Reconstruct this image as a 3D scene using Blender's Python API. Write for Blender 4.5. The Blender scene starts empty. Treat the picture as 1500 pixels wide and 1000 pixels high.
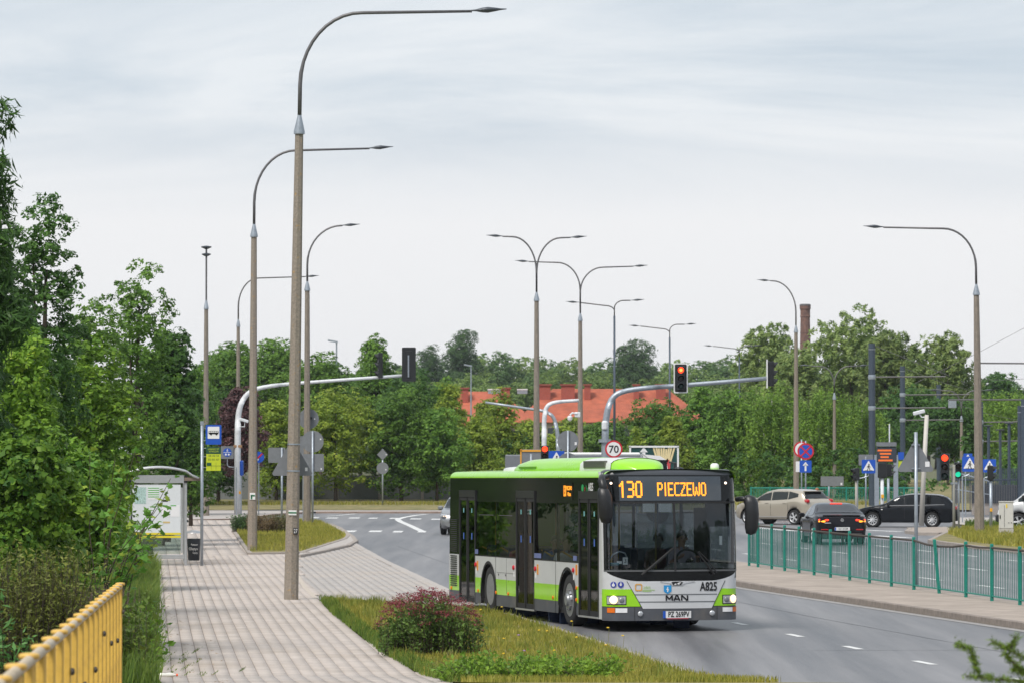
import bpy, math, random
import numpy as np
from mathutils import Vector, Matrix

# ------------------------------------------------------------------ camera, sky, sun, exposure
sc = bpy.context.scene
COL = sc.collection
H = 3.25                      # eye height above the carriageway
FPX = 6000.0                  # focal length in pixels of the 1500 px wide photograph
PITCH = math.atan(158.0 / FPX)
cam_d = bpy.data.cameras.new('camera')
cam_d.sensor_width = 36.0
cam_d.lens = FPX / 1500.0 * 36.0
cam_d.clip_start = 0.5
cam_d.clip_end = 8000.0
cam_d.dof.use_dof = True
cam_d.dof.focus_distance = 76.0
cam_d.dof.aperture_fstop = 8.0
cam = bpy.data.objects.new('camera', cam_d)
COL.objects.link(cam)
cam.location = (0, 0, H)
cam.rotation_euler = (math.pi / 2 + PITCH, 0, 0)
sc.camera = cam

SUN_EL, SUN_AZ = math.radians(52), math.radians(215)     # azimuth clockwise from +Y: behind and left of the camera
w = bpy.data.worlds.new('World')
sc.world = w
w.use_nodes = True
nt = w.node_tree
for n in list(nt.nodes):
    nt.nodes.remove(n)
def wn(t, **k):
    n = nt.nodes.new(t)
    for a, b in k.items():
        setattr(n, a, b)
    return n
sky = wn('ShaderNodeTexSky', sky_type='NISHITA', sun_disc=False)
sky.sun_elevation = SUN_EL
sky.sun_rotation = SUN_AZ
sky.air_density = 1.0
sky.dust_density = 2.0
tc = wn('ShaderNodeTexCoord')
sep = wn('ShaderNodeSeparateXYZ')
nt.links.new(tc.outputs['Generated'], sep.inputs[0])
zz = wn('ShaderNodeMath', operation='MAXIMUM')
nt.links.new(sep.outputs['Z'], zz.inputs[0]); zz.inputs[1].default_value = 0.0
za = wn('ShaderNodeMath', operation='ADD')
nt.links.new(zz.outputs[0], za.inputs[0]); za.inputs[1].default_value = 0.07
px_ = wn('ShaderNodeMath', operation='DIVIDE'); py_ = wn('ShaderNodeMath', operation='DIVIDE')
nt.links.new(sep.outputs['X'], px_.inputs[0]); nt.links.new(za.outputs[0], px_.inputs[1])
nt.links.new(sep.outputs['Y'], py_.inputs[0]); nt.links.new(za.outputs[0], py_.inputs[1])
cmb = wn('ShaderNodeCombineXYZ')
nt.links.new(px_.outputs[0], cmb.inputs[0]); nt.links.new(py_.outputs[0], cmb.inputs[1])
cmb.inputs[2].default_value = 4.2
no = wn('ShaderNodeTexNoise'); no.inputs['Scale'].default_value = 0.75
no.inputs['Detail'].default_value = 7.0; no.inputs['Roughness'].default_value = 0.6; no.inputs['Distortion'].default_value = 0.7
nt.links.new(cmb.outputs[0], no.inputs['Vector'])
ramp = wn('ShaderNodeValToRGB')
ramp.color_ramp.elements[0].position = 0.36; ramp.color_ramp.elements[0].color = (4.5, 5.25, 6.0, 1)
ramp.color_ramp.elements[1].position = 0.66; ramp.color_ramp.elements[1].color = (6.9, 7.2, 7.5, 1)
nt.links.new(no.outputs['Fac'], ramp.inputs[0])
# the cloud sheet gets thicker and whiter towards the horizon
el = wn('ShaderNodeMapRange'); el.inputs['From Min'].default_value = 0.055; el.inputs['From Max'].default_value = 0.088
el.inputs['To Min'].default_value = 0.0; el.inputs['To Max'].default_value = 1.0
nt.links.new(zz.outputs[0], el.inputs['Value'])
mx = wn('ShaderNodeMix', data_type='RGBA')
nt.links.new(el.outputs[0], mx.inputs[0])
mx.inputs[6].default_value = (7.5, 7.52, 7.66, 1)
nt.links.new(ramp.outputs[0], mx.inputs[7])
mx2 = wn('ShaderNodeMix', data_type='RGBA'); mx2.inputs[0].default_value = 0.94      # a little clear sky shines through
nt.links.new(sky.outputs[0], mx2.inputs[6]); nt.links.new(mx.outputs[2], mx2.inputs[7])
bg = wn('ShaderNodeBackground'); bg.inputs['Strength'].default_value = 0.105
nt.links.new(mx2.outputs[2], bg.inputs['Color'])
wo = wn('ShaderNodeOutputWorld')
nt.links.new(bg.outputs[0], wo.inputs[0])

sun_d = bpy.data.lights.new('sun', 'SUN')
sun_d.energy = 2.7
sun_d.angle = math.radians(18)
sun_d.color = (1.0, 0.95, 0.88)
sun = bpy.data.objects.new('sun', sun_d)
COL.objects.link(sun)
sd = Vector((math.sin(SUN_AZ) * math.cos(SUN_EL), math.cos(SUN_AZ) * math.cos(SUN_EL), math.sin(SUN_EL)))
sun.rotation_euler = sd.to_track_quat('Z', 'Y').to_euler()

vs = sc.view_settings
vs.view_transform = 'Standard'; vs.look = 'None'; vs.exposure = 0.24; vs.gamma = 1.0
try:
    vs.use_curve_mapping = False
except Exception:
    pass
sc.render.engine = 'CYCLES'
sc.cycles.max_bounces = 7
sc.cycles.transparent_max_bounces = 16
sc.cycles.caustics_reflective = False
sc.cycles.caustics_refractive = False

# ------------------------------------------------------------------ helpers
RND = random.Random(7)
NR = np.random.default_rng(11)
PI = math.pi
R = math.radians

def tz(Y):
    """height of the land: level ahead, rising towards the viewpoint"""
    return float(np.interp(Y, [-200, -60, 0, 15, 28, 40, 48, 54, 58], [5.0, 2.6, 1.60, 1.30, 1.1, .85, .45, .12, 0.0]))

_cp, _sp = math.cos(PITCH), math.sin(PITCH)
def ray(x, y):
    r, u = (x - 750.0) / FPX, (500.0 - y) / FPX
    return Vector((r, _cp - u * _sp, _sp + u * _cp))
def G(x, y, z=0.0):
    """the spot on the level z that the photograph shows at x, y"""
    d = ray(x, y); t = (z - H) / d.z
    return Vector((d.x * t, d.y * t, z))
def AT(x, y, D):
    d = ray(x, y); t = D / d.y
    return Vector((d.x * t, D, H + d.z * t))

# --- materials
MATS = {}
def mat(name, col, rough=.6, metal=0.0, spec=.5, var=0.0, vscale=6.0, bump=0.0, bscale=40.0, coat=0.0, emit=None, estr=1.0,
        col2=None, fac=(.4, .62), island=0.0, detail=5.0, rvar=0.0, aniso=None, turn=0.0):
    if name in MATS:
        return MATS[name]
    m = bpy.data.materials.new(name); m.use_nodes = True
    t = m.node_tree; b = t.nodes['Principled BSDF']; L = t.links
    c4 = (*col, 1)
    b.inputs['Base Color'].default_value = c4
    b.inputs['Roughness'].default_value = rough
    b.inputs['Metallic'].default_value = metal
    b.inputs['Specular IOR Level'].default_value = spec
    b.inputs['Coat Weight'].default_value = coat
    b.inputs['Coat Roughness'].default_value = .06
    if emit:
        b.inputs['Emission Color'].default_value = (*emit, 1); b.inputs['Emission Strength'].default_value = estr
    if var or bump or col2 or rvar:
        tcn = t.nodes.new('ShaderNodeTexCoord')
        vec = tcn.outputs['Object']
        if aniso:
            mp = t.nodes.new('ShaderNodeMapping'); mp.inputs['Scale'].default_value = aniso; mp.inputs['Rotation'].default_value = (0, 0, turn)
            L.new(vec, mp.inputs[0]); vec = mp.outputs[0]
        n1 = t.nodes.new('ShaderNodeTexNoise'); n1.inputs['Scale'].default_value = vscale; n1.inputs['Detail'].default_value = detail
        n1.inputs['Roughness'].default_value = .62
        L.new(vec, n1.inputs['Vector'])
        src = None
        if col2:
            cr = t.nodes.new('ShaderNodeValToRGB')
            cr.color_ramp.elements[0].position = fac[0]; cr.color_ramp.elements[0].color = c4
            cr.color_ramp.elements[1].position = fac[1]; cr.color_ramp.elements[1].color = (*col2, 1)
            L.new(n1.outputs['Fac'], cr.inputs[0]); src = cr.outputs[0]
        if var:
            mr = t.nodes.new('ShaderNodeMapRange'); mr.inputs['From Min'].default_value = .25; mr.inputs['From Max'].default_value = .75
            mr.inputs['To Min'].default_value = 1 - var; mr.inputs['To Max'].default_value = 1 + var
            n3 = t.nodes.new('ShaderNodeTexNoise'); n3.inputs['Scale'].default_value = vscale * 2.7; n3.inputs['Detail'].default_value = 6
            L.new(vec, n3.inputs['Vector']); L.new(n3.outputs['Fac'], mr.inputs['Value'])
            hs = t.nodes.new('ShaderNodeHueSaturation'); hs.inputs['Color'].default_value = c4
            if src: L.new(src, hs.inputs['Color'])
            L.new(mr.outputs[0], hs.inputs['Value']); src = hs.outputs[0]
        if src: L.new(src, b.inputs['Base Color'])
        if rvar:
            mr2 = t.nodes.new('ShaderNodeMapRange'); mr2.inputs['From Min'].default_value = .3; mr2.inputs['From Max'].default_value = .7
            mr2.inputs['To Min'].default_value = max(0.02, rough - rvar); mr2.inputs['To Max'].default_value = min(1, rough + rvar)
            L.new(n1.outputs['Fac'], mr2.inputs['Value']); L.new(mr2.outputs[0], b.inputs['Roughness'])
        if bump:
            n2 = t.nodes.new('ShaderNodeTexNoise'); n2.inputs['Scale'].default_value = bscale; n2.inputs['Detail'].default_value = 4
            L.new(vec, n2.inputs['Vector'])
            bp = t.nodes.new('ShaderNodeBump'); bp.inputs['Strength'].default_value = bump; bp.inputs['Distance'].default_value = .02
            L.new(n2.outputs['Fac'], bp.inputs['Height']); L.new(bp.outputs[0], b.inputs['Normal'])
    if island:
        ge = t.nodes.new('ShaderNodeNewGeometry')
        mr = t.nodes.new('ShaderNodeMapRange'); mr.inputs['To Min'].default_value = 1 - island; mr.inputs['To Max'].default_value = 1 + island
        L.new(ge.outputs['Random Per Island'], mr.inputs['Value'])
        hs = t.nodes.new('ShaderNodeHueSaturation'); hs.inputs['Color'].default_value = c4
        lk = b.inputs['Base Color'].links
        if lk: L.new(lk[0].from_socket, hs.inputs['Color'])
        L.new(mr.outputs[0], hs.inputs['Value']); L.new(hs.outputs[0], b.inputs['Base Color'])
    MATS[name] = m
    return m

def leafmat(name, c1, c2, c3=None, trans=.36, gloss=.42, big=.5):
    """leaves: each leaf its own tone between c1 and c2, some c3; lighter and darker sprays through the crown"""
    if name in MATS: return MATS[name]
    c1, c2, c3 = [tuple(min(.5, v * g_) for v, g_ in zip(c, (2.75, 2.7, 2.0))) if c else None for c in (c1, c2, c3)]
    m = bpy.data.materials.new(name); m.use_nodes = True
    t = m.node_tree; L = t.links
    for n in list(t.nodes): t.nodes.remove(n)
    ge = t.nodes.new('ShaderNodeNewGeometry')
    cr = t.nodes.new('ShaderNodeValToRGB')
    e = cr.color_ramp.elements
    e[0].position = 0.0; e[0].color = (*c1, 1); e[1].position = .85; e[1].color = (*c2, 1)
    if c3:
        x = e.new(1.0); x.color = (*c3, 1)
    tcn = t.nodes.new('ShaderNodeTexCoord')
    nz = t.nodes.new('ShaderNodeTexNoise'); nz.inputs['Scale'].default_value = big; nz.inputs['Detail'].default_value = 3
    L.new(tcn.outputs['Object'], nz.inputs['Vector'])
    mix = t.nodes.new('ShaderNodeMath'); mix.operation = 'MULTIPLY_ADD'; mix.inputs[1].default_value = .6
    sub = t.nodes.new('ShaderNodeMapRange'); sub.inputs['From Min'].default_value = .3; sub.inputs['From Max'].default_value = .7
    sub.inputs['To Min'].default_value = -.05; sub.inputs['To Max'].default_value = .45
    L.new(nz.outputs['Fac'], sub.inputs['Value'])
    L.new(ge.outputs['Random Per Island'], mix.inputs[0]); L.new(sub.outputs[0], mix.inputs[2])
    L.new(mix.outputs[0], cr.inputs[0])
    oi = t.nodes.new('ShaderNodeObjectInfo')
    mr = t.nodes.new('ShaderNodeMapRange'); mr.inputs['To Min'].default_value = .82; mr.inputs['To Max'].default_value = 1.18
    L.new(oi.outputs['Random'], mr.inputs['Value'])
    hs = t.nodes.new('ShaderNodeHueSaturation'); L.new(cr.outputs[0], hs.inputs['Color']); L.new(mr.outputs[0], hs.inputs['Value'])
    p = t.nodes.new('ShaderNodeBsdfPrincipled'); p.inputs['Roughness'].default_value = gloss; p.inputs['Specular IOR Level'].default_value = .18
    L.new(hs.outputs[0], p.inputs['Base Color'])
    tr = t.nodes.new('ShaderNodeBsdfTranslucent'); L.new(hs.outputs[0], tr.inputs['Color'])
    ms = t.nodes.new('ShaderNodeMixShader'); ms.inputs[0].default_value = trans
    L.new(p.outputs[0], ms.inputs[1]); L.new(tr.outputs[0], ms.inputs[2])
    o = t.nodes.new('ShaderNodeOutputMaterial'); L.new(ms.outputs[0], o.inputs[0])
    MATS[name] = m
    return m

def glassmat(name, tint, ior=1.5, rough=.0, dirt=0.0):
    if name in MATS: return MATS[name]
    m = bpy.data.materials.new(name); m.use_nodes = True
    t = m.node_tree; L = t.links
    for n in list(t.nodes): t.nodes.remove(n)
    tr = t.nodes.new('ShaderNodeBsdfTransparent'); tr.inputs[0].default_value = (*tint, 1)
    gl = t.nodes.new('ShaderNodeBsdfGlossy'); gl.inputs['Roughness'].default_value = rough; gl.inputs['Color'].default_value = (.95, .97, 1, 1)
    fr = t.nodes.new('ShaderNodeFresnel')
    ge = t.nodes.new('ShaderNodeNewGeometry')          # same glass from either side of the sheet
    io = t.nodes.new('ShaderNodeMapRange'); io.inputs['To Min'].default_value = ior; io.inputs['To Max'].default_value = 1.0 / ior
    L.new(ge.outputs['Backfacing'], io.inputs['Value']); L.new(io.outputs[0], fr.inputs[0])
    ms = t.nodes.new('ShaderNodeMixShader')
    L.new(fr.outputs[0], ms.inputs[0]); L.new(tr.outputs[0], ms.inputs[1]); L.new(gl.outputs[0], ms.inputs[2])
    o = t.nodes.new('ShaderNodeOutputMaterial'); L.new(ms.outputs[0], o.inputs[0])
    MATS[name] = m
    return m

# --- mesh builder
class MB:
    def __init__(s):
        s.v = []; s.f = []
    def add(s, vs, fs):
        k = len(s.v)
        s.v += [tuple(p) for p in vs]
        s.f += [tuple(i + k for i in f) for f in fs]
        return s
    def box(s, c, d, rz=0.0, bev=0.0, M=None):
        hx, hy, hz = d[0] / 2, d[1] / 2, d[2] / 2
        if bev <= 0:
            vs = [(sx * hx, sy * hy, sz * hz) for sz in (-1, 1) for sy in (-1, 1) for sx in (-1, 1)]
            fs = [(0, 2, 3, 1), (4, 5, 7, 6), (0, 1, 5, 4), (2, 6, 7, 3), (0, 4, 6, 2), (1, 3, 7, 5)]
        else:
            b = min(bev, hx * .95, hy * .95, hz * .95)
            vs = []
            for sz, k in ((-1, 0), (-1, 1), (1, 1), (1, 0)):
                z = sz * (hz - (0 if k == 0 else b)); e = b if k == 0 else 0
                ax, ay = hx - e, hy - e
                c2 = b * .7
                vs += [(-ax + c2, -ay, z), (ax - c2, -ay, z), (ax, -ay + c2, z), (ax, ay - c2, z), (ax - c2, ay, z), (-ax + c2, ay, z), (-ax, ay - c2, z), (-ax, -ay + c2, z)]
            fs = [tuple(range(7, -1, -1)), tuple(range(24, 32))]
            for r in range(3):
                for i in range(8):
                    j = (i + 1) % 8
                    fs.append((r * 8 + i, r * 8 + j, r * 8 + 8 + j, r * 8 + 8 + i))
        m = Matrix.Translation(c) @ Matrix.Rotation(rz, 4, 'Z')
        if M is not None: m = m @ M
        return s.add([m @ Vector(p) for p in vs], fs)
    def tube(s, pts, rad, n=8, cap=True):
        pts = [Vector(p) for p in pts]
        if not isinstance(rad, (list, tuple)): rad = [rad] * len(pts)
        k0 = len(s.v); up = None
        for i, p in enumerate(pts):
            a = pts[max(0, i - 1)]; b = pts[min(len(pts) - 1, i + 1)]
            d = (b - a).normalized()
            if up is None:
                up = Vector((0, 0, 1)) if abs(d.z) < .9 else Vector((1, 0, 0))
            x = up.cross(d).normalized(); y = d.cross(x); up = y if abs(d.dot(y)) < .5 else up
            up = y
            for j in range(n):
                t = 2 * PI * j / n
                s.v.append(tuple(p + x * (math.cos(t) * rad[i]) + y * (math.sin(t) * rad[i])))
        for i in range(len(pts) - 1):
            for j in range(n):
                a = k0 + i * n + j; b = k0 + i * n + (j + 1) % n
                s.f.append((a, b, b + n, a + n))
        if cap:
            s.f.append(tuple(k0 + j for j in range(n - 1, -1, -1)))
            s.f.append(tuple(k0 + (len(pts) - 1) * n + j for j in range(n)))
        return s
    def lathe(s, prof, n=16, M=None, cap=True):
        """prof: (radius, height) list round the z axis"""
        k0 = len(s.v); m = M or Matrix.Identity(4)
        for r, z in prof:
            for j in range(n):
                t = 2 * PI * j / n
                s.v.append(tuple(m @ Vector((r * math.cos(t), r * math.sin(t), z))))
        for i in range(len(prof) - 1):
            for j in range(n):
                a = k0 + i * n + j; b = k0 + i * n + (j + 1) % n
                s.f.append((a, b, b + n, a + n))
        if cap:
            s.f.append(tuple(k0 + j for j in range(n - 1, -1, -1)))
            s.f.append(tuple(k0 + (len(prof) - 1) * n + j for j in range(n)))
        return s
    def prism(s, poly, t, M=None):
        """poly in x,z extruded along y from -t/2 to t/2"""
        m = M or Matrix.Identity(4); n = len(poly)
        s.add([m @ Vector((x, yy, z)) for yy in (-t / 2, t / 2) for x, z in poly],
              [tuple(range(n)), tuple(range(2 * n - 1, n - 1, -1))] + [(i, i + n, (i + 1) % n + n, (i + 1) % n) for i in range(n)])
        return s
    def grid(s, rows):
        """rows of points, quads between"""
        k0 = len(s.v); n = len(rows[0])
        for r in rows: s.v += [tuple(p) for p in r]
        for i in range(len(rows) - 1):
            for j in range(n - 1):
                a = k0 + i * n + j
                s.f.append((a, a + 1, a + n + 1, a + n))
        return s
    def mesh(s, name):
        me = bpy.data.meshes.new(name); me.from_pydata(s.v, [], s.f); me.validate(); me.update()
        return me
    def build(s, name, material, parent=None, smooth=False, loc=None, angle=None):
        me = s.mesh(name); me.materials.append(material)
        if smooth:
            me.shade_smooth()
            if angle: me.set_sharp_from_angle(angle=R(angle))
        o = bpy.data.objects.new(name, me); COL.objects.link(o)
        if parent is not None: o.parent = parent
        if loc is not None: o.location = loc
        return o

def link(name, me, parent=None, loc=(0, 0, 0), rot=None, scale=None):
    o = bpy.data.objects.new(name, me); COL.objects.link(o)
    if parent is not None: o.parent = parent
    o.location = loc
    if rot is not None: o.rotation_euler = rot
    if scale is not None: o.scale = scale
    return o
def tag(o, label, cat, group=None):
    o['label'] = label; o['category'] = cat
    if group: o['group'] = group
    return o
def thing(name, label, cat, loc=(0, 0, 0), rz=0.0, group=None):
    o = bpy.data.objects.new(name, None); COL.objects.link(o)
    o.empty_display_size = .2
    o.location = loc; o.rotation_euler = (0, 0, rz)
    return tag(o, label, cat, group)
def struct(o):
    o['kind'] = 'structure'; return o
def stuff(o):
    o['kind'] = 'stuff'; return o
def copy_tree(o, parent=None):
    c = o.copy(); COL.objects.link(c); c.parent = parent
    for ch in list(o.children): copy_tree(ch, c)
    return c
def npmesh(name, V, F, material=None, smooth=False):
    """V (n,3), F (m,k) arrays"""
    me = bpy.data.meshes.new(name)
    V = np.ascontiguousarray(V, dtype=np.float32); F = np.ascontiguousarray(F, dtype=np.int32)
    k = F.shape[1]
    me.vertices.add(len(V)); me.vertices.foreach_set('co', V.ravel())
    me.loops.add(F.size); me.loops.foreach_set('vertex_index', F.ravel())
    me.polygons.add(len(F)); me.polygons.foreach_set('loop_start', np.arange(0, F.size, k, dtype=np.int32))
    me.update(calc_edges=True)
    if material: me.materials.append(material)
    if smooth: me.shade_smooth()
    return me
def rot2(a):
    c, s_ = math.cos(a), math.sin(a)
    return lambda x, y: (x * c - y * s_, x * s_ + y * c)
FRONT = Matrix.Rotation(PI / 2, 4, 'X')      # text in x,y -> upright in x,z, seen from -y

def text_mesh(txt, size, sx=1.0, bold=0.0, align='CENTER'):
    cu = bpy.data.curves.new('lettering', 'FONT'); cu.body = txt; cu.size = size; cu.align_x = align; cu.align_y = 'CENTER'
    cu.offset = bold; cu.resolution_u = 3
    ob = bpy.data.objects.new('lettering', cu); COL.objects.link(ob)
    dg = bpy.context.evaluated_depsgraph_get()
    me = bpy.data.meshes.new_from_object(ob.evaluated_get(dg))
    bpy.data.objects.remove(ob); bpy.data.curves.remove(cu)
    for v in me.vertices: v.co.x *= sx
    me.materials.clear()
    return me
def flat_text(name, txt, size, material, parent, loc, rot, sx=1.0, bold=0.0, align='CENTER'):
    me = text_mesh(txt, size, sx, bold, align); me.materials.append(material)
    return link(name, me, parent, loc, rot)
# ------------------------------------------------------------------ ground, road, pavements
M_asph = mat('asphalt', (.085, .085, .094), rough=.5, spec=.5, var=.10, vscale=.55, bump=.25, bscale=45, col2=(.235, .23, .238), fac=(.34, .66), rvar=.10, aniso=(1.5, .05, 1), turn=R(-8))
M_soil = mat('soil', (.10, .105, .045), rough=.95, var=.25, vscale=.6, bump=.6, bscale=3)
M_grassbed = mat('turf', (.15, .15, .05), rough=.95, var=.3, vscale=.9, col2=(.27, .21, .10), fac=(.38, .64), bump=.8, bscale=12)
M_joint = mat('joint_sand', (.24, .205, .18), rough=.95, var=.2, vscale=8)
M_paver = mat('paver_warm', (.50, .44, .40), rough=.85, var=.06, vscale=.5, island=.07, bump=.12, bscale=60, col2=(.415, .355, .305), fac=(.48, .74))
M_baypaver = mat('paver_grey', (.42, .39, .37), rough=.85, var=.07, vscale=.35, island=.06, bump=.12, bscale=60, col2=(.47, .41, .36), fac=(.45, .75))
M_pave2 = mat('far_paving', (.42, .385, .36), rough=.85, var=.10, vscale=.8, bump=.2, bscale=25)
M_medpave = mat('median_paving', (.37, .31, .265), rough=.9, var=.16, vscale=.7, col2=(.31, .26, .22), fac=(.4, .65), bump=.3, bscale=15)
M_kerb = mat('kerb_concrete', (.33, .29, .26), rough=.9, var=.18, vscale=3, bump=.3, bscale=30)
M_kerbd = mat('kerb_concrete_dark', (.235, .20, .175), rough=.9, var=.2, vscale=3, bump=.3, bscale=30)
M_paint = mat('road_paint', (.66, .66, .65), rough=.6, var=.12, vscale=4, col2=(.45, .45, .45), fac=(.55, .8))

def lsp_(a, b, n): return list(np.linspace(a, b, n))
def strip(name, ys, fl, fr, zo, material, n=2, parent=None):
    mb = MB(); rows = []
    for y in ys:
        a, b = fl(y), fr(y)
        rows.append([(a + (b - a) * i / n, y, tz(y) + zo) for i in range(n + 1)])
    mb.grid(rows)
    return mb.build(name, material, parent)
def pw(*pts):
    xs = [p[0] for p in pts]; vs_ = [p[1] for p in pts]
    def f(y):
        if y < xs[0]: return vs_[0] + (vs_[1] - vs_[0]) / (xs[1] - xs[0]) * (y - xs[0])
        if y > xs[-1]: return vs_[-1] + (vs_[-1] - vs_[-2]) / (xs[-1] - xs[-2]) * (y - xs[-1])
        return float(np.interp(y, xs, vs_))
    return f

# the land: one sheet out to the horizon
gy = [-400, -200, -60, -20, 0, 8, 15, 22, 28, 34, 40, 44, 48, 51, 54, 56, 58, 70, 100, 140, 190, 260, 400, 700, 1200, 2500, 5000]
gx = [-3500, -1500, -500, -150, -60, -20, -8, 0, 8, 20, 60, 150, 500, 1500, 3500]
mb = MB(); mb.grid([[(x, y, tz(y) - .06) for x in gx] for y in gy])
struct(mb.build('ground', M_soil))

# edges of things, measured along the street: (distance, sideways)
e_side_l = pw((57, -5.0), (107, -9.3), (126, -10.9), (170, -13.6))
e_side_r = pw((57, -1.14), (64.6, -2.05), (79, -3.42), (86.7, -4.05))
e_road_l = pw((57.4, 2.75), (69, 1.35), (79.6, -.05), (95.6, -1.5), (118, -3.5), (142, -5.4), (160, -6.9), (178, -8.4), (186, -9.6), (192, -12.4), (197, -16), (205, -26))
e_med_l = pw((60, 11.5), (73.9, 9.23), (95.6, 5.58), (118, 2.3), (135, .4), (150, -1.0))
e_fence = pw((60, 13.6), (82.4, 10.2), (108.9, 6.54), (125, 4.5))
e_med_r = lambda y: e_fence(y) + .45

ysn = [-60, -20, 0, 8, 15, 22, 28, 34, 40, 44, 48, 51, 54, 56, 58]
# carriageway: one wide sheet, islands and medians stand on it
ysr = ysn + [62, 66, 69, 74, 79.6, 86, 95.6, 106, 118, 130, 142, 150, 160, 170, 178, 182, 186, 189, 192, 194.5, 197, 201, 205, 210, 224]
struct(strip('road', ysr, lambda y: e_road_l(y) if y < 205 else -60, lambda y: 75, 0.0, M_asph, n=6))

# verge between footway and carriageway
e_verge_top = pw((79.6, -.05), (82, -.9), (84, -2.2), (86, -3.6), (86.7, -4.05))
def verge_r(y): return e_road_l(y) - .02 if y < 79.6 else e_verge_top(y)
verge = struct(strip('verge', ysn + [62, 66, 69, 72, 75, 78, 79.6, 81, 82, 83, 84, 85, 86, 86.6], lambda y: e_side_r(y) + .04, verge_r, .075, M_grassbed, n=4))

# footway with its pavers
walk_ys = ysn + [62, 66, 72, 79, 86.7, 95, 104, 112, 118, 126, 140, 155, 170, 188]
def walk_r(y): return e_side_r(y) if y < 86.7 else float(np.interp(y, [86.7, 95, 104, 110, 118, 124, 130, 134, 140, 150, 160, 174, 188], [-4.05, -4.75, -5.4, -5.75, -6.25, -6.6, -6.9, -7.6, -8.5, -9.3, -10.2, -11.4, -12.5]))
walk = struct(strip('footway', walk_ys, e_side_l, walk_r, .045, M_joint, n=3))
bay_ys = [79.8, 82, 84, 86, 86.8, 90, 95.6, 100, 104, 110, 118, 124, 130, 136, 142]
def bay_l(y): return e_verge_top(y) + .02 if y < 86.7 else (walk_r(y) + .02 if y < 124 else float(np.interp(y, [124, 142], [-6.55, -5.45])))
bay = struct(strip('bus_bay', bay_ys, bay_l, lambda y: e_road_l(y) - .02, .022, M_joint, n=4))

def pavers(name, parent, y0, y1, fl, fr, zo, slope, w_, l_, gap, material, ys_skew=0.0):
    """flat stones laid in straight courses; a course follows the street, cut off at the edges"""
    V, F = [], []
    ny = int((y1 - y0) / l_)
    i0, i1 = -60, 60
    for j in range(ny):
        y = y0 + j * l_
        yc = y + l_ / 2
        a, b = fl(yc) + .03, fr(yc) - .03
        base = slope * (yc - 57)
        k0 = math.floor((a - base) / w_); k1 = math.ceil((b - base) / w_)
        if k1 <= k0: continue
        ks = np.arange(k0, k1)
        xs = base + ks * w_
        dz = tz(yc) + zo + NR.normal(0, .0012, len(ks))
        g = gap / 2; c = .004
        sk = slope * l_
        for (dx0, dy0, z) in ((g, g, -.02), (w_ - g, g, -.02), (w_ - g, l_ - g, -.02), (g, l_ - g, -.02),
                              (g + c, g + c, 0), (w_ - g - c, g + c, 0), (w_ - g - c, l_ - g - c, 0), (g + c, l_ - g - c, 0)):
            V.append(np.stack([xs + dx0 + slope * (dy0 - l_ / 2), np.full(len(ks), y + dy0), dz + z], 1))
        F.append(len(ks))
    # reorder: for every course 8 arrays
    verts, faces, k = [], [], 0
    q = np.array([(4, 5, 6, 7), (0, 1, 5, 4), (1, 2, 6, 5), (2, 3, 7, 6), (3, 0, 4, 7)])
    for c_i, n in enumerate(F):
        A = np.stack(V[c_i * 8:c_i * 8 + 8], 1).reshape(-1, 3)
        verts.append(A)
        faces.append((np.arange(n)[:, None, None] * 8 + q[None] + k).reshape(-1, 4)); k += n * 8
    me = npmesh(name, np.concatenate(verts), np.concatenate(faces), material)
    return stuff(link(name, me, parent))
pavers('paving_stones', walk, 54.0, 124, e_side_l, walk_r, .06, -.0885, .205, .205, .009, M_paver)
pavers('paving_stones', walk, 124, 186, e_side_l, walk_r, .06, -.0885, .41, .41, .014, M_paver)
pavers('paving_stones', bay, 80.2, 142, bay_l, lambda y: e_road_l(y) - .24, .034, -.085, .205, .21, .010, M_baypaver)

# kerb stones, one by one
def kerb_run(root, pts, h, wd, material, zt, ln=1.0, gap=.012):
    pts = [Vector((p[0], p[1], 0)) for p in pts]
    acc = [0.0]
    for a, b in zip(pts, pts[1:]): acc.append(acc[-1] + (b - a).length)
    N = max(1, int(acc[-1] / ln))
    me = MB().box((0, 0, 0), (ln - gap, wd, h), bev=.012).mesh('kerb_stone'); me.materials.append(material)
    for i in range(N):
        s0 = (i + .5) * acc[-1] / N
        for k in range(len(acc) - 1):
            if acc[k] <= s0 <= acc[k + 1]: break
        t = (s0 - acc[k]) / max(1e-6, acc[k + 1] - acc[k])
        p = pts[k].lerp(pts[k + 1], t); d = pts[k + 1] - pts[k]
        link('kerb_stone', me, root, (p.x, p.y, tz(p.y) + zt - h / 2 + RND.uniform(-.004, .004)), (0, 0, math.atan2(d.y, d.x) + RND.uniform(-.006, .006)), (acc[-1] / N / ln, 1, 1))

# flush edge stones: bay / carriageway, footway / bay, footway / verge
kerb_run(bay, [(e_road_l(y) - .13, y) for y in (80, 95.6, 118, 141.5)], .2, .2, M_pave2, .044)
kerb_run(walk, [(bay_l(y) - .06, y) for y in (88, 95, 104, 110, 118, 123)], .2, .12, mat('edge_stone', (.48, .42, .36), rough=.9, var=.15, vscale=3), .068)
kerb_run(verge, [(e_road_l(y) - .07, y) for y in (57, 62, 69, 75, 79.4)], .24, .14, M_kerb, .085)
kerb_run(walk, [(e_side_l(y) - .05, y) for y in (55, 80, 107, 120)], .2, .08, M_kerb, .075)

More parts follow.
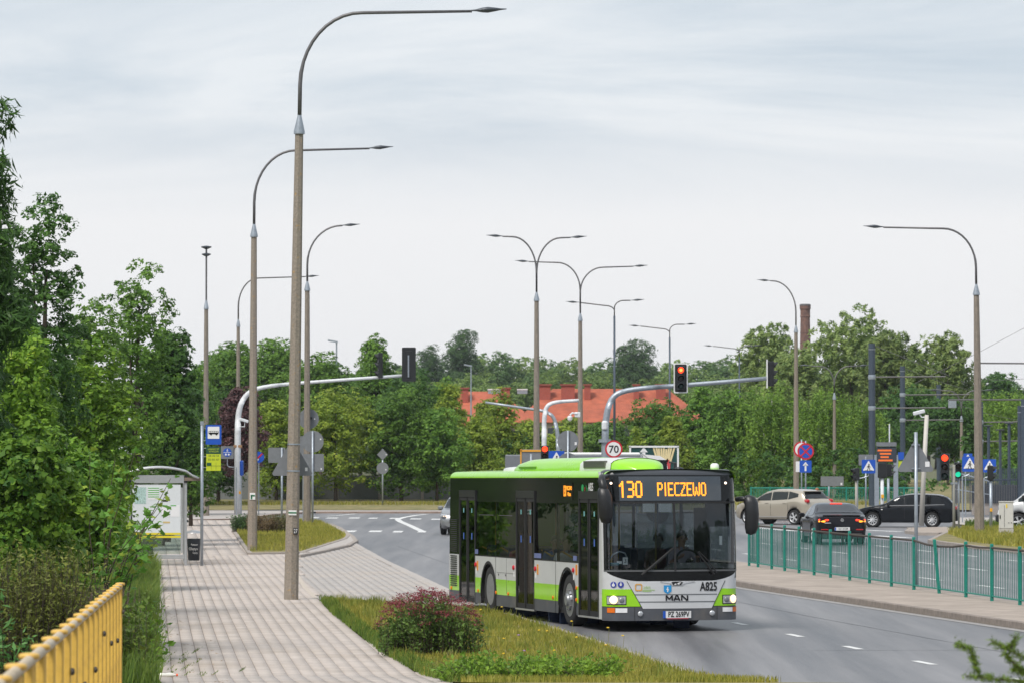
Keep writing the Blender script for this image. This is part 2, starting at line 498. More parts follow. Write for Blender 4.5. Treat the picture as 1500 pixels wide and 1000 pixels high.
# centre reservation with pale paving and its kerb
med_ys = [40, 44, 48, 51, 54, 56, 58, 62, 68, 73.9, 80, 88, 95.6, 105, 115, 124, 135]
median = struct(strip('central_reservation', med_ys, lambda y: e_med_l(y) + .14, lambda y: e_med_r(y) if y < 115 else e_med_r(115) + (e_med_l(135) + .3 - e_med_r(115)) * (y - 115) / 20, .13, M_medpave, n=3))
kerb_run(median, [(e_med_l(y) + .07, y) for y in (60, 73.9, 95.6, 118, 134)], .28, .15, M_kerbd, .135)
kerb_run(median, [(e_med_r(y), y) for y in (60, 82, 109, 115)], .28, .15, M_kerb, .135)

# concrete gutter along the kerb of the reservation, seams between the asphalt lanes
M_gut = mat('gutter_concrete', (.30, .29, .285), rough=.85, var=.15, vscale=1.2)
struct(strip('gutter', [48, 51, 54, 56, 58, 62, 68, 73.9, 80, 88, 95.6, 105, 118], lambda y: e_med_l(y) - .26, lambda y: e_med_l(y) - .01, .006, M_gut, n=1))
M_tar = mat('tar_seal', (.075, .075, .08), rough=.5, var=.2, vscale=3)
def seam_line(pts, wd, nm='crack_seal'):
    mb = MB(); rows = []
    for i, (x, y) in enumerate(pts):
        a = pts[max(0, i - 1)]; b = pts[min(len(pts) - 1, i + 1)]; d = Vector((b[0] - a[0], b[1] - a[1], 0)).normalized(); w2 = wd * (.35 + .3 * abs(math.sin(i * 2.3)))
        rows.append([(x + d.y * w2, y - d.x * w2, tz(y) + .003), (x - d.y * w2, y + d.x * w2, tz(y) + .003)])
    return struct(mb.grid(rows).build(nm, M_tar))
lane_c = lambda y: (e_road_l(y) + e_med_l(y)) / 2
for x0, y0, y1 in ((1.75, 56, 96), (-1.35, 98, 138)):
    seam_line([(lane_c(y) + x0 + .012 * math.sin(y * 2.1), y) for y in lsp_(y0, y1, 34)], .022, 'paving_seam')
seam_line([(lane_c(66.5) + x, 66.5 + .02 * math.sin(x * 3.1)) for x in lsp_(-1.2, 2.7, 10)], .03, 'paving_seam')

def island(name, pxs, zt, top_mat, kerb_mat=M_kerb, kw=.15, paved=None, zk=None):
    P = [G(x, y, zt) for x, y in pxs]
    mb = MB(); n = len(P)
    mb.v = [tuple(p) for p in P]; mb.f = [tuple(range(n))]
    o = struct(mb.build(name, top_mat))
    kerb_run(o, [(p.x, p.y) for p in P + P[:1]], .3, kw, kerb_mat, (zk if zk is not None else zt + .012))
    return o
# grass island between footway and junction; paved rim along the bay
isl = island('grass_island', [(366, 809), (441, 808), (505, 788), (509, 784), (486, 770), (472, 764), (452, 761), (352, 762), (344, 778)], .11, M_grassbed)
mb = MB()
rim = [G(x, y, .10) for x, y in [(437, 812.5), (470, 806), (510, 797), (521, 791), (517, 785), (498, 772), (484, 766), (480, 768), (494, 774), (507, 785), (506, 789), (440, 808)]]
mb.v = [tuple(p) for p in rim]; mb.f = [(0, 1, 10, 11), (1, 2, 3, 10), (3, 4, 9, 10), (4, 5, 8, 9), (5, 6, 7, 8)]
rimo = struct(mb.build('island_rim', M_pave2))
kerb_run(rimo, [(p.x, p.y) for p in rim[:7]], .26, .16, M_kerb, .108)
# corner of the side street: far footway, its kerb and the grass strip before the trees
mb = MB()
mb.v = [tuple(G(x, y, .08)) for x, y in [(230, 762), (352, 758.5), (402, 752), (455, 748.5), (700, 748.5), (1090, 748.5), (1090, 746), (230, 746)]]
mb.f = [tuple(range(8))]
fw = struct(mb.build('far_footway', M_pave2))
kerb_run(fw, [(G(x, y, .08).x, G(x, y, .08).y) for x, y in [(280, 760.5), (352, 759), (402, 752.3), (455, 748.8), (700, 748.8), (1000, 748.8)]], .26, .18, mat('kerb_reddish', (.30, .22, .18), rough=.9, var=.2, vscale=2), .10, ln=2.0)
mb = MB(); y0 = G(750, 746, .1).y
mb.grid([[(x, y0 + d, .10 + d * .01) for x in (-60, -30, -10, 0, 20, 60, 120)] for d in (0, 6, 30, 90)])
struct(mb.build('grass_strip', M_grassbed))
# corner island on the right with lamp, signals and cabinet; kerbed refuge behind
ri = island('corner_island', [(1362, 790), (1420, 797.5), (1500, 806.5), (1600, 818), (1600, 778), (1500, 775), (1400, 776), (1385, 779)], .11, M_grassbed)
rf = island('traffic_refuge', [(1328, 776.5), (1352, 779), (1384, 779.5), (1398, 777), (1384, 771), (1335, 772)], .11, M_medpave)
mb = MB(); mb.v = [tuple(G(x, y, .06)) for x, y in [(1395, 766), (1460, 773), (1640, 776), (1640, 758), (1398, 757)]]; mb.f = [(0, 1, 2, 3, 4)]
struct(mb.build('tram_stop_approach', M_pave2))

# --- markings
def dash(name, a, b, wd, z=.004):
    a = Vector((a[0], a[1], 0)); b = Vector((b[0], b[1], 0)); d = (b - a).normalized(); n = Vector((-d.y, d.x, 0)) * (wd / 2)
    mb = MB(); pts = []
    for t in (0, .25, .5, .75, 1):
        p = a.lerp(b, t); zz_ = tz(p.y) + z
        pts.append([(p.x - n.x, p.y - n.y, zz_), (p.x + n.x, p.y + n.y, zz_)])
    mb.grid(pts)
    o = mb.build(name, M_paint); o['kind'] = 'structure'
    return o
lane = pw((57.9, 7.2), (62.5, 6.3), (76.5, 4.27), (90, 2.35), (110, -.1), (140, -2.6))
for px0, py0 in [(1470, 995.5), (1355, 970), (1245, 948), (1160, 930), (1085, 913)]:
    y = G(px0, py0).y
    dash('lane_dash', (lane(y - .55), y - .55), (lane(y + .55), y + .55), .14)
for y in (100, 104.5, 109, 114, 120):
    dash('lane_dash', (lane(y), y), (lane(y + 1.2), y + 1.2), .14)
for k, off in enumerate((3.2, 6.4, 9.6)):
    for i in range(11):
        y = 84 + i * 6 + (k * 2.3)
        if y + 2.4 > 146 and off < 9: continue
        dash('lane_dash', (e_fence(y) + off, y), (e_fence(y + 2.4) + off, y + 2.4), .16)
for y in (84, 96, 108):
    dash('lane_line', (e_fence(y) + 1.0, y), (e_fence(y + 9) + 1.0, y + 9), .16)
# crossing bars and curved guide line of the junction
for x0, x1, y in [(500, 521, 777.5), (541, 559, 777.5), (576, 590, 778), (612, 624, 778),
                  (457, 467, 757.5), (478, 495, 758), (511, 527, 758), (540, 553, 758.3), (571, 588, 758.5), (601, 617, 759.3), (632, 650, 759.8)]:
    a, b = G(x0, y), G(x1, y)
    dash('crossing_bar', (a.x, a.y), (b.x, b.y), 3.0 if y > 770 else 2.6, .005)
gl = [(617, 777), (600, 769), (586, 763), (582, 760), (592, 757), (610, 754), (625, 752.5)]
for a, b in zip(gl, gl[1:]):
    A, B = G(*a), G(*b); dash('guide_line', (A.x, A.y), (B.x, B.y), .28, .006)
gl = [(478, 755.5), (492, 754.6), (506, 753.2), (522, 751.8)]
for a, b in zip(gl, gl[1:]):
    A, B = G(*a), G(*b); dash('guide_line', (A.x, A.y), (B.x, B.y), .25, .006)
for a, b in [((1100, 772), (1160, 777)), ((1280, 784), (1330, 787)), ((1270, 776), (1320, 778))]:
    A, B = G(*a), G(*b); dash('stop_line', (A.x, A.y), (B.x, B.y), .5, .005)
# ------------------------------------------------------------------ vegetation
M_bark = mat('bark', (.085, .065, .05), rough=.95, var=.3, vscale=4, bump=.8, bscale=18)
M_birchbark = mat('birch_bark', (.5, .48, .45), rough=.9, var=.2, vscale=3, col2=(.08, .07, .06), fac=(.55, .62))
LM_mid = leafmat('leaf_mid', (.016, .044, .014), (.075, .135, .028))
LM_dark = leafmat('leaf_dark', (.009, .028, .011), (.042, .086, .025))
LM_yel = leafmat('leaf_yellow_green', (.04, .075, .012), (.125, .16, .03), (.17, .17, .03))
LM_fresh = leafmat('leaf_fresh', (.024, .066, .012), (.10, .165, .026), (.165, .17, .024))
LM_purp = leafmat('leaf_purple', (.014, .009, .013), (.055, .027, .037), trans=.15)
LM_willow = leafmat('leaf_willow', (.036, .066, .03), (.12, .155, .066), trans=.35)
LM_birch = leafmat('leaf_birch', (.028, .062, .015), (.09, .145, .03))
LM_pine = leafmat('leaf_pine', (.012, .028, .014), (.03, .055, .024), trans=.08)
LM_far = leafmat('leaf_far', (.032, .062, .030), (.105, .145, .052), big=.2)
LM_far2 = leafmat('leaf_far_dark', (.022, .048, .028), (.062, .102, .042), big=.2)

def leaves_at(C, Nn, size, rng, aspect=.55, droop=0.0, out=None, jit=.5):
    """C (n,3) leaf centres; out (n,3) outward hint. One folded four-point leaf each"""
    n = len(C)
    nrm = rng.normal(0, 1, (n, 3)) * jit
    nrm[:, 2] += .55
    if out is not None: nrm += out * .8
    nrm /= np.linalg.norm(nrm, axis=1)[:, None] + 1e-9
    a = rng.normal(0, 1, (n, 3)); a[:, 2] -= droop
    a -= (a * nrm).sum(1)[:, None] * nrm
    a /= np.linalg.norm(a, axis=1)[:, None] + 1e-9
    b = np.cross(nrm, a)
    s = size * (.45 + 1.1 * rng.random((n, 1)) ** 1.6)
    tip = C + a * s * .5; base = C - a * s * .5
    mid = C - a * s * .06 - nrm * s * .10
    l = mid + b * s * aspect * .5; r = mid - b * s * aspect * .5
    V = np.stack([base, r, tip, l], 1).reshape(-1, 3)
    F = np.arange(n * 4).reshape(-1, 4)
    return V, F

def crown_mesh(name, lobes, n, size, material, seed=1, clump=.35, per=30, aspect=.55, droop=0.0, inner=.3, hang=0.0, jit=.5):
    """leaves gathered in tufts, the tufts spread over the lobes: tops of tufts catch the light, gaps stay dark"""
    rng = np.random.default_rng(seed)
    lob = np.array(lobes, float)
    wgt = (lob[:, 3] * lob[:, 4] + lob[:, 4] * lob[:, 5] + lob[:, 3] * lob[:, 5]); wgt /= wgt.sum()
    nc = max(1, int(n // per))
    idx = rng.choice(len(lob), nc, p=wgt)
    d = rng.normal(0, 1, (nc, 3)); d[:, 2] += .15; d /= np.linalg.norm(d, axis=1)[:, None]
    rad = np.where(rng.random(nc) < inner, rng.uniform(.5, .9, nc), rng.uniform(.88, 1.05, nc))
    cc = lob[idx, :3] + d * lob[idx, 3:6] * rad[:, None]
    ts = rng.uniform(.6, 1.35, nc)
    k = np.repeat(np.arange(nc), per)
    q = rng.normal(0, 1, (len(k), 3)); q += d[k] * .7; q[:, 2] += .35
    q /= np.linalg.norm(q, axis=1)[:, None]
    off = q * (clump * ts[k] * rng.uniform(.45, 1.0, len(k)) ** .6)[:, None] * np.array([1, 1, .72])
    if hang:
        off = off * .55; off[:, 2] -= rng.random(len(k)) * hang
    P = cc[k] + off
    V, F = leaves_at(P, None, size, rng, aspect, droop, out=q * .9 + d[k] * .35, jit=jit)
    return npmesh(name, V, F, material)

def auto_lobes(w_, h, base, n, seed, shape='round'):
    r = random.Random(seed); L = []; H2 = (h - base) / 2
    if shape == 'cone':
        for i in range(n):
            t = (i + .5) / n; z = base + (h - base) * (.10 + .84 * t); ww = w_ / 2 * (1.05 - .80 * t ** 1.2)
            a = i * 2.4 + r.uniform(-.5, .5); rr = ww * r.uniform(.48, .66)
            L.append((math.cos(a) * ww * .5, math.sin(a) * ww * .5, z, rr * 1.1, rr * 1.1, (h - base) / n * r.uniform(1.0, 1.6) + .2 * rr))
        L.append((0, 0, base + H2, w_ * .26, w_ * .26, H2 * .85))
        return L
    for i in range(n):                                  # lobes spread over an egg, each pushed in or out a little
        c = 1 - 2 * (i + .5) / n; sn = math.sqrt(1 - c * c); a = i * 2.39996 + r.uniform(-.4, .4)
        if shape == 'wide' and c < -.3: continue
        k = r.uniform(.48, .66); rr = w_ / 2 * r.uniform(.36, .52)
        rz = min(rr * r.uniform(.8, 1.15), H2 * .5)
        z = base + H2 * (1.0 if shape != 'wide' else 1.2) + c * (H2 - rz) * r.uniform(.9, 1.0)
        belly = 1.0 + .18 * (-c)
        L.append((math.cos(a) * sn * w_ / 2 * k * belly, math.sin(a) * sn * w_ / 2 * k * belly, z, rr, rr, rz))
    L.append((0, 0, base + H2, w_ * .30, w_ * .30, H2 * .72))
    return L

def trunk_mesh(name, h, r, material, lobes, seed=0, limbs=5):
    rd = random.Random(seed); mb = MB()
    pts = [(0, 0, -.1)]; rr = [r * 1.25]
    for i in range(1, 6):
        t = i / 5
        pts.append((rd.uniform(-.12, .12) * t * h * .1, rd.uniform(-.12, .12) * t * h * .1, h * t)); rr.append(r * (1 - .8 * t))
    mb.tube(pts, rr, 8)
    for i in range(limbs):
        lb = lobes[(i * 3 + 1) % len(lobes)]
        z0 = h * rd.uniform(.3, .75)
        a = Vector((0, 0, z0)); b = Vector(lb[:3])
        mb.tube([a, a.lerp(b, .5) + Vector((0, 0, -.05 * h)), b], [r * .45, r * .28, r * .1], 5)
    me = mb.mesh(name); me.materials.append(material); me.shade_smooth()
    return me

STYLE = {}
def style(key, lm, shape='round', nl=14, leaf=4.6, dens=.85, base=.04, bark=None, **kw):
    STYLE[key] = dict(lm=lm, shape=shape, nl=nl, leaf=leaf, dens=dens, base=base, bark=bark, kw=kw)
_tn = [0]
def tree(key, label, x, ytop, D, width_px, zbase=0.0, name='tree', group=None, rz=None, depth=1.0, seed=None, base=None):
    """a tree of kind key whose top shows at x, ytop when it stands D metres off, grown to that size"""
    S = STYLE[key]; _tn[0] += 1
    top = AT(x, ytop, D); h = top.z - zbase; w_ = width_px * D / FPX; u = D / FPX
    bs = base if base is not None else (.38 if D > 283 and S['base'] >= 0 else S['base'])
    L = auto_lobes(w_ * .92, h * .99, h * bs, S['nl'], seed or _tn[0] * 7 + 3, S['shape'])
    n = int(min(22000, width_px * (h / u) * S['dens'] * (5.0 / S['leaf']) ** 2))
    kw = dict(S['kw']); cl = kw.pop('clump', 9.0) * u; hg = kw.pop('hang', 0) * u
    cm = crown_mesh('crown', L, n, S['leaf'] * u, S['lm'], seed=_tn[0] + 100, clump=cl, hang=hg, **kw)
    tm = trunk_mesh('trunk', h * .8, max(.08, h * .016), S['bark'] or M_bark, L, _tn[0])
    o = thing(name, label, 'tree', (top.x, D, zbase), 0 if rz is None else rz, group)
    link('crown', cm, o); link('trunk', tm, o)
    return o
style('yel', LM_yel, 'round', 15); style('yel2', LM_yel, 'cone', 13); style('mid', LM_mid, 'round', 15); style('mid2', LM_mid, 'cone', 14)
style('dark', LM_dark, 'round', 14); style('purple', LM_purp, 'round', 10, base=.22)
style('willow', LM_willow, 'round', 22, leaf=6.0, aspect=.38, droop=.7, hang=6, clump=10, dens=1.2)
style('birch', LM_birch, 'round', 16, leaf=4.5, bark=M_birchbark, aspect=.42, droop=1.5, hang=26, clump=9, inner=.25, dens=.7)
style('pine', LM_pine, 'wide', 12, base=.3, aspect=.25)
FARP = {}
def far_tree(kind, label, x, ytop, D, width_px, group):
    """copies of a few crowns for the wood far behind"""
    if kind not in FARP:
        L = auto_lobes(11, 17, .8, 15, kind * 5 + 1)
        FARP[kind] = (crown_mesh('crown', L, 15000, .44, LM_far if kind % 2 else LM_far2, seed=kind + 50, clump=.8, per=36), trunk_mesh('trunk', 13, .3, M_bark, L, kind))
    cm, tm = FARP[kind]; top = AT(x, ytop, D); sz = top.z / 17; sx = width_px * D / FPX / 11
    o = thing('wood_tree', label, 'tree', (top.x, D, 0), RND.uniform(0, 6.28), group)
    link('crown', cm, o, scale=(sx, sx, sz)); link('trunk', tm, o, scale=(sx, sx, sz))
    return o

# the far wood along the skyline
g = 'trees of the far wood on the skyline'
lab = 'tree of the far green wood closing the skyline behind the roofs'
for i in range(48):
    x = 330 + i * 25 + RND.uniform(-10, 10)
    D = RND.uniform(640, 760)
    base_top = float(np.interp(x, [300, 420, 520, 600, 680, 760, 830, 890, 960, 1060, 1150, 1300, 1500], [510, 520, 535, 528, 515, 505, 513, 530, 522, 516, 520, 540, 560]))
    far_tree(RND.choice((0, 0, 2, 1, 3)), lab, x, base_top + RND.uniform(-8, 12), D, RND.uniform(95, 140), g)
g2 = 'rounded trees in front of the far wood'
lab2 = 'rounded green tree standing between the red roof and the far wood'
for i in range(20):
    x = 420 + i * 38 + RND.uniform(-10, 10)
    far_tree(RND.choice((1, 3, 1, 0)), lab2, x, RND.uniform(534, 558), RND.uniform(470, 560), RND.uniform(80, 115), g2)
tree('pine', 'dark pine standing above the far wood left of the first double lamp', 677, 492, 640, 60, name='pine_tree')
tree('pine', 'dark flat-topped pines rising above the far wood right of the dark steel lamps', 930, 504, 660, 80, name='pine_tree')
tree('pine', 'small dark pine on the skyline beside the far left signal arm', 628, 512, 650, 42, name='pine_tree')

# left side, far to near
tree('mid', 'tall green tree behind the four left lamp posts', 400, 488, 330, 120)
tree('mid', 'tall green tree behind the floodlight mast', 335, 497, 310, 110)
tree('mid2', 'slender green tree whose tip rises behind the left signal heads', 548, 489, 290, 90)
tree('mid', 'green tree behind the left signal arm', 470, 512, 285, 130)
tree('dark', 'dark green tree right of the left signal heads', 600, 535, 262, 110)
tree('mid2', 'green tree showing left of the red roof', 650, 548, 275, 90)
tree('yel2', 'yellowish tree partly hiding the left end of the red roof', 660, 556, 250, 95)
tree('yel2', 'yellowish tree in front of the red roof left of the double lamps', 738, 572, 246, 100)
tree('yel', 'bright yellow-green lime tree beside the round sign backs', 492, 558, 236, 165)
tree('yel', 'small yellow-green lime tree behind the second lamp post', 405, 572, 238, 75)
tree('mid', 'dense green tree right of the yellow-green lime tree', 588, 560, 236, 125)
tree('mid', 'dense green tree rising just behind the rear of the bus', 640, 590, 236, 105)
tree('yel2', 'olive green tree directly above the bus roof rear', 700, 602, 240, 95)
tree('dark', 'low dark green tree above the middle of the bus roof', 745, 628, 246, 90)
tree('yel2', 'small olive tree between the signal masts over the bus', 820, 618, 262, 70)
tree('purple', 'purple-leaved plum tree behind the bus stop sign', 350, 556, 212, 80)
tree('dark', 'dark tree behind the purple-leaved tree', 320, 560, 232, 110)
tree('dark', 'dark tree directly behind the floodlight mast foot', 268, 545, 200, 120)
tree('mid', 'green tree left of the floodlight mast', 285, 520, 225, 95)
for x, yt, D, w_, lab in ((775, 612, 320, 80, 'yellowish tree hiding the wall below the red roof, left of the double lamps'), (838, 606, 330, 75, 'yellowish tree before the red-roofed house behind the second double lamp'), (885, 612, 325, 80, 'tree before the red-roofed house behind the speed limit sign'), (712, 585, 330, 70, 'yellowish tree before the lower red-roofed wing'), (628, 580, 300, 80, 'green tree before the left end of the red roofs')):
    tree('yel2' if 'yellow' in lab else 'mid', lab, x, yt, D, w_)
# right side
tree('mid', 'dark green broad tree under the right signal arm', 960, 575, 258, 130)
tree('mid2', 'green tree right of the dark steel lamp posts', 1030, 560, 256, 110)
tree('yel2', 'olive bush-like tree behind the fries billboard', 985, 606, 238, 80)
tree('yel2', 'small olive tree left of the fries billboard', 935, 630, 243, 45)
tree('mid', 'dense green tree behind the beige car', 1075, 560, 252, 110)
tree('birch', 'weeping birch behind the no-stopping sign', 1130, 545, 250, 140, name='birch_tree')
tree('birch', 'weeping birch behind the slim double lamp post', 1205, 552, 247, 135, name='birch_tree')
tree('birch', 'weeping birch left of the first tram mast', 1262, 566, 252, 110, name='birch_tree')
tree('willow', 'tall pale willow left of the brick chimney', 1125, 468, 345, 120, name='willow_tree')
tree('willow', 'tall willow below the brick chimney', 1165, 505, 320, 120, name='willow_tree')
tree('willow', 'largest willow, its crown highest right of the brick chimney', 1248, 440, 330, 165, name='willow_tree')
tree('willow', 'tall willow behind the first tram mast', 1305, 472, 322, 110, name='willow_tree')
tree('willow', 'tall rounded willow left of the right lamp post', 1380, 480, 318, 125, name='willow_tree')
tree('dark', 'dark green tree behind the second tram mast', 1330, 560, 290, 120)
tree('dark', 'dark green tree behind the black estate car', 1388, 580, 285, 130)
tree('dark', 'dark low tree between the first two tram masts', 1300, 610, 280, 90)
tree('dark', 'dark tree on the skyline right of the right lamp post', 1462, 540, 420, 90)
tree('birch', 'pale birch at the right edge of the picture', 1470, 560, 300, 130, name='birch_tree')
tree('birch', 'drooping birch behind the thin tram stop lamps', 1432, 590, 290, 90, name='birch_tree')
tree('mid', 'low green tree behind the grey cabinet and white van', 1500, 640, 282, 110)

# dense undergrowth below the trees beyond the junction
rgu = random.Random(9)
LU = [(rgu.uniform(-34, 48), rgu.uniform(243, 262), rgu.uniform(.3, 1.2), rgu.uniform(1.2, 2.6), rgu.uniform(1, 1.8), rgu.uniform(.8, 2.0)) for _ in range(80)] + [(rgu.uniform(14, 48), rgu.uniform(240, 246), rgu.uniform(.4, 1.5), rgu.uniform(1.2, 2.6), 1.2, rgu.uniform(1.2, 2.4)) for _ in range(60)]
o = stuff(link('undergrowth', crown_mesh('undergrowth', LU, 34000, .28, LM_dark, seed=4, clump=.4))); o['label'] = 'dark undergrowth below the trees beyond the junction'; o['category'] = 'undergrowth'
# the wood goes on to the left, beyond the edge of the picture (it shows in the glass of the bus)
for i in range(22):
    yy = 92 + i * 6.5; xx = -yy * .125 - 9 - (i % 3) * 7
    o = far_tree((0, 2, 1)[i % 3], 'tree of the roadside wood beyond the left edge of the picture', 750, 500, 240, 100, 'roadside wood beyond the left edge')
    o.location = (xx, yy, 0)
    for ch in o.children: ch.scale = (.75, .75, .62 + .1 * (i % 2))

# wood across the road behind the viewpoint (it shows in the windscreen)
for i in range(18):
    a_ = R(-58.6 + (i - 8.5) * 3.6); r_ = 128 + (i % 3) * 9
    o = far_tree((0, 2, 1)[i % 3], 'tree of the wood behind the viewpoint', 750, 500, 240, 100, 'wood behind the viewpoint')
    o.location = (2.9 + math.cos(a_) * r_, 73 + math.sin(a_) * r_, tz(73 + math.sin(a_) * r_) - .2)
    for ch in o.children: ch.scale = (1.3, 1.3, 1.15 + .15 * (i % 2))

# left foreground trees and shrubs
style('cone_near', LM_mid, 'round', 20, leaf=5.5, dens=.8)
style('dark_near', LM_dark, 'round', 18, leaf=6.5, dens=1.0, clump=11, base=.25)
tree('cone_near', 'tall green tree beyond the shrubs behind the bus shelter', 200, 362, 135, 150)
tree('cone_near', 'green tree filling the gap left of the tall one behind the shelter', 132, 425, 128, 150)
tree('dark_near', 'dark tree behind the bus shelter roof', 245, 470, 142, 110)
tree('mid', 'green tree filling the gap behind the bus stop sign', 280, 600, 172, 90)
tree('dark_near', 'dark green tree rising behind the yellow-green shrubs at the left edge', 62, 268, 78, 150)
style('rowan', LM_dark, 'round', 14, leaf=17, dens=2.2, base=.3, aspect=.2, droop=1.2, clump=22)
tree('rowan', 'feathery-leaved tree cut off by the left edge of the picture', -42, 112, 62, 170)
tree('dark_near', 'dark tree below the feathery-leaved tree at the left edge', -5, 300, 76, 170)
tree('dark_near', 'dense dark tree filling the left edge behind the shrubs', 10, 420, 74, 190)
style('fresh', LM_fresh, 'round', 16, leaf=8.0, dens=1.0, base=.0, clump=14, aspect=.6)
def shrub(key, label, x, ytop, D, width_px, zbase=0.0, depth=1.0):
    o = tree(key, label, x, ytop, D, width_px, zbase, name='shrub', depth=depth); o['category'] = 'shrub'; return o
shrub('fresh', 'big yellow-green shrub below the conical trees at left', 118, 478, 92, 215)
shrub('fresh', 'yellow-green shrub at the left edge under the dark tree', 28, 455, 71, 170, .1)
shrub('fresh', 'green shrub left of the bus shelter', 135, 580, 100, 120)
style('broad', leafmat('leaf_broad', (.018, .055, .012), (.10, .165, .026), (.2, .2, .03)), 'round', 15, leaf=10, dens=1.3, base=-.05, clump=16, aspect=.7)
shrub('broad', 'broad-leaved green shrub at the left edge above the fine-leaved bush', 30, 600, 60, 230, .1)
shrub('broad', 'broad-leaved green shrub reaching towards the bus shelter', 96, 632, 66, 200, 0.0)

# the overhanging maple shrub whose leaves can be told apart: leaves are pieces of their own
def maple_leaf(s):
    pts = [(0, -.1), (.16, -.04), (.42, .02), (.32, .2), (.50, .46), (.24, .46), (.16, .60), (0, .95), (-.16, .60), (-.24, .46), (-.5, .46), (-.32, .2), (-.42, .02), (-.16, -.04)]
    mb = MB(); mb.v = [(x * s, y * s, -abs(x) * s * .3 - (y * y) * s * .18) for x, y in pts] + [(0, .3 * s, .02 * s)]
    n = len(pts); mb.f = [(i, (i + 1) % n, n) for i in range(n)]
    return mb.mesh('leaf')
LM_maple = [leafmat('leaf_maple_a', (.02, .06, .014), (.07, .15, .03)), leafmat('leaf_maple_b', (.06, .11, .015), (.15, .21, .035)), leafmat('leaf_maple_c', (.2, .17, .03), (.3, .16, .05))]
leafs = []
for lm_ in LM_maple:
    me = maple_leaf(.15); me.materials.append(lm_); leafs.append(me)
D0 = 62.0
rt = AT(150, 900, D0)
ms = thing('maple_shrub', 'young maple shrub overhanging the footway in front of the bus shelter', 'shrub', (rt.x, D0, 0))
stems = MB(); rd = random.Random(5); spots = []
for k in range(13):
    tip = AT(rd.uniform(120, 246), rd.uniform(650, 850), D0 + rd.uniform(-.8, .9)) - Vector((rt.x, D0, 0))
    if k < 4: tip = AT([250, 238, 232, 246][k], [700, 745, 790, 720][k], D0) - Vector((rt.x, D0, 0))
    st = Vector((rd.uniform(-.3, .3), rd.uniform(-.3, .3), .1 + rd.uniform(0, .5)))
    mid = st.lerp(tip, .55) + Vector((-.1, 0, .18))
    pts = [st.lerp(mid, t / 4) for t in range(4)] + [mid.lerp(tip, t / 4) for t in range(5)]
    stems.tube(pts, [.012 - .001 * i for i in range(9)], 5)
    for t in np.linspace(.22, 1.0, 22):
        i = t * 8; a = pts[int(min(7, i))].lerp(pts[int(min(7, i)) + 1], i - int(min(7, i)))
        spots.append(a + Vector((rd.uniform(-.13, .13), rd.uniform(-.16, .16), rd.uniform(-.15, .08))))
stems.build('stem', mat('twig', (.07, .05, .04), rough=.9), ms, smooth=True)
for p in spots:
    u = rd.random(); me = leafs[0] if u < .74 else leafs[1] if u < .95 else leafs[2]
    s = rd.uniform(.6, 1.25)
    link('leaf', me, ms, p, (rd.uniform(-.2, 1.3), rd.uniform(-.6, .6), rd.uniform(0, 6.28)), (s, s, s))

# grasses and blades
def blades(name, P, hgt, wd, material, rng, lean=.5, parent=None):
    n = len(P)
    a = rng.uniform(0, 2 * PI, n); l = rng.uniform(.1, lean, n); h = hgt * rng.uniform(.45, 1.25, n)
    d = np.stack([np.cos(a), np.sin(a), np.zeros(n)], 1); q = np.stack([-np.sin(a + .7), np.cos(a + .7), np.zeros(n)], 1)
    up = np.array([0, 0, 1.0])
    w2 = (wd * rng.uniform(.6, 1.3, n))[:, None]
    b0 = P - q * w2 / 2; b1 = P + q * w2 / 2
    m_ = P + up * (h * .6)[:, None] + d * (h * l * .35)[:, None]
    t_ = P + up * h[:, None] + d * (h * l)[:, None]
    V = np.stack([b0, b1, m_ + q * w2 * .35, t_, m_ - q * w2 * .35], 1).reshape(-1, 3)
    F = np.arange(n * 5).reshape(-1, 5)
    return npmesh(name, V, F, material)
LM_grass = leafmat('grass_blade', (.062, .078, .016), (.165, .15, .045), (.25, .185, .095), trans=.3, big=.6)
LM_dry = leafmat('grass_dry', (.10, .075, .04), (.2, .15, .085), trans=.2)
LM_weed = leafmat('weed_blade', (.02, .046, .011), (.075, .105, .026), (.15, .13, .04))
rng = np.random.default_rng(77)
def scatter(fl, fr, y0, y1, n, z, rng):
    ys = rng.uniform(y0, y1, n); a = np.array([fl(y) for y in ys]); b = np.array([fr(y) for y in ys])
    xs = a + (b - a) * rng.random(n)
    return np.stack([xs, ys, np.array([tz(y) for y in ys]) + z], 1)
P = scatter(lambda y: e_side_r(y) + .05, lambda y: verge_r(y) - .14, 51, 86.2, 43000, .07, rng)
tag_o = stuff(link('verge_grass', blades('verge_grass', P, .095, .014, LM_grass, rng))); tag_o['label'] = 'short dry grass of the verge in front of the bus'; tag_o['category'] = 'grass'
# clumps of longer, paler grass and weeds in the verge
cx_ = scatter(lambda y: e_side_r(y) + .2, lambda y: verge_r(y) - .25, 53, 85.5, 190, .07, rng)
P = np.repeat(cx_, 24, 0) + np.concatenate([rng.normal(0, .075, (190 * 24, 2)), np.zeros((190 * 24, 1))], 1)
P = P[np.array([e_side_r(p[1]) + .1 < p[0] < verge_r(p[1]) - .16 for p in P])]
o = stuff(link('grass_tufts', blades('grass_tufts', P, .19, .013, leafmat('tuft_blade', (.05, .08, .016), (.15, .15, .05), (.26, .2, .11), trans=.3), rng))); o['label'] = 'longer tufts standing out of the verge grass'; o['category'] = 'grass'
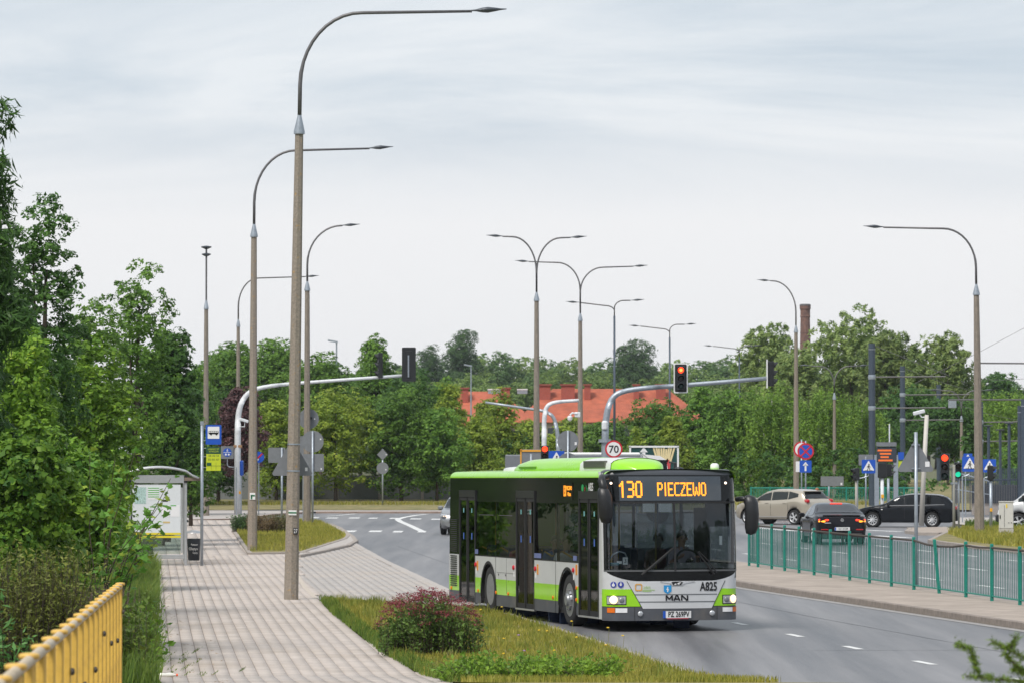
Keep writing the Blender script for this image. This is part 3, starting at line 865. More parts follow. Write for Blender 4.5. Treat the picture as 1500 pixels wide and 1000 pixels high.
# weeds in the paving joints and fallen leaves near the left edge of the footway
JP = []
for k in range(26):
    y = float(rng.uniform(55, 66)); col_ = int(rng.integers(1, 4 if rng.random() < .8 else 8)); x = -.0885 * (y - 57) + (math.ceil((e_side_l(y) + .0885 * (y - 57)) / .205) + col_) * .205
    m_ = int(rng.integers(10, 34)); JP.append(np.stack([np.full(m_, x) + rng.normal(0, .010, m_), y + rng.normal(0, .45, m_), np.full(m_, .055)], 1))
o = stuff(link('joint_weeds', blades('joint_weeds', np.concatenate(JP), .03, .010, LM_weed, rng, .9))); o['label'] = 'small weeds growing in the paving joints of the footway'; o['category'] = 'weeds'
FLp = scatter(lambda y: e_side_l(y) + .02, lambda y: e_side_l(y) + .55 + (0 if y > 70 else .5), 54, 108, 260, .066, rng)
Vv, Ff = leaves_at(FLp, None, .05, rng, .6, 0, np.tile(np.array([[0, 0, 2.0]]), (len(FLp), 1)), .25)
o = stuff(link('fallen_leaves', npmesh('fallen_leaves', Vv, Ff, leafmat('leaf_fallen', (.05, .03, .015), (.12, .07, .03), trans=.05)))); o['label'] = 'dry fallen leaves scattered along the left edge of the footway'; o['category'] = 'leaves'
# taller unmown fringe along the edge to the footway
P = scatter(lambda y: e_side_r(y) - .04, lambda y: e_side_r(y) + .25, 54, 86.5, 4500, .07, rng)
o = stuff(link('edge_grass', blades('edge_grass', P, .15, .012, LM_weed, rng))); o['label'] = 'longer green grass along the footway edge of the verge'; o['category'] = 'grass'
P = scatter(lambda y: e_side_l(y) - .9, lambda y: e_side_l(y) + .02 + .14 * math.sin(y * 1.7) * math.sin(y * .61), 46, 112, 15000, .03, rng)
o = stuff(link('fringe_grass', blades('fringe_grass', P, .42, .016, LM_weed, rng, .8))); o['label'] = 'tall weedy grass fringe along the left edge of the footway'; o['category'] = 'grass'
def poly_scatter(pxs, z, n, rng):
    P_ = np.array([G(x, y, z)[:2] for x, y in pxs]); lo, hi = P_.min(0), P_.max(0); out = []
    while len(out) < n:
        q = lo + (hi - lo) * rng.random(2); c = False; j = len(P_) - 1
        for i in range(len(P_)):
            if (P_[i, 1] > q[1]) != (P_[j, 1] > q[1]) and q[0] < (P_[j, 0] - P_[i, 0]) * (q[1] - P_[i, 1]) / (P_[j, 1] - P_[i, 1]) + P_[i, 0]: c = not c
            j = i
        if c: out.append((q[0], q[1], z))
    return np.array(out)
P = poly_scatter([(366, 807), (441, 806), (503, 788), (507, 784), (484, 771), (472, 765), (452, 762), (352, 763), (346, 778)], .11, 16000, rng)
o = stuff(link('island_grass', blades('island_grass', P, .16, .02, LM_grass, rng))); o['label'] = 'yellowing grass on the island at the end of the bus bay'; o['category'] = 'grass'
P = poly_scatter([(1388, 781), (1420, 793), (1500, 802), (1560, 806), (1560, 779), (1500, 776), (1402, 777)], .11, 9000, rng)
o = stuff(link('corner_grass', blades('corner_grass', P, .26, .03, LM_grass, rng))); o['label'] = 'rough grass round the right lamp post and the grey cabinet'; o['category'] = 'grass'
P = np.stack([rng.uniform(-26, 22, 9000), rng.uniform(225.5, 231, 9000), np.full(9000, .1)], 1)
o = stuff(link('far_grass', blades('far_grass', P, .3, .05, LM_grass, rng))); o['label'] = 'grass strip under the trees beyond the junction'; o['category'] = 'grass'
P = poly_scatter([(1412, 772), (1458, 775), (1500, 776), (1500, 771), (1418, 768.5)], .06, 1500, rng)
o = stuff(link('path_grass', blades('path_grass', P, .3, .03, LM_weed, rng))); o['label'] = 'grass tufts at the tram stop approach'; o['category'] = 'grass'

# fine-leaved bush and dead stems in the lower left corner
def wand_bush(name, label, spots, hgt, spread, n, lm, seed, leaf=.05, stem_m=None, leafy=26, cat='shrub', asp=.35, zb=0.0, dome=0.0, low=.25):
    rg = np.random.default_rng(seed); c = np.array(spots, float)
    root = thing(name, label, cat, (c[:, 0].mean(), c[:, 1].mean(), zb))
    mb = MB(); LP = []
    for i in range(n):
        b = c[rg.integers(len(c))] - c.mean(0); b = np.array([b[0], b[1], 0]) + np.append(rg.normal(0, .12, 2), 0)
        a = rg.uniform(0, 6.28); l = rg.uniform(0, spread); h = hgt * rg.uniform(.6, 1.1)
        if dome: h *= 1 - dome * min(1, (b[0] / (abs(c[:, 0] - c[:, 0].mean()).max() + .1)) ** 2)
        tip = b + np.array([math.cos(a) * l, math.sin(a) * l, h]); mid = (b + tip) / 2 + np.array([-math.cos(a) * l * .15, -math.sin(a) * l * .15, h * .08])
        mb.tube([b, mid, tip], [.006, .004, .002], 3, cap=False)
        if leafy:
            t = rg.uniform(low, 1.03, leafy)[:, None]
            LP.append((1 - t) ** 2 * b + 2 * t * (1 - t) * mid + t ** 2 * tip + rg.normal(0, .035, (leafy, 3)))
    mb.build('stems', stem_m or mat('twig', (.07, .05, .04), rough=.9), root)['kind'] = 'stuff'
    if LP:
        V, F = leaves_at(np.concatenate(LP), None, leaf, rg, asp, 0, None, .9)
        stuff(link('foliage', npmesh('foliage', V, F, lm), root))
    return root
LM_fine = leafmat('leaf_fine', (.04, .05, .016), (.11, .125, .035), (.16, .11, .05), trans=.2)
sp = [(AT(x, 950, 47).x, 47 + dy) for x, dy in [(-30, 0), (0, .4), (20, -.4), (40, .2), (60, -.2), (82, .3), (100, 0)]]
wand_bush('fine_leaved_bush', 'fine-leaved olive bush behind the yellow railing in the lower left corner', [(x, y) for x, y in sp], 1.75, .45, 520, LM_fine, 5, leaf=.055, leafy=44, zb=.2, low=.1)
sp = [(AT(x, 950, 51).x, 51 + dy) for x, dy in [(108, 0), (125, .3), (140, -.2), (155, .2), (168, 0)]]
wand_bush('dead_stems', 'patch of brown dead stems right behind the far end of the yellow railing', sp, 1.25, .25, 700, LM_dry, 6, leafy=0, stem_m=mat('dead_stem', (.15, .11, .085), rough=.95, island=.35), zb=.2, cat='dead plant')
sp = [(AT(x, 990, 46).x, 46) for x in (22, 30, 38)]
wand_bush('tall_weed', 'leafy green weed stalks in front of the fine-leaved bush', sp, 1.3, .12, 12, leafmat('leaf_weed', (.03, .08, .03), (.07, .15, .06)), 8, leaf=.13, leafy=26, asp=.3, cat='plant', zb=.2)
sp = [(e_side_l(y) - .35, y) for y in (55, 58, 61, 64)]
for k, (x, y) in enumerate([(e_side_l(49) - .3, 49), (e_side_l(54) - .25, 54), (e_side_l(61) - .4, 61), (e_side_l(67) - .3, 67), (e_side_l(74) - .35, 74)]):
    wand_bush('edge_weed', ['bushy weeds at the end of the yellow railing', 'low leafy weeds beside the footway in front of the maple shrub', 'bushy green weeds under the maple shrub', 'weeds at the footway edge past the maple shrub', 'weeds at the footway edge nearest the bus shelter'][k], [(x, y), (x - .2, y + .7), (x + .1, y - .6)], [1.0, .75, .9, .7, .6][k], .35, 90, [LM_weed, LM_fresh, LM_weed, LM_fresh, LM_weed][k], 40 + k, leaf=.09, leafy=22, asp=.5, cat='plant', zb=tz(y))

# pink flowering spiraea and the low green shrub on the verge, small juniper-like shrubs on the island
LM_spir = leafmat('leaf_spiraea', (.02, .042, .014), (.06, .095, .03), trans=.3)
LM_pink = leafmat('flower_pink', (.065, .014, .024), (.125, .036, .055), (.22, .09, .125), trans=.2)
c = G(628, 957, .1)
sp = [(c.x + dx, c.y + dy) for dx, dy in [(-.52, 0), (-.32, .2), (-.1, -.15), (.12, .15), (.32, -.1), (.48, .1), (0, .3)]]
spir = wand_bush('spiraea_shrub', 'pink flowering shrub on the verge beside the bus', sp, .84, .36, 360, LM_spir, 9, leaf=.06, leafy=34, asp=.45, zb=.09, dome=.4, low=.05)
rg = np.random.default_rng(12); FP = []
for i in range(330):
    a = rg.uniform(0, 6.28); r_ = rg.random() ** .6; x = math.cos(a) * r_ * .82; y = math.sin(a) * r_ * .55
    z = .52 + .46 * math.sqrt(max(0, 1 - r_ * r_)) * rg.uniform(.72, 1.16) - .22 * r_ * rg.random()
    FP.append(np.array([x, y, z]) + rg.normal(0, 1, (26, 3)) * np.array([.034, .034, .014]))
V, F = leaves_at(np.concatenate(FP), None, .022, rg, .8, 0, None, .5)
stuff(link('blossom', npmesh('blossom', V, F, LM_pink), spir))
c = G(790, 1004, .1)
sp = [(c.x + dx, c.y + dy) for dx, dy in [(-.95, .1), (-.75, -.5), (-.45, -.2), (-.1, .5), (-.05, -.6), (.3, -.1), (.75, -.3)]]
wand_bush('low_shrub', 'low leafy green shrub at the bottom edge of the verge', sp, .40, .62, 260, leafmat('leaf_low', (.03, .07, .014), (.095, .15, .025)), 10, leaf=.065, leafy=30, asp=.5, zb=.08)
for k, (x, y, wd) in enumerate([(358, 779, 26), (386, 781, 30), (412, 780, 22)]):
    c = G(x, y, .1); hw = wd * c.y / FPX / 2
    wand_bush('prostrate_shrub', ['dark green low shrub left of the second lamp post', 'brownish low shrub right of the second lamp post', 'low shrub just left of the near lamp post on the island'][k],
              [(c.x + hw * u, c.y + v) for u, v in ((-.8, 0), (-.3, .3), (.2, -.3), (.7, .2))], .62, .4, 200, leafmat('leaf_prostrate%d' % k, [(.016, .036, .018), (.045, .035, .025), (.03, .035, .02)][k], [(.04, .075, .03), (.10, .075, .055), (.075, .075, .04)][k]), 14 + k, leaf=.075, leafy=24, zb=.1)
# wild flowers in the verge
LM_wy = mat('petal_yellow', (.75, .50, .03), rough=.7); LM_wp = mat('petal_mauve', (.32, .18, .36), rough=.7)
rg = np.random.default_rng(3)
for k in range(26):
    px, py = rg.uniform(680, 960), rg.uniform(895, 990)
    c = G(px, py, .07)
    if not (e_side_r(c.y) < c.x < verge_r(c.y) - .1) or c.y < 56: continue
    mauve = 725 < px < 800 and k % 3 == 0
    h = rg.uniform(.16, .34)
    o = thing('wild_flower', 'small wild flower standing in the verge grass', 'flower', (c.x, c.y, .07), 0, 'wild flowers in the verge grass')
    MB().tube([(0, 0, 0), (.01, .0, h * .6), (.02, 0, h)], .003, 3).build('stalk', LM_grass, o)
    MB().lathe([(.001, h - .004), (.022, h), (.024, h + .008), (.008, h + .016)], 6).build('petals', LM_wp if mauve else LM_wy, o)

# young spruce at the lower right, close to the viewpoint
M_needle = leafmat('needles', (.025, .05, .012), (.08, .12, .022), trans=.15)
sp_b = AT(1500, 990, 20.0)
spz = tz(20)
spr = thing('young_spruce', 'young spruce reaching into the lower right corner, out of focus', 'tree', (sp_b.x + .14, 20.0, spz))
mb = MB(); NP = []; rg = np.random.default_rng(21)
top = sp_b.z + .02 - spz
mb.tube([(0, 0, 0), (.01, 0, top)], [.03, .012], 6)
def twig(a, b, r=.006):
    a, b = Vector(a), Vector(b); mb.tube([a, b], [r, r * .5], 5)
    n_ = int(60 + 1400 * (b - a).length); t = rg.random((n_, 1)) ** .9; A, B = np.array(a), np.array(b)
    NP.append(A + (B - A) * t + rg.normal(0, .010, (n_, 3)))
def L_(x, y, d=20.0): return AT(x, y, d) - Vector((sp_b.x + .14, 20.0, spz))
twig((0, 0, top - .06), L_(1414, 989)); twig(L_(1432, 985), L_(1424, 952)); twig(L_(1424, 952), L_(1402, 942), .004)
twig((0, 0, top + .0), L_(1452, 938)); twig(L_(1480, 950), L_(1490, 930)); twig((0, .1, top - .02), L_(1482, 980)); twig((0, 0, top - .12), L_(1440, 1010)); twig((0, 0, top - .1), L_(1480, 1010)); twig(L_(1500, 985), L_(1470, 955))
for a in np.arange(0, 6.28, .7): twig((0, 0, top * .55), (math.cos(a) * .4, math.sin(a) * .4, top * .6)); twig((0, 0, top * .3), (math.cos(a + .3) * .5, math.sin(a + .3) * .5, top * .32))
mb.build('trunk', M_bark, spr, smooth=True)
V, F = leaves_at(np.concatenate(NP), None, .034, rg, .17, 0, None, 1.5)
stuff(link('needles', npmesh('needles', V, F, M_needle), spr))
# ------------------------------------------------------------------ lamps, masts, signs
M_conc = mat('pole_concrete', (.27, .23, .19), rough=.95, var=.22, vscale=5, col2=(.215, .185, .155), fac=(.35, .65), bump=.5, bscale=35, aniso=(3, 3, .7))
M_lichen = mat('pole_concrete_lichen', (.275, .235, .195), rough=.95, var=.25, vscale=9, col2=(.40, .25, .10), fac=(.60, .70), bump=.5, bscale=35)
M_galv = mat('galvanised_steel', (.36, .40, .45), rough=.45, metal=.55, var=.15, vscale=4)
M_galvd = mat('dull_steel', (.15, .145, .15), rough=.5, metal=.4, var=.15, vscale=6)
M_lumin = mat('luminaire', (.075, .085, .10), rough=.4, metal=.3)
M_white = mat('white_paint', (.68, .70, .73), rough=.45, var=.10, vscale=3, col2=(.50, .50, .49), fac=(.55, .8))
M_mast = mat('mast_blue_grey', (.055, .075, .105), rough=.5, metal=.2, var=.1, vscale=3)
M_black = mat('black_plastic', (.014, .015, .017), rough=.4)
M_signback = mat('sign_back', (.20, .212, .23), rough=.55, metal=.25, var=.1, vscale=3)
M_sticker = mat('sticker_white', (.75, .75, .76), rough=.5)
M_blue = mat('sign_blue', (.012, .085, .47), rough=.35)
M_red = mat('sign_red', (.55, .015, .03), rough=.4)
M_signwhite = mat('sign_white', (.78, .78, .78), rough=.4)
M_figure = mat('sign_black', (.012, .012, .014), rough=.5)
M_teal = mat('teal_paint', (.012, .215, .165), rough=.45, var=.18, vscale=5)
M_rust = mat('rusty_rail', (.06, .05, .04), rough=.8, var=.3, vscale=10)
M_yel = mat('railing_yellow', (.74, .46, .085), rough=.5, var=.12, vscale=5, col2=(.50, .29, .09), fac=(.5, .75), bump=.15, bscale=60)
M_railgrey = mat('rail_weathered', (.52, .43, .31), rough=.6, var=.25, vscale=7)
M_redlens = mat('lens_red_lit', (.5, .02, .01), rough=.3, emit=(1.0, .045, .012), estr=2.6)
M_redcore = mat('lens_red_core', (.9, .2, .05), rough=.3, emit=(1.0, .22, .04), estr=3.0)
M_greenlens = mat('lens_green_lit', (.02, .4, .25), rough=.3, emit=(.02, .8, .45), estr=.8)
M_darklens = mat('lens_dark', (.03, .02, .018), rough=.15)
M_darkgreen = mat('lens_dark_green', (.01, .035, .03), rough=.15)
M_amber = mat('button_amber', (.85, .42, .02), rough=.4)

def arm_path(sgn, z0, zt, cw, st, rise=.03, vert=.35):
    """mast tube going up from z0, bending over to sgn side, level at zt"""
    zv = z0 + (zt - z0) * vert; pts = [(0, 0, z0), (0, 0, zv)]
    for i in range(1, 11):
        a = i / 10 * PI / 2
        pts.append((sgn * cw * (1 - math.cos(a)), 0, zv + (zt - zv) * math.sin(a)))
    pts.append((sgn * (cw + st), 0, zt + rise * st))
    return pts
def luminaire(mb, p, sgn, l=.82, tilt=.06):
    x, _, z = p
    prof = [(0, .0), (.06, .02), (.16, .03), (.30, .07), (.42, .085), (.55, .06), (.70, .026), (l, .012)]
    rows = []
    for t, r in prof:
        rows.append([(x + sgn * t, math.cos(a) * r * 1.35, z + tilt * t + math.sin(a) * r * .75 + .01) for a in np.linspace(0, 2 * PI, 11)])
    mb.grid(rows if sgn > 0 else [r[::-1] for r in rows]); return mb
def lamp(label, x, D, zc, arms, r0=.155, r1=.088, tilt=0.0, group=None, conc=M_conc, zt=None, name='street_lamp', marks=None, rz=0.0):
    p = AT(x, 500, D)
    o = thing(name, label, 'street lamp', (p.x, D, 0.05), rz, group)
    o.rotation_euler = (0, tilt, rz)
    mb = MB(); mb.tube([(0, 0, -.1), (0, 0, zc * .5), (0, 0, zc)], [r0, (r0 + r1) / 2, r1], 8); mb.build('concrete_post', conc, o)
    MB().lathe([(r1 + .03, zc - .02), (r1 + .032, zc + .03), (.045, zc + .36), (.04, zc + .40)], 12).build('cone_cap', M_galv, o, smooth=True, angle=40)
    for sgn, cw, st, top, vert in arms:
        pts = arm_path(sgn, zc + .38, top, cw, st, vert=vert)
        MB().tube(pts, [.045] * 3 + [.038] * (len(pts) - 4) + [.03], 7).build('arm', M_galvd, o, smooth=True)
        lm = MB(); luminaire(lm, (pts[-1][0] - sgn * .08, 0, pts[-1][2]), sgn); lm.build('luminaire', M_lumin, o, smooth=True)
    return o
g = None
l1 = lamp('nearest concrete street lamp with long arm, standing beside the footway', 427, 87.4, 9.95, [(1, 1.3, 2.35, 12.55, .3)], tilt=.016, conc=M_lichen)
l2 = lamp('second concrete street lamp from the front, on the left footway', 370, 128, 9.85, [(1, 1.3, 2.3, 12.55, .3)], tilt=.004, conc=M_lichen)
lamp('third concrete street lamp, with a short bent arm above the round sign backs', 450, 174, 9.95, [(1, 1.45, .05, 12.7, .3)], r0=.165, r1=.1)
lamp('farthest of the left concrete street lamps, behind the signal mast', 349, 225, 9.95, [(1, 1.1, 2.6, 12.6, .3)])
lamp('first concrete double-arm street lamp, rising behind the bus roof', 786, 186, 9.95, [(1, 1.1, .45, 12.8, .35), (-1, 1.1, .45, 12.85, .35)], r0=.17, r1=.1)
lamp('second concrete double-arm street lamp with wider arms, behind the bus roof', 850, 215, 9.95, [(1, 1.2, 1.6, 12.75, .45), (-1, 1.2, 1.5, 13.0, .45)], r0=.17, r1=.1)
lamp('concrete street lamp on the right corner island with arm to the left', 1434, 151, 8.9, [(-1, 1.2, 2.2, 11.35, .3)], r0=.19, r1=.1, tilt=-.01)
lamp('concrete street lamp behind the beige car, its short arm to the left', 1166, 236, 9.95, [(-1, 1.35, .15, 12.9, .3)], r0=.18, r1=.1)
lamp('slim pale double-arm lamp before the birches', 1222, 244, 6.2, [(1, .85, .55, 8.15, .3), (-1, .85, .55, 8.15, .3)], r0=.13, r1=.08)
lamp('small double-arm lamp far behind the right signals', 1408, 275, 5.1, [(1, .9, .6, 7.15, .3), (-1, .9, .6, 7.15, .3)], r0=.13, r1=.09)
def steel_lamp(label, x, D, z, la, ra, dz):
    p = AT(x, 500, D); o = thing('street_lamp', label, 'street lamp', (p.x, D, 0))
    MB().tube([(0, 0, -.1), (0, 0, z - .9)], [.085, .06], 8).build('steel_post', M_mast, o, smooth=True)
    for sgn, st, t in ((-1, la, z + dz), (1, ra, z)):
        pts = arm_path(sgn, z - .92, t, .55, st, rise=.12 if sgn < 0 else .0, vert=.5)
        MB().tube(pts, .04, 6).build('arm', M_galvd, o, smooth=True)
        lm = MB(); luminaire(lm, pts[-1], sgn); lm.build('luminaire', M_lumin, o, smooth=True)
steel_lamp('first dark steel lamp with long left arm, behind the speed limit sign', 900, 241, 12.0, 1.5, .4, -.3)
steel_lamp('second dark steel lamp, just left of the red signal on the arm', 981, 287, 12.0, 1.5, .5, -.3)
steel_lamp('farthest dark steel lamp, left of the willows', 1083, 339, 11.8, 1.6, .5, -.2)
# floodlight mast
p = AT(302, 500, 197); o = thing('floodlight_mast', 'concrete mast with round floodlight discs beside the bus stop sign', 'floodlight', (p.x, 197, 0))
MB().tube([(0, 0, -.1), (0, 0, 10)], [.17, .095], 8).build('concrete_post', M_conc, o)
MB().lathe([(.12, 9.98), (.12, 10.03), (.045, 10.4)], 12).build('cone_cap', M_galv, o)
MB().tube([(0, 0, 10.3), (0, 0, 12.95)], .045, 7).build('arm', M_galvd, o)
for z, r_ in ((12.6, .22), (12.95, .25)): MB().lathe([(.04, z - .09), (r_, z), (r_, z + .05), (.03, z + .09)], 14).build('floodlight_disc', M_lumin, o)
for x, y, D, lab in ((493, 500, 330, 'small pale lamp above the trees left of the signal arm'), (690, 535, 400, 'small pale lamp in front of the red roof')):
    p = AT(x, y, D); o = thing('street_lamp', lab, 'street lamp', (p.x, D, 0))
    MB().tube([(0, 0, 0), (0, 0, p.z)], [.1, .07], 6).build('steel_post', M_galv, o); MB().box((-.3, 0, p.z + .02), (.8, .3, .14), M=Matrix.Rotation(.18, 4, 'Y')).build('luminaire', M_galv, o)
for x, y, D, lab in ((1448, 623, 215, 'left of the three thin tram stop lamps with flat heads'), (1465, 629, 225, 'middle and lowest of the thin tram stop lamps with flat heads'), (1478, 619, 212, 'right of the three thin tram stop lamps, carrying a dome camera')):
    p = AT(x, y, D); o = thing('tram_stop_lamp', lab, 'street lamp', (p.x, D, 0), 0, 'thin lamps of the tram stop')
    MB().tube([(0, 0, 0), (0, 0, p.z)], .085, 6).build('post', M_mast, o); MB().box((0, 0, p.z), (.44, .3, .07), bev=.02).build('lamp_head', M_lumin, o)

# --- paint marks and numbers on the poles (flat print)
def on_pole(o, px, py, D, w_, h_, m, nm, ztop=None, yoff=None):
    p = AT(px, py, D) - o.location
    r_ = yoff
    return MB().box((p.x, -r_, p.z), (w_, .006, h_)).build(nm, m, o)
M_gm = mat('trail_green', (.02, .16, .07), rough=.6)
on_pole(l1, 427, 750, 87.4, .17, .105, M_signwhite, 'trail_mark', yoff=.151); on_pole(l1, 427, 750, 87.4, .17, .03, M_gm, 'trail_stripe', yoff=.156)
on_pole(l1, 432, 777, 87.4, .095, .14, M_figure, 'number_plate', yoff=.153)
flat_text('number', '27', .13, M_signwhite, l1, AT(432, 777, 87.4) - l1.location + Vector((0, -.162, 0)), (PI / 2, 0, 0), sx=.6)
p = AT(370, 726, 128) - l2.location
MB().box((p.x, -.152, p.z), (.17, .006, .21)).build('trail_mark', M_signwhite, l2)
MB().box((p.x + .01, -.158, p.z + .02), (.13, .006, .05)).box((p.x - .03, -.158, p.z - .03), (.05, .006, .12)).build('trail_arrow', M_gm, l2)
for zz_ in (651, 690): 
    z_ = AT(427, zz_, 87.4).z
    MB().lathe([(.152 - .0065 * (z_), z_ - .05), (.158 - .0065 * (z_), z_ - .05), (.158 - .0065 * z_, z_ - .02), (.152 - .0065 * z_, z_ - .02)], 16).build('clamp_band', M_galv, l1)

# --- signs
def disc(mb, r, y, t=.012, n=24, cx=0, cz=0):
    mb.prism([(cx + r * math.cos(a), cz + r * math.sin(a)) for a in np.linspace(0, 2 * PI, n, endpoint=False)], t, Matrix.Translation((0, y, 0)))
    return mb
def rrect(w_, h_, r_=.04, n=4):
    P_ = []
    for cx, cz, a0 in ((w_ / 2 - r_, h_ / 2 - r_, 0), (-w_ / 2 + r_, h_ / 2 - r_, PI / 2), (-w_ / 2 + r_, -h_ / 2 + r_, PI), (w_ / 2 - r_, -h_ / 2 + r_, 1.5 * PI)):
        for i in range(n + 1): P_.append((cx + r_ * math.cos(a0 + i / n * PI / 2), cz + r_ * math.sin(a0 + i / n * PI / 2)))
    return P_
def tri(s, r_=.06):
    h = s * .866; c = [(-s / 2, -h / 3), (s / 2, -h / 3), (0, 2 * h / 3)]; P_ = []
    for i in range(3):
        a, b, d = Vector(c[i - 1]), Vector(c[i]), Vector(c[(i + 1) % 3])
        u, v_ = (a - b).normalized(), (d - b).normalized()
        for t in (0, .5, 1): P_.append(tuple(b + (u * (1 - t) + v_ * t) * r_))
    return P_
def move(poly, x, z): return [(a + x, b + z) for a, b in poly]
def walker(mb, s, y, x=0, z=0, flip=1):
    for pl in ([(-.02, .12), (.05, .12), (.07, -.05), (-.03, -.05)], [(-.03, -.04), (.02, -.04), (-.06, -.17), (-.12, -.30), (-.16, -.28)], [(.0, -.04), (.06, -.04), (.10, -.16), (.17, -.28), (.12, -.30), (.05, -.17)],
               [(.05, .12), (.06, .08), (.17, -.02), (.15, -.05)], [(-.02, .12), (-.13, .0), (-.11, -.04), (.0, .07)]):
        mb.prism([(x + flip * a * s, z + b * s) for a, b in pl], .006, Matrix.Translation((0, y, 0)))
    disc(mb, .055 * s, y, .006, 10, x + flip * .025 * s, z + .19 * s)
    return mb
def crossing_sign(root, x, z, s, y=-.05):
    MB().prism(move(rrect(s, s, s * .07), x, z), .02, Matrix.Translation((0, y, 0))).build('plate', M_blue, root)
    MB().prism(move(tri(s * .86, .03), x, z - s * .05), .006, Matrix.Translation((0, y - .014, 0))).build('white_triangle', M_signwhite, root)
    mb = MB(); walker(mb, s, y - .02, x, z - s * .04)
    for k in range(4): mb.box((x + (k - 1.5) * s * .15, y - .02, z - s * .29), (s * .09, .005, s * .03))
    mb.build('walking_figure', M_figure, root)
def post(label, x, D, ztop, r_=.035, name='road_sign', cat='road sign', m=None, base=0.0, xoff=0.0, tiltx=0.0):
    p = AT(x, 600, D); o = thing(name, label, cat, (p.x, D, base)); o.rotation_euler = (0, tiltx, 0)
    MB().tube([(xoff, 0, -.1), (xoff, 0, ztop)], r_, 8).build('post', m or M_galv, o, smooth=True)
    return o
def zat(y, D): return AT(750, y, D).z

# back of the triangular sign clamped to the nearest lamp post
p = AT(428.5, 675, 87.8)
o = thing('road_sign', 'grey back of a triangular sign clamped to the nearest lamp post', 'road sign', (p.x, 87.72, p.z - .04))
MB().prism(tri(.92), .02).build('plate', M_signback, o)
MB().box((.30, -.014, -.13), (.055, .006, .075)).build('sticker', M_sticker, o)
o = post('pair of grey sign backs, round above square, right of the third lamp post', 458, 172, zat(631, 172), .045)
z_ = zat(646, 172); disc(MB(), .46, .05, cz=z_).build('round_plate', M_signback, o)
MB().prism(move(rrect(.98, .74, .03), -.02, zat(677, 172)), .014, Matrix.Translation((0, .05, 0))).build('square_plate', M_signback, o)
MB().box((.33, .04, z_ + .1), (.06, .006, .06)).box((.36, .04, zat(686, 172)), (.06, .006, .06)).build('sticker', M_sticker, o)
p = AT(450, 613, 174.4); o = thing('road_sign', 'grey round sign back clamped to the third lamp post', 'road sign', (p.x + .06, 174.3, p.z)); disc(MB(), .44, 0).build('plate', M_signback, o)
MB().box((.26, -.014, .0), (.06, .006, .06)).build('sticker', M_sticker, o)
MB().box((.06, .0, .05), (.2, .34, .1), M=Matrix.Rotation(.4, 4, 'Y')).build('detector', M_black, o)
p = AT(444, 655, 175); o = thing('road_sign', 'round grey sign back half hidden behind the nearest lamp post', 'road sign', (p.x, 175.2, 0))
MB().tube([(0, .05, 0), (0, .05, p.z + .3)], .04, 6).build('post', M_galv, o); disc(MB(), .5, 0, cz=p.z).build('plate', M_signback, o)
o = post('small square sign back on a post left of the nearest lamp post', 413, 158, zat(655, 158), .04)
MB().prism(move(rrect(.66, .58, .03), -.2, zat(666, 158)), .014, Matrix.Translation((0, .04, 0))).build('plate', M_signback, o)
o = post('diamond and round sign backs on a post before the green trees', 560.5, 226, zat(657, 226), .045)
MB().prism(move([(-.31, 0), (0, -.31), (.31, 0), (0, .31)], 0, zat(665, 226)), .014, Matrix.Translation((0, -.05, 0))).build('diamond_plate', M_signback, o)
disc(MB(), .33, -.05, cz=zat(685, 226)).build('round_plate', M_signback, o)
MB().box((.18, -.06, zat(687, 226)), (.06, .006, .06)).box((.2, -.06, zat(665, 226)), (.05, .006, .05)).build('sticker', M_sticker, o)
# bus stop sign
D = 112.7
o = post('bus stop sign on a grey pole in front of the shelter', 296, D, zat(620, D), .042, 'bus_stop_sign', 'bus stop sign')
zc = zat(636, D); xc = (313 - 296) * D / FPX
MB().prism(move(rrect(.43, .54, .03), xc, zc), .03, Matrix.Translation((0, -.02, 0))).build('blue_plate', M_blue, o)
MB().prism(move(rrect(.32, .33, .01), xc, zc + .055), .006, Matrix.Translation((0, -.04, 0))).build('white_field', M_signwhite, o)
mb = MB(); mb.prism(move(rrect(.27, .085, .02), xc, zc + .06), .006, Matrix.Translation((0, -.047, 0))); disc(mb, .028, -.047, .006, 12, xc - .07, zc + .015); disc(mb, .028, -.047, .006, 12, xc + .08, zc + .015)
mb.build('bus_symbol', M_figure, o)
mb = MB()
for k in range(5): mb.box((xc - .10 + k * .05, -.053, zc + .075), (.038, .004, .03))
mb.build('bus_symbol_windows', M_signwhite, o)
M_sg = mat('sign_green', (.012, .075, .035), rough=.5); M_lime = mat('sign_lime', (.5, .58, .02), rough=.5)
MB().prism(move(rrect(.41, .18, .01), xc, zat(659, D)), .03, Matrix.Translation((0, -.02, 0))).build('name_plate', M_sg, o)
flat_text('stop_name', 'UNIWERSYTET\n-PŁYWALNIA', .062, M_lime, o, (xc, -.038, zat(659, D)), (PI / 2, 0, 0), sx=.75)
MB().prism(move(rrect(.40, .46, .01), xc, zat(676.5, D)), .03, Matrix.Translation((0, -.02, 0))).build('line_plate', M_lime, o)
flat_text('line_numbers', '128 130 136', .075, M_sg, o, (xc, -.038, zat(667, D)), (PI / 2, 0, 0), sx=.82)
flat_text('line_numbers', '303 305 307', .075, M_sg, o, (xc, -.038, zat(672.5, D)), (PI / 2, 0, 0), sx=.82)
MB().box((xc - .125, -.038, zat(679, D)), (.12, .005, .08)).box((xc, -.038, zat(679, D) - .05), (.39, .004, .006)).box((xc - .06, -.038, zat(682, D)), (.005, .004, .2)).box((xc + .07, -.038, zat(682, D)), (.005, .004, .2)).build('line_grid', M_sg, o)
mb = MB()
for yy in (626, 644, 656, 668, 684): mb.box((.08, -.01, zat(yy, D)), (.16, .02, .02))
mb.box((0, 0, zat(619, D)), (.09, .09, .1)).build('bracket', M_galv, o)
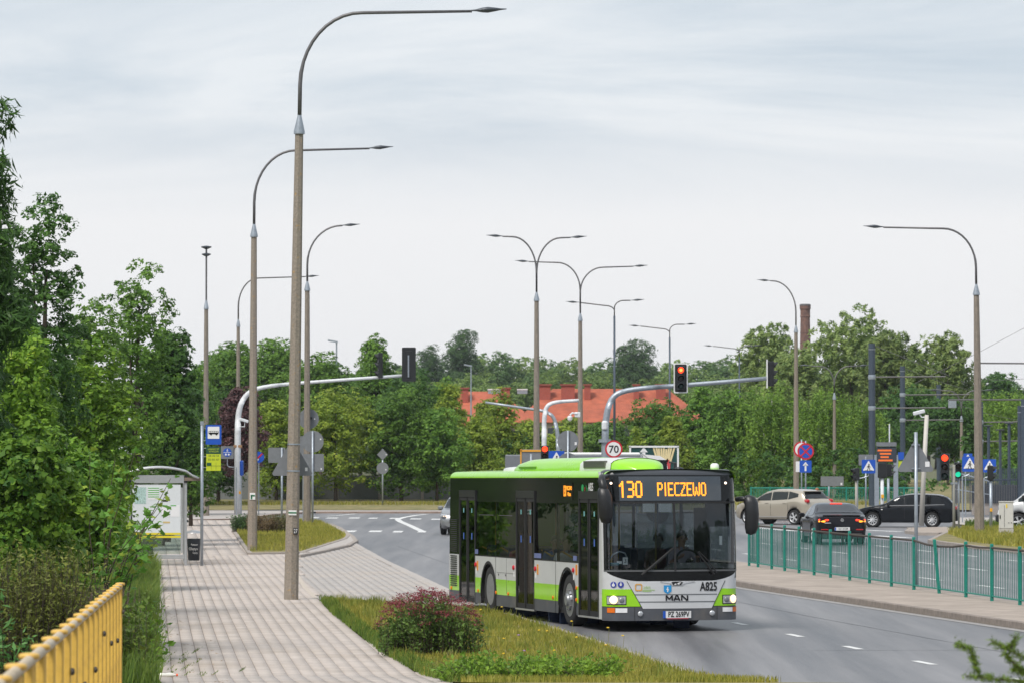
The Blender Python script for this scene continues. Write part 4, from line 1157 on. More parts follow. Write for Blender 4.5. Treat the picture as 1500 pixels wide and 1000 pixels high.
# small signs about the signal mast at left
o = thing('road_sign', 'small square sign with a blue footway and cycle disc beside the signal mast', 'road sign', (AT(333, 662, 199).x, 199, 0))
z_ = zat(662, 199); MB().prism(move(rrect(.62, .62, .02), 0, z_), .02).build('plate', M_signback, o); disc(MB(), .21, -.014, .006, cz=z_).build('blue_disc', M_blue, o)
mb = MB(); mb.box((0, -.02, z_), (.4, .004, .02)); walker(mb, .34, -.02, -.0, z_ + .1); disc(mb, .05, -.02, .004, 10, -.07, z_ - .1); disc(mb, .05, -.02, .004, 10, .07, z_ - .1); mb.build('sign_figures', M_signwhite, o)
MB().tube([(0, .03, z_ - .3), (0, .03, z_ - .62), (.08, .03, z_ - .7), (.45, .03, z_ - .72), (.45, .03, -.1)], .025, 6).build('post', M_galv, o)
o = thing('road_sign', 'blue disc sign crossed with red half hidden behind the second lamp post', 'road sign', (AT(379, 669, 201).x, 201, 0)); z_ = zat(669, 201)
disc(MB(), .27, 0, cz=z_).build('plate', M_blue, o); MB().box((0, -.012, z_), (.5, .006, .07), M=Matrix.Rotation(R(-45), 4, 'Y')).build('red_bar', M_red, o); disc(MB(), .06, -.012, .006, 10, -.06, z_ - .1).build('cycle_symbol', M_signwhite, o); MB().tube([(0, .04, -.1), (0, .04, z_)], .03, 6).build('post', M_galv, o)

# --- signal heads
def signal_head(root, x, y, z, h=.95, wd=.3, lit=None, rz=0.0, backplate=False, n=3, border=True, name='signal_head'):
    """a head facing -y turned by rz; lit: index from the top"""
    M_ = Matrix.Translation((x, y, z)) @ Matrix.Rotation(rz, 4, 'Z')
    def put(mb, nm, m, par, sm=False):
        mb.v = [tuple(M_ @ Vector(q)) for q in mb.v]; return mb.build(nm, m, par, smooth=sm)
    hd = put(MB().box((0, 0, 0), (wd, .22, h), bev=.03), name, M_black, root)
    if backplate:
        put(MB().prism(rrect(wd * 1.9, h * 1.24, .06), .02, Matrix.Translation((0, .08, 0))), 'backing_board', M_black, hd)
        if border:
            o1, i1 = rrect(wd * 1.9, h * 1.24, .06), rrect(wd * 1.9 - .09, h * 1.24 - .09, .05)
            mb = MB(); nn = len(o1); mb.v = [(a, .066, b) for a, b in o1] + [(a, .066, b) for a, b in i1]; mb.f = [(i, (i + 1) % nn, nn + (i + 1) % nn, nn + i) for i in range(nn)]
            put(mb, 'white_border', M_signwhite, hd)
    for k in range(n):
        zz_ = h / 2 - h / n * (k + .5); r_ = min(wd * .40, h / n * .42)
        FY = Matrix.Translation((0, -.115, zz_)) @ Matrix.Rotation(PI / 2, 4, 'X')
        m = M_darklens if k < n - 1 else M_darkgreen
        if lit == k: m = M_redlens if k == 0 else M_greenlens
        put(MB().lathe([(r_, 0), (r_ * .9, .02), (r_ * .4, .04)], 16, FY), 'lens', m, hd, True)
        if lit == k and k == 0 and backplate: put(MB().lathe([(r_ * .55, .035), (r_ * .2, .05)], 12, FY), 'lens_core', M_redcore, hd)
        # visor: upper three quarters of a short tube
        rows = []
        for t in np.linspace(R(-25), R(205), 12):
            rows.append([(math.cos(t) * r_ * 1.12, -.11, zz_ + math.sin(t) * r_ * 1.12), (math.cos(t) * r_ * 1.12, -.11 - .20 * (.35 + .65 * max(0, math.sin(t))), zz_ + math.sin(t) * r_ * 1.12 - .02)])
        put(MB().grid(rows), 'visor', M_black, hd)
    return hd
def curved_mast(label, pts, rads, m, name='signal_mast'):
    o = thing(name, label, 'signal mast', (pts[0].x, pts[0].y, 0)); base = Vector(pts[0]) * 1.0; base.z = 0
    q = [Vector(p_) - base for p_ in pts]
    # round the corners
    P_ = [q[0]]
    for i in range(1, len(q) - 1):
        for t in (.0, .25, .5, .75, 1.0):
            a = q[i].lerp((q[i - 1] + q[i]) / 2, 1) if i == 1 else (q[i - 1] + q[i]) / 2
            b = (q[i] + q[i + 1]) / 2
            P_.append(a * (1 - t) ** 2 + q[i] * 2 * t * (1 - t) + b * t * t)
    P_.append(q[-1])
    rr = [rads[0] + (rads[1] - rads[0]) * i / (len(P_) - 1) for i in range(len(P_))]
    MB().tube(P_, rr, 10).build('mast', m, o, smooth=True)
    return o
D = 201
mpts = [AT(348, 757, D), AT(348, 640, D), AT(349, 598, D), AT(362, 574, D), AT(385, 566, D), AT(430, 561, D), AT(600, 549, D)]; mpts[0].z = -.1
o = curved_mast('white signal mast at left whose long arm carries two dark signal heads', mpts, (.17, .075), M_white)
b = Vector((mpts[0].x, D, 0))
p = AT(599, 533.5, D) - b; hd = signal_head(o, p.x, 0, p.z, h=1.35, wd=.36, rz=PI, backplate=True, border=False)
MB().tube([(p.x - .02, -.14, p.z - .62), (p.x - .02, -.14, p.z + .45)], .04, 6).build('hanger', M_galv, o)
p = AT(557, 535, D) - b; signal_head(o, p.x, 0, p.z, h=1.25, wd=.34, rz=R(-82))
MB().box((0, 0, 3.42), (.42, .3, .12)).build('flange', mat('rust_paint', (.35, .2, .1), rough=.8), o)
p = AT(358, 617, D) - b; MB().tube([(0, -.1, p.z - .25), (.35, -.15, p.z - .25), (.35, -.15, p.z)], .025, 6).build('camera_bracket', M_white, o); MB().box((.32, -.15, p.z + .06), (.45, .16, .15), bev=.03, M=Matrix.Rotation(.3, 4, 'Y')).build('camera', M_white, o)
MB().box((.12, -.1, 1.15), (.08, .1, .14)).build('push_button', M_amber, o)
o = post('dark backed signal head beside the left signal mast', 371, 200, zat(690, 200), .05, 'traffic_signal', 'traffic signal', M_white); signal_head(o, 0, -.05, zat(672, 200), h=1.0, wd=.42, rz=PI)
o = thing('road_sign', 'blue sign seen edge-on beside the left signal mast', 'road sign', (AT(353, 690, 200).x, 200, 0)); MB().box((.05, -.12, zat(685, 200)), (.16, .7, .75), bev=.05).build('plate', M_blue, o); MB().tube([(.0, .28, -.1), (.0, .28, zat(675, 200))], .03, 6).build('post', M_galv, o)
# right mast above the road with the red signal
D = 165
mpts = [AT(886, 760, D), AT(886, 640, D), AT(888, 606, D), AT(897, 578, D), AT(925, 569, D), AT(1000, 564, D), AT(1131, 553, D)]; mpts[0].z = -.1
o = curved_mast('grey signal mast behind the bus whose arm carries the lit red signal', mpts, (.16, .085), M_galv); b = Vector((mpts[0].x, D, 0))
p = AT(997, 553.5, D) - b; signal_head(o, p.x, -.2, p.z, h=.97, wd=.30, lit=0, backplate=True)
p = AT(1129, 547, D) - b; signal_head(o, p.x, 0, p.z, h=1.0, wd=.32, rz=R(95)); MB().box((p.x - .15, .02, p.z), (.04, .3, 1.15)).build('white_edge', M_signwhite, o)
p = AT(886, 620, D) - b; MB().lathe([(.1, p.z - .25), (.13, p.z - .2), (.13, p.z + .05), (.08, p.z + .12)], 10, Matrix.Translation((0, -.1, 0))).build('camera', M_white, o)
MB().lathe([(.25, p.z - .75), (.25, p.z - .62)], 10).build('flange', M_galv, o)
D = 196
mpts = [AT(797, 760, D), AT(797, 650, D), AT(797, 612, D), AT(800, 594, D), AT(812, 588.5, D), AT(830, 587, D), AT(848, 586, D)]; mpts[0].z = -.1
curved_mast('white signal mast with a short bent arm right of the first double lamp', mpts, (.13, .08), M_white)
D = 222
mpts = [AT(819, 760, D), AT(818, 660, D), AT(817, 635, D), AT(812, 610, D), AT(800, 602, D), AT(780, 599, D), AT(711, 589, D)]; mpts[0].z = -.1
curved_mast('far grey signal mast whose thin arm reaches left over the bus', mpts, (.14, .07), M_galv)
# signal and signs standing over the bus roof
o = post('small lit red signal over the bus roof', 798, 150, zat(672, 150), .05, 'traffic_signal', 'traffic signal', M_galv); signal_head(o, 0, -.15, zat(667, 150), h=.75, wd=.28, lit=0)
o = post('back of a round sign with a white sticker, above the bus roof', 832, 148, zat(630, 148), .04)
disc(MB(), .385, .05, cz=zat(645.5, 148)).build('plate', M_signback, o); disc(MB(), .385, .06, cz=zat(678, 148)).build('plate', M_signback, o); MB().box((.28, .03, zat(649, 148)), (.08, .006, .11)).build('sticker', M_sticker, o)
o = post('blue pedestrian crossing sign just above the bus roof', 815, 152, zat(670, 152), .035); crossing_sign(o, 0, zat(671.5, 152), .6)
o = post('round speed limit sign reading seventy above the bus roof', 899, 160, zat(645, 160), .035); z_ = zat(657, 160)
disc(MB(), .34, -.05, cz=z_, n=32).build('plate', M_red, o); disc(MB(), .275, -.06, .006, cz=z_, n=32).build('white_field', M_signwhite, o); flat_text('numerals', '70', .40, M_figure, o, (0, -.068, z_ - .02), (PI / 2, 0, 0), bold=.008)
p = AT(843, 608, 213); o = thing('dome_camera', 'white dome camera on the second double lamp', 'camera', (p.x, 213.9, p.z)); MB().box((.12, 0, .05), (.3, .2, .28), bev=.03).build('junction_box', M_white, o); MB().tube([(.1, -.1, .1), (-.15, -.1, .14), (-.28, -.1, .02)], .05, 7).build('bracket', M_white, o); MB().lathe([(.02, -.3), (.12, -.22), (.14, -.08), (.08, .0)], 12, Matrix.Translation((-.28, -.1, 0))).build('dome', M_white, o)
o = post('orange-framed board behind the first double lamp', 778, 176, zat(664, 176), .06, 'notice_board', 'board'); MB().box((.0, .0, zat(669, 176)), (.85, .05, .68), bev=.01).build('panel', M_signback, o); MB().box((0, -.02, zat(659.5, 176)), (.9, .08, .08)).box((-.44, -.02, zat(669, 176)), (.06, .08, .7)).build('orange_frame', mat('orange_frame', (.75, .35, .03), rough=.5), o)
# billboard with fries
D = 208; sx = (993 - 923) * D / FPX; zt = zat(653.5, D); bz = zat(694, D)
o = thing('billboard', 'dark green billboard with a picture of fries in a red carton', 'billboard', (AT(958, 670, D).x, D, 0))
MB().box((0, 0, (zt + bz) / 2), (sx, .12, zt - bz)).build('panel', mat('ad_green', (.01, .06, .055), rough=.35), o)
mb = MB(); hh = zt - bz
for cx_, cz_, ww, wh in ((0, hh / 2, sx + .1, .09), (0, -hh / 2, sx + .1, .09), (-sx / 2, 0, .09, hh), (sx / 2, 0, .09, hh)): mb.box((cx_, -.05, (zt + bz) / 2 + cz_), (ww, .14, wh))
mb.build('frame', M_signwhite, o)
fx = sx * .18; fz = (zt + bz) / 2 + .12
MB().prism([(fx - .22, fz - .75), (fx + .36, fz - .75), (fx + .42, fz + .05), (fx + .1, fz - .08), (fx - .3, fz + .1)], .02, Matrix.Translation((0, -.075, 0))).build('carton_picture', mat('ad_red', (.55, .06, .07), rough=.4), o)
mb = MB()
for k in range(9): mb.box((fx - .36 + k * .105, -.075 - .003 * (k % 3), fz + .18 + .05 * math.sin(k * 2.1)), (.095, .02, .72 + .1 * math.sin(k * 3.3)), M=Matrix.Rotation(.07 * (k - 4), 4, 'Y'))
mb.build('fries_picture', mat('ad_fries', (.72, .60, .33), rough=.5), o)
MB().prism([(-sx * .30, fz + .30), (-sx * .13, fz + .30), (-sx * .215, fz + .56)], .02, Matrix.Translation((0, -.075, 0))).box((-sx * .215, -.075, fz + .1), (.16, .02, .45)).build('arrow_picture', M_signwhite, o)
for s_ in (-1, 1): MB().box((s_ * sx * .35, .1, bz / 2), (.12, .12, bz)).build('leg', M_galv, o)
# right-hand signs and signals
o = post('no-stopping disc above a blue one-way square, by the beige car', 1180, 212, zat(645, 212), .04); z_ = zat(660.5, 212)
disc(MB(), .43, -.05, cz=z_, n=32).build('disc_plate', M_red, o); disc(MB(), .34, -.06, .006, cz=z_, n=32).build('blue_field', M_blue, o); MB().box((0, -.067, z_), (.74, .006, .075), M=Matrix.Rotation(R(45), 4, 'Y')).box((0, -.071, z_), (.74, .006, .075), M=Matrix.Rotation(R(-45), 4, 'Y')).build('red_cross', M_red, o)
z_ = zat(682.5, 212); MB().prism(move(rrect(.62, .62, .04), -.01, z_), .02, Matrix.Translation((0, -.05, 0))).build('square_plate', M_blue, o); MB().box((-.01, -.064, z_ - .07), (.09, .006, .34)).prism([(-.16, z_ + .05), (.14, z_ + .05), (-.01, z_ + .24)], .006, Matrix.Translation((0, -.064, 0))).build('arrow', M_signwhite, o)
o = post('red-rimmed disc partly hidden behind the no-stopping disc', 1174, 214, zat(643, 214), .04); z_ = zat(657.5, 214); disc(MB(), .42, -.02, cz=z_).build('plate', M_red, o); disc(MB(), .34, -.03, .006, cz=z_).build('white_field', M_signwhite, o); MB().prism(move(rrect(.6, .55, .03), 0, z_ - .9), .02).build('lower_plate', M_signwhite, o)
o = post('grey back of a rectangular sign behind the beige car', 1214, 232, zat(697, 232), .05); MB().prism(move(rrect(1.3, .55, .03), .18, zat(704, 232)), .02, Matrix.Translation((0, -.05, 0))).build('plate', M_signback, o); MB().box((.7, -.064, zat(708, 232)), (.1, .006, .12)).build('sticker', M_sticker, o)
D = 93.5; o = post('large triangular sign back on a steel post behind the green railing', 1341.5, D, zat(640, D), .04, base=.12)
z_ = zat(674, D) - .12; MB().prism(move(tri(.88, .07), 0, z_), .02, Matrix.Translation((0, .06, 0))).build('plate', M_signback, o); MB().box((.265, .045, z_ - .08), (.10, .006, .12)).build('sticker', M_sticker, o); MB().box((0, .03, z_ + .36), (.2, .05, .025)).box((0, .03, z_ - .18), (.2, .05, .025)).build('clamp', M_galv, o)
for x, D, sz, xo, yc, lab, ps in ((1272, 186, .62, 0, 682.5, 'blue pedestrian crossing sign beside the first tram mast', 1256), (1420, 180, .66, 0, 679, 'blue pedestrian crossing sign just left of the right lamp post', 1409.5), (1449, 182, .58, 0, 681.5, 'blue pedestrian crossing sign just right of the right lamp post', 1441), (1417.5, 196, .42, 0, 670, 'half hidden blue crossing sign behind the other crossing signs', 1414)):
    p = AT(ps, 600, D); o = thing('road_sign', lab, 'road sign', (p.x, D, 0)); dx = (x - ps) * D / FPX; zc = zat(yc, D)
    MB().tube([(0, .02, -.05), (0, .02, zc - .55), (dx * .6, .02, zc - .5), (dx, .02, zc - .42), (dx, .02, zc)], .03, 6).build('post', M_galv, o); crossing_sign(o, dx, zc, sz)
o = post('grey square sign back above the crossing sign by the first tram mast', 1268, 190, zat(668, 190), .035); MB().prism(move(rrect(.66, .5, .02), 0, zat(673, 190)), .02, Matrix.Translation((0, -.02, 0))).build('plate', M_signback, o)
o = post('signal head at left of the crossing sign by the first tram mast', 1254, 184, zat(704, 184), .055, 'traffic_signal', 'traffic signal', mat('post_beige', (.36, .34, .30), rough=.6)); signal_head(o, 0, 0, zat(694, 184), h=.56, wd=.26, rz=R(-60), n=2)
o = post('signal head with hoods right of the crossing sign by the first tram mast', 1301, 187, zat(700, 187), .06, 'traffic_signal', 'traffic signal', M_galv); signal_head(o, .05, 0, zat(688, 187), h=.56, wd=.24, rz=R(80), n=2)
o = post('dark signal head standing before the tram display', 1292, 186, zat(697, 186), .08, 'traffic_signal', 'traffic signal', M_white); signal_head(o, 0, -.05, zat(688, 186), h=.7, wd=.40, rz=PI, n=2); MB().box((0, -.12, zat(726, 186)), (.12, .1, .16)).build('push_button', M_amber, o)
o = post('road signal lit red on a post left of the right lamp post', 1397, 153, zat(680, 153), .055, 'traffic_signal', 'traffic signal', mat('post_green_grey', (.27, .27, .235), rough=.6)); signal_head(o, -.33, -.05, zat(683, 153), h=1.0, wd=.31, lit=0, rz=R(-12)); MB().box((0, 0, zat(707, 153)), (.25, .1, .08)).box((-.12, 0, zat(682, 153)), (.3, .04, .04)).build('bracket', M_galv, o)
o = post('pedestrian signal lit green beside the red road signal', 1404, 154, zat(675, 154), .035, 'traffic_signal', 'traffic signal', M_galv); signal_head(o, -.05, -.1, zat(688, 154), h=.6, wd=.26, lit=1, n=2)
o = post('hooded pedestrian signal on a post with an amber button right of the right lamp post', 1451, 158, zat(703, 158), .06, 'traffic_signal', 'traffic signal', M_galv); signal_head(o, -.02, 0, zat(692, 158), h=.58, wd=.26, rz=R(86), n=2); MB().box((0, -.09, zat(746, 158)), (.09, .1, .13)).build('push_button', M_amber, o)
# slanted pale camera post
o = thing('camera_post', 'slanting pale post with a camera in front of the black estate car', 'camera post', (AT(1349, 600, 170).x, 170, .1)); a = AT(1349, 773, 170); a.z = .1; b = AT(1357, 607, 170)
MB().tube([(0, 0, 0), b - a], [.11, .085], 8).build('post', mat('post_cream', (.56, .53, .48), rough=.55), o, smooth=True); q = b - a
MB().tube([q + Vector((0, 0, -.1)), q + Vector((-.2, 0, -.1)), q + Vector((-.3, 0, .02))], .03, 6).build('bracket', M_white, o); MB().box(q + Vector((-.32, 0, .1)), (.5, .17, .16), bev=.03, M=Matrix.Rotation(-.25, 4, 'Y')).build('camera', M_white, o)
# --- tram masts with cantilevers and wires
def tram_mast(label, x, D, ytop, arms, w_=.17):
    p = AT(x, ytop, D); o = thing('tram_mast', label, 'tram mast', (p.x, D, 0), 0, 'dark tram masts')
    MB().tube([(0, 0, -.1), (0, 0, p.z)], w_, 10).build('mast', M_mast, o, smooth=True, angle=40)
    mb = MB().lathe([(w_ + .01, p.z - .35), (w_ + .02, p.z - .3)], 10); mb.build('band', M_galv, o)
    for y_, x1 in arms:
        z_ = zat(y_, D); L = (x1 - x) * D / FPX
        MB().tube([(0, 0, z_), (L, 0, z_ + .03)], .045, 6).build('cantilever', M_galvd, o)
        MB().lathe([(w_ + .01, z_ - .12), (w_ + .02, z_ - .06), (w_ + .02, z_ + .06), (w_ + .01, z_ + .12)], 10).build('band', M_galv, o)
    return o
tram_mast('nearest and tallest dark tram mast, right of the birches', 1277, 224, 503, [(552, 1385), (597.5, 1385)], .19)
tram_mast('second dark tram mast, behind the triangular sign back', 1322, 262, 536, [(578, 1420), (615, 1410)], .17)
tram_mast('third dark tram mast, left of the small double-arm lamp', 1375, 300, 563, [(603, 1450), (636, 1430)], .17)
tram_mast('dark tram mast right of the right lamp post', 1437.5, 250, 588, [(646, 1492), (618, 1492)], .11)
tram_mast('slim dark mast second from the right edge', 1493, 205, 594, [], .09)
tram_mast('dark mast at the very right edge', 1499.5, 190, 584, [], .13)
for a, b, lab in (((1278, 505), (1390, 550), 'upper overhead stay wire from the first tram mast'), ((1430, 531.5), (1510, 532), 'thick cross-span tube right of the right lamp post'), ((1390, 585), (1510, 585), 'lower cross-span tube right of the right lamp post')):
    A, B = AT(*a, 224), AT(*b, 224); th = .045 if 'tube' in lab else .014
    o = MB().tube([(0, 0, 0), B - A], th, 5).build('overhead_wire', M_galvd, loc=A); tag(o, lab, 'overhead wire')
for a, b, lab in (((1322, 538), (1440, 577), 'overhead wire from the second tram mast'), ((1340, 561), (1520, 470), 'long overhead wire climbing to the right edge'), ((1420, 555), (1520, 553), 'thin overhead wire above the right treetops'), ((1395, 590), (1500, 617), 'thin overhead wire sloping down to the right edge')):
    A, B = AT(*a, 262), AT(*b, 262)
    o = MB().tube([(0, 0, 0), (B - A) * .5 + Vector((0, 0, -.1)), B - A], .013, 4).build('overhead_wire', M_galvd, loc=A); tag(o, lab, 'overhead wire')
o = tag(MB().box((0, 0, 0), (.5, .3, .55), bev=.03).build('detector_box', M_galv, loc=AT(1395, 591, 262)), 'small grey box hung on the overhead span', 'box')
# passenger information display and tram stop things
D = 198; o = thing('information_display', 'tram stop display with orange lettering above a lime panel', 'display', (AT(1297, 700, D).x, D, 0))
for s_ in (-.42, .5): MB().box((s_, 0, 1.5), (.22, .2, 3.0)).build('post', M_galv, o)
MB().box((.05, 0, zat(665, D)), (.95, .3, .75), bev=.03).build('case', mat('display_case', (.035, .045, .06), rough=.4), o)
M_led = mat('led_orange', (.6, .12, .02), rough=.5, emit=(1.0, .22, .03), estr=.3)
for k in range(4): MB().box((-.05 + .04 * (k % 2), -.157, zat(660.5, D) - .16 * k + .05), (.68 - .14 * (k % 3), .006, .085)).build('led_line', M_led, o)
MB().prism(move(rrect(.95, .2, .03), .05, zat(650, D)), .4).build('display_roof', M_signback, o)
MB().box((.72, -.02, zat(681, D)), (.35, .1, .4)).build('lime_panel', M_lime, o); MB().box((.75, -.03, zat(667, D)), (.28, .08, .36)).build('blue_panel', M_blue, o)
MB().tube([(.2, 0, 3.2), (.2, 0, zat(620, D))], .035, 6).build('aerial', M_white, o)
# equipment cabinet
c = G(1474, 787, .1); o = thing('utility_cabinet', 'pale grey utility cabinet on a concrete plinth at the right', 'cabinet', (c.x, c.y, .1), R(-8))
s = FPX / c.y; wd = 21.5 / s; hh = (787 - 734) / s
MB().box((0, 0, hh * .13), (wd * 1.0, .42, hh * .26)).build('plinth', mat('plinth', (.45, .43, .39), rough=.8, var=.1), o)
MB().box((0, 0, hh * .63), (wd * .97, .40, hh * .73), bev=.012).build('body', mat('cabinet_grey', (.58, .57, .54), rough=.5, var=.06, vscale=2), o)
MB().box((-.06, -.206, hh * .6), (.012, .01, hh * .6)).build('door_seam', M_galvd, o); MB().box((-.21, -.21, hh * .58), (.035, .02, .12)).build('handle', M_black, o); MB().box((.02, -.206, hh * .88), (.05, .008, .14)).build('warning_label', mat('warn_yellow', (.8, .6, .03), rough=.5), o); MB().box((wd * .36, -.206, hh * .42), (.04, .008, .03)).box((wd * .18, -.206, hh * .42), (.04, .008, .03)).build('lock', M_galvd, o)
MB().box((0, 0, hh * 1.0), (wd * 1.02, .44, .03)).build('lid', mat('cabinet_grey', (.58, .57, .54)), o)

# --- teal pedestrian railing on the centre reservation
fx = [1097, 1110, 1130, 1149, 1170, 1192, 1216, 1244, 1273, 1305, 1338, 1375, 1414, 1452, 1493, 1540]
def fpos(x):
    lo, hi = 60., 130.
    for _ in range(40):
        m_ = (lo + hi) / 2
        if 750 + FPX * e_fence(m_) / m_ > x: lo = m_
        else: hi = m_
    return Vector((e_fence(lo), lo, .13))
fence = thing('pedestrian_railing', 'teal pedestrian railing of posts and thin bars along the centre reservation', 'railing', (0, 0, 0))
pst = MB().box((0, 0, .53), (.065, .065, 1.30), bev=.01).mesh('post'); pst.materials.append(M_teal)
bar = MB().box((0, 0, .57), (.011, .011, .96)).mesh('bar'); bar.materials.append(mat('teal_bar', (.02, .13, .11), rough=.5))
FP = [fpos(x) for x in fx]
for i, p in enumerate(FP):
    lean = .09 if fx[i] == 1375 else 0.0
    link('post', pst, fence, p, (0, -lean, R(8)))
    if i: 
        a, b = FP[i - 1], FP[i]; d = (b - a); L = d.length
        dz0 = -.03 if fx[i] == 1375 else 0; dz1 = -.03 if fx[i - 1] == 1375 else 0
        A1, B1 = a + Vector((0, 0, 1.10 + dz1)), b + Vector((0, 0, 1.10 + dz0))
        if fx[i] in (1375,): B1.z -= .05
        if fx[i - 1] in (1375,): A1.z -= .05
        MB().tube([A1, (A1 + B1) / 2 + Vector((0, 0, -.02 if 1338 < fx[i] < 1460 else 0)), B1], .024, 6).build('top_rail', M_rust, fence)
        MB().tube([a + Vector((0, 0, .10)), b + Vector((0, 0, .10))], .018, 5).build('bottom_rail', M_teal, fence)
        n = 16
        for k in range(1, n):
            q = a.lerp(b, k / n); link('bar', bar, fence, q, (RND.uniform(-.008, .008), RND.uniform(-.01, .01), R(8)))
# far teal railing behind the beige car
far_r = thing('pedestrian_railing', 'far teal railing behind the beige car and in front of the birches', 'railing', (0, 0, 0)); Df = 236
pst2 = MB().box((0, 0, .55), (.09, .09, 1.15)).mesh('post'); pst2.materials.append(M_teal)
xs_ = [1100 + 28 * k for k in range(10)]
for k, x in enumerate(xs_):
    link('post', pst2, far_r, (AT(x, 700, Df).x, Df, 0))
a, b = AT(xs_[0], 700, Df).x, AT(xs_[-1], 700, Df).x
for z_ in (.12, 1.05): MB().tube([(a, Df, z_), (b, Df, z_)], .045, 5).build('rail', M_teal, far_r)
bar2 = MB().box((0, 0, .58), (.03, .02, .95)).mesh('bar'); bar2.materials.append(M_teal)
for k in range(110): link('bar', bar2, far_r, (a + (b - a) * (k + .5) / 110, Df, 0))
# dark railing and wall of the tram stop ramp
D = 205; o = thing('ramp_railing', 'dark railing along the pale ramp wall of the tram stop', 'railing', (AT(1395, 700, D).x, D, 0)); L = (1500 - 1395) * D / FPX
MB().box((L / 2 + .6, .3, .75), (L - .8, .25, 1.5)).build('ramp_wall', mat('ramp_wall', (.45, .40, .37), rough=.85, var=.1), o)
mb = MB(); mb.tube([(0, 0, 1.75), (L, .2, 1.75)], .05, 5); mb.build('rail', M_mast, o)
MB().tube([(0, -.5, 1.3), (1.9, -.5, 1.0)], .03, 5).build('rail', M_galv, o)
MB().tube([(0, -.5, 2.15), (1.9, -.5, 1.65)], .04, 5).build('rail', M_galv, o)
bm_ = MB().box((0, 0, .9), (.04, .03, 1.75)).mesh('baluster'); bm_.materials.append(M_mast)
for k in range(44): link('baluster', bm_, o, (L * k / 43, .1, .55))
bm2 = MB().box((0, 0, .75), (.05, .05, 1.4)).mesh('baluster'); bm2.materials.append(M_galvd)
for k in range(6): link('baluster', bm2, o, (.15 + k * .34, -.5, .1))

# --- yellow railing at the lower left: rail, uprights, rings
ra = AT(-60, 1052, 13.0); rb = AT(176, 858, 40.0)
yr = thing('yellow_railing', 'yellow tubular railing with capped uprights in the lower left corner', 'railing', (rb.x, rb.y, 0))
Lr = (rb - ra).length; N = 20
def rp(t): return ra.lerp(rb, t) - Vector((rb.x, rb.y, 0))
MB().tube([rp(0), rp(.25), rp(.5), rp(.75), rp(1)], .027, 10).build('top_rail', M_railgrey, yr, smooth=True)
ring = MB().lathe([(.03, -.012), (.046, -.010), (.048, .004), (.045, .012), (.03, .016), (.01, .018)], 16).mesh('post_cap'); ring.materials.append(M_yel); ring.shade_smooth()
upr = MB().box((0, 0, -.53), (.042, .06, 1.06), bev=.012).mesh('upright'); upr.materials.append(M_yel)
bolt = MB().lathe([(.022, 0), (.022, .014), (.01, .022)], 8, Matrix.Rotation(PI / 2, 4, 'Y')).mesh('bolt'); bolt.materials.append(M_rust)
hd_ = math.atan2(-(rb.x - ra.x), rb.y - ra.y)
for k in range(N + 1):
    p = rp(k / N); link('post_cap', ring, yr, p + Vector((0, 0, .02)), (0, 0, hd_)); link('upright', upr, yr, p + Vector((0, 0, .01)), (0, 0, hd_))
    if k < N: link('upright', upr, yr, rp((k + .5) / N) + Vector((-.01, 0, -.03)), (0, 0, hd_), (.6, .8, 1))
    if k % 2 == 0: link('bolt', bolt, yr, p + Vector((.024, -.02, -.36 + .12 * math.sin(k))), (0, 0, hd_))
MB().tube([rp(0) + Vector((0, 0, -1.02)), rp(1) + Vector((0, 0, -1.02))], .03, 8).build('bottom_rail', M_yel, yr, smooth=True)

# --- bus shelter, bin, litter
D = 113.0; s = FPX / D; o = thing('bus_shelter', 'glazed bus shelter with an arched roof and timetable panel on the left footway', 'bus shelter', (AT(231, 700, D).x, D, .06), R(5.2))
M_alu = mat('aluminium', (.52, .53, .55), rough=.35, metal=.6, var=.06)
M_shglass = glassmat('shelter_glass', (.80, .86, .84), 1.45)
W2 = 41 / s; zr = zat(700, D) - .06; LEN = 4.2
for xx in (-W2, W2):
    for yy in (0, LEN / 2, LEN):
        MB().box((xx, yy, zr / 2 - .02), (.07, .07, zr + .04), bev=.01).build('post', M_alu, o)
MB().box((0, 0, zr - .02), (2 * W2 - .07, .12, .22), bev=.01).build('header', M_alu, o)
MB().box((0, 0, .24), (2 * W2 - .07, .06, .12), bev=.01).build('bottom_rail', M_alu, o)
MB().box((W2 - .11, 0, 1.25), (.05, .05, 1.8)).build('frame_post', M_alu, o)
for xx in (-W2,): 
    for k in range(2): MB().box((xx, LEN * (.25 + .5 * k), 1.2), (.012, LEN / 2 - .1, 1.75)).build('side_pane', M_shglass, o)
MB().box((0, LEN, 1.2), (2 * W2 - .1, .012, 1.75)).build('end_pane', M_shglass, o)
MB().box((-.03, 0, .68), (2 * W2 - .2, .012, .72)).build('lower_pane', M_shglass, o)
zpb = zat(782, D) - .06; zpt = zat(709, D) - .06
MB().box((-.03, -.015, (zpb + zpt) / 2), (2 * W2 - .22, .03, zpt - zpb)).build('timetable_panel', mat('timetable_white', (.70, .73, .76), rough=.25, var=.03), o)
M_yt = mat('tape_yellow', (.75, .62, .03), rough=.5)
MB().box((-.03, -.034, zat(781, D) - .06), (2 * W2 - .22, .004, .055)).build('yellow_tape', M_yt, o); MB().box((-.03, -.034, zat(785.5, D) - .06), (2 * W2 - .22, .004, .055)).build('yellow_tape', M_yt, o)
M_tg = mat('print_green', (.12, .42, .10), rough=.5); M_pg = mat('print_pale', (.40, .55, .52), rough=.5, var=.5, vscale=14); M_pap = mat('paper', (.80, .80, .82), rough=.5)
def pp(x0, x1, y0, y1, m, nm, d=.033): 
    xa, xb = (x0 - 231) / s, (x1 - 231) / s; za, zb = zat(y1, D) - .06, zat(y0, D) - .06
    MB().box(((xa + xb) / 2, -d, (za + zb) / 2), (xb - xa, .004, zb - za)).build(nm, m, o)
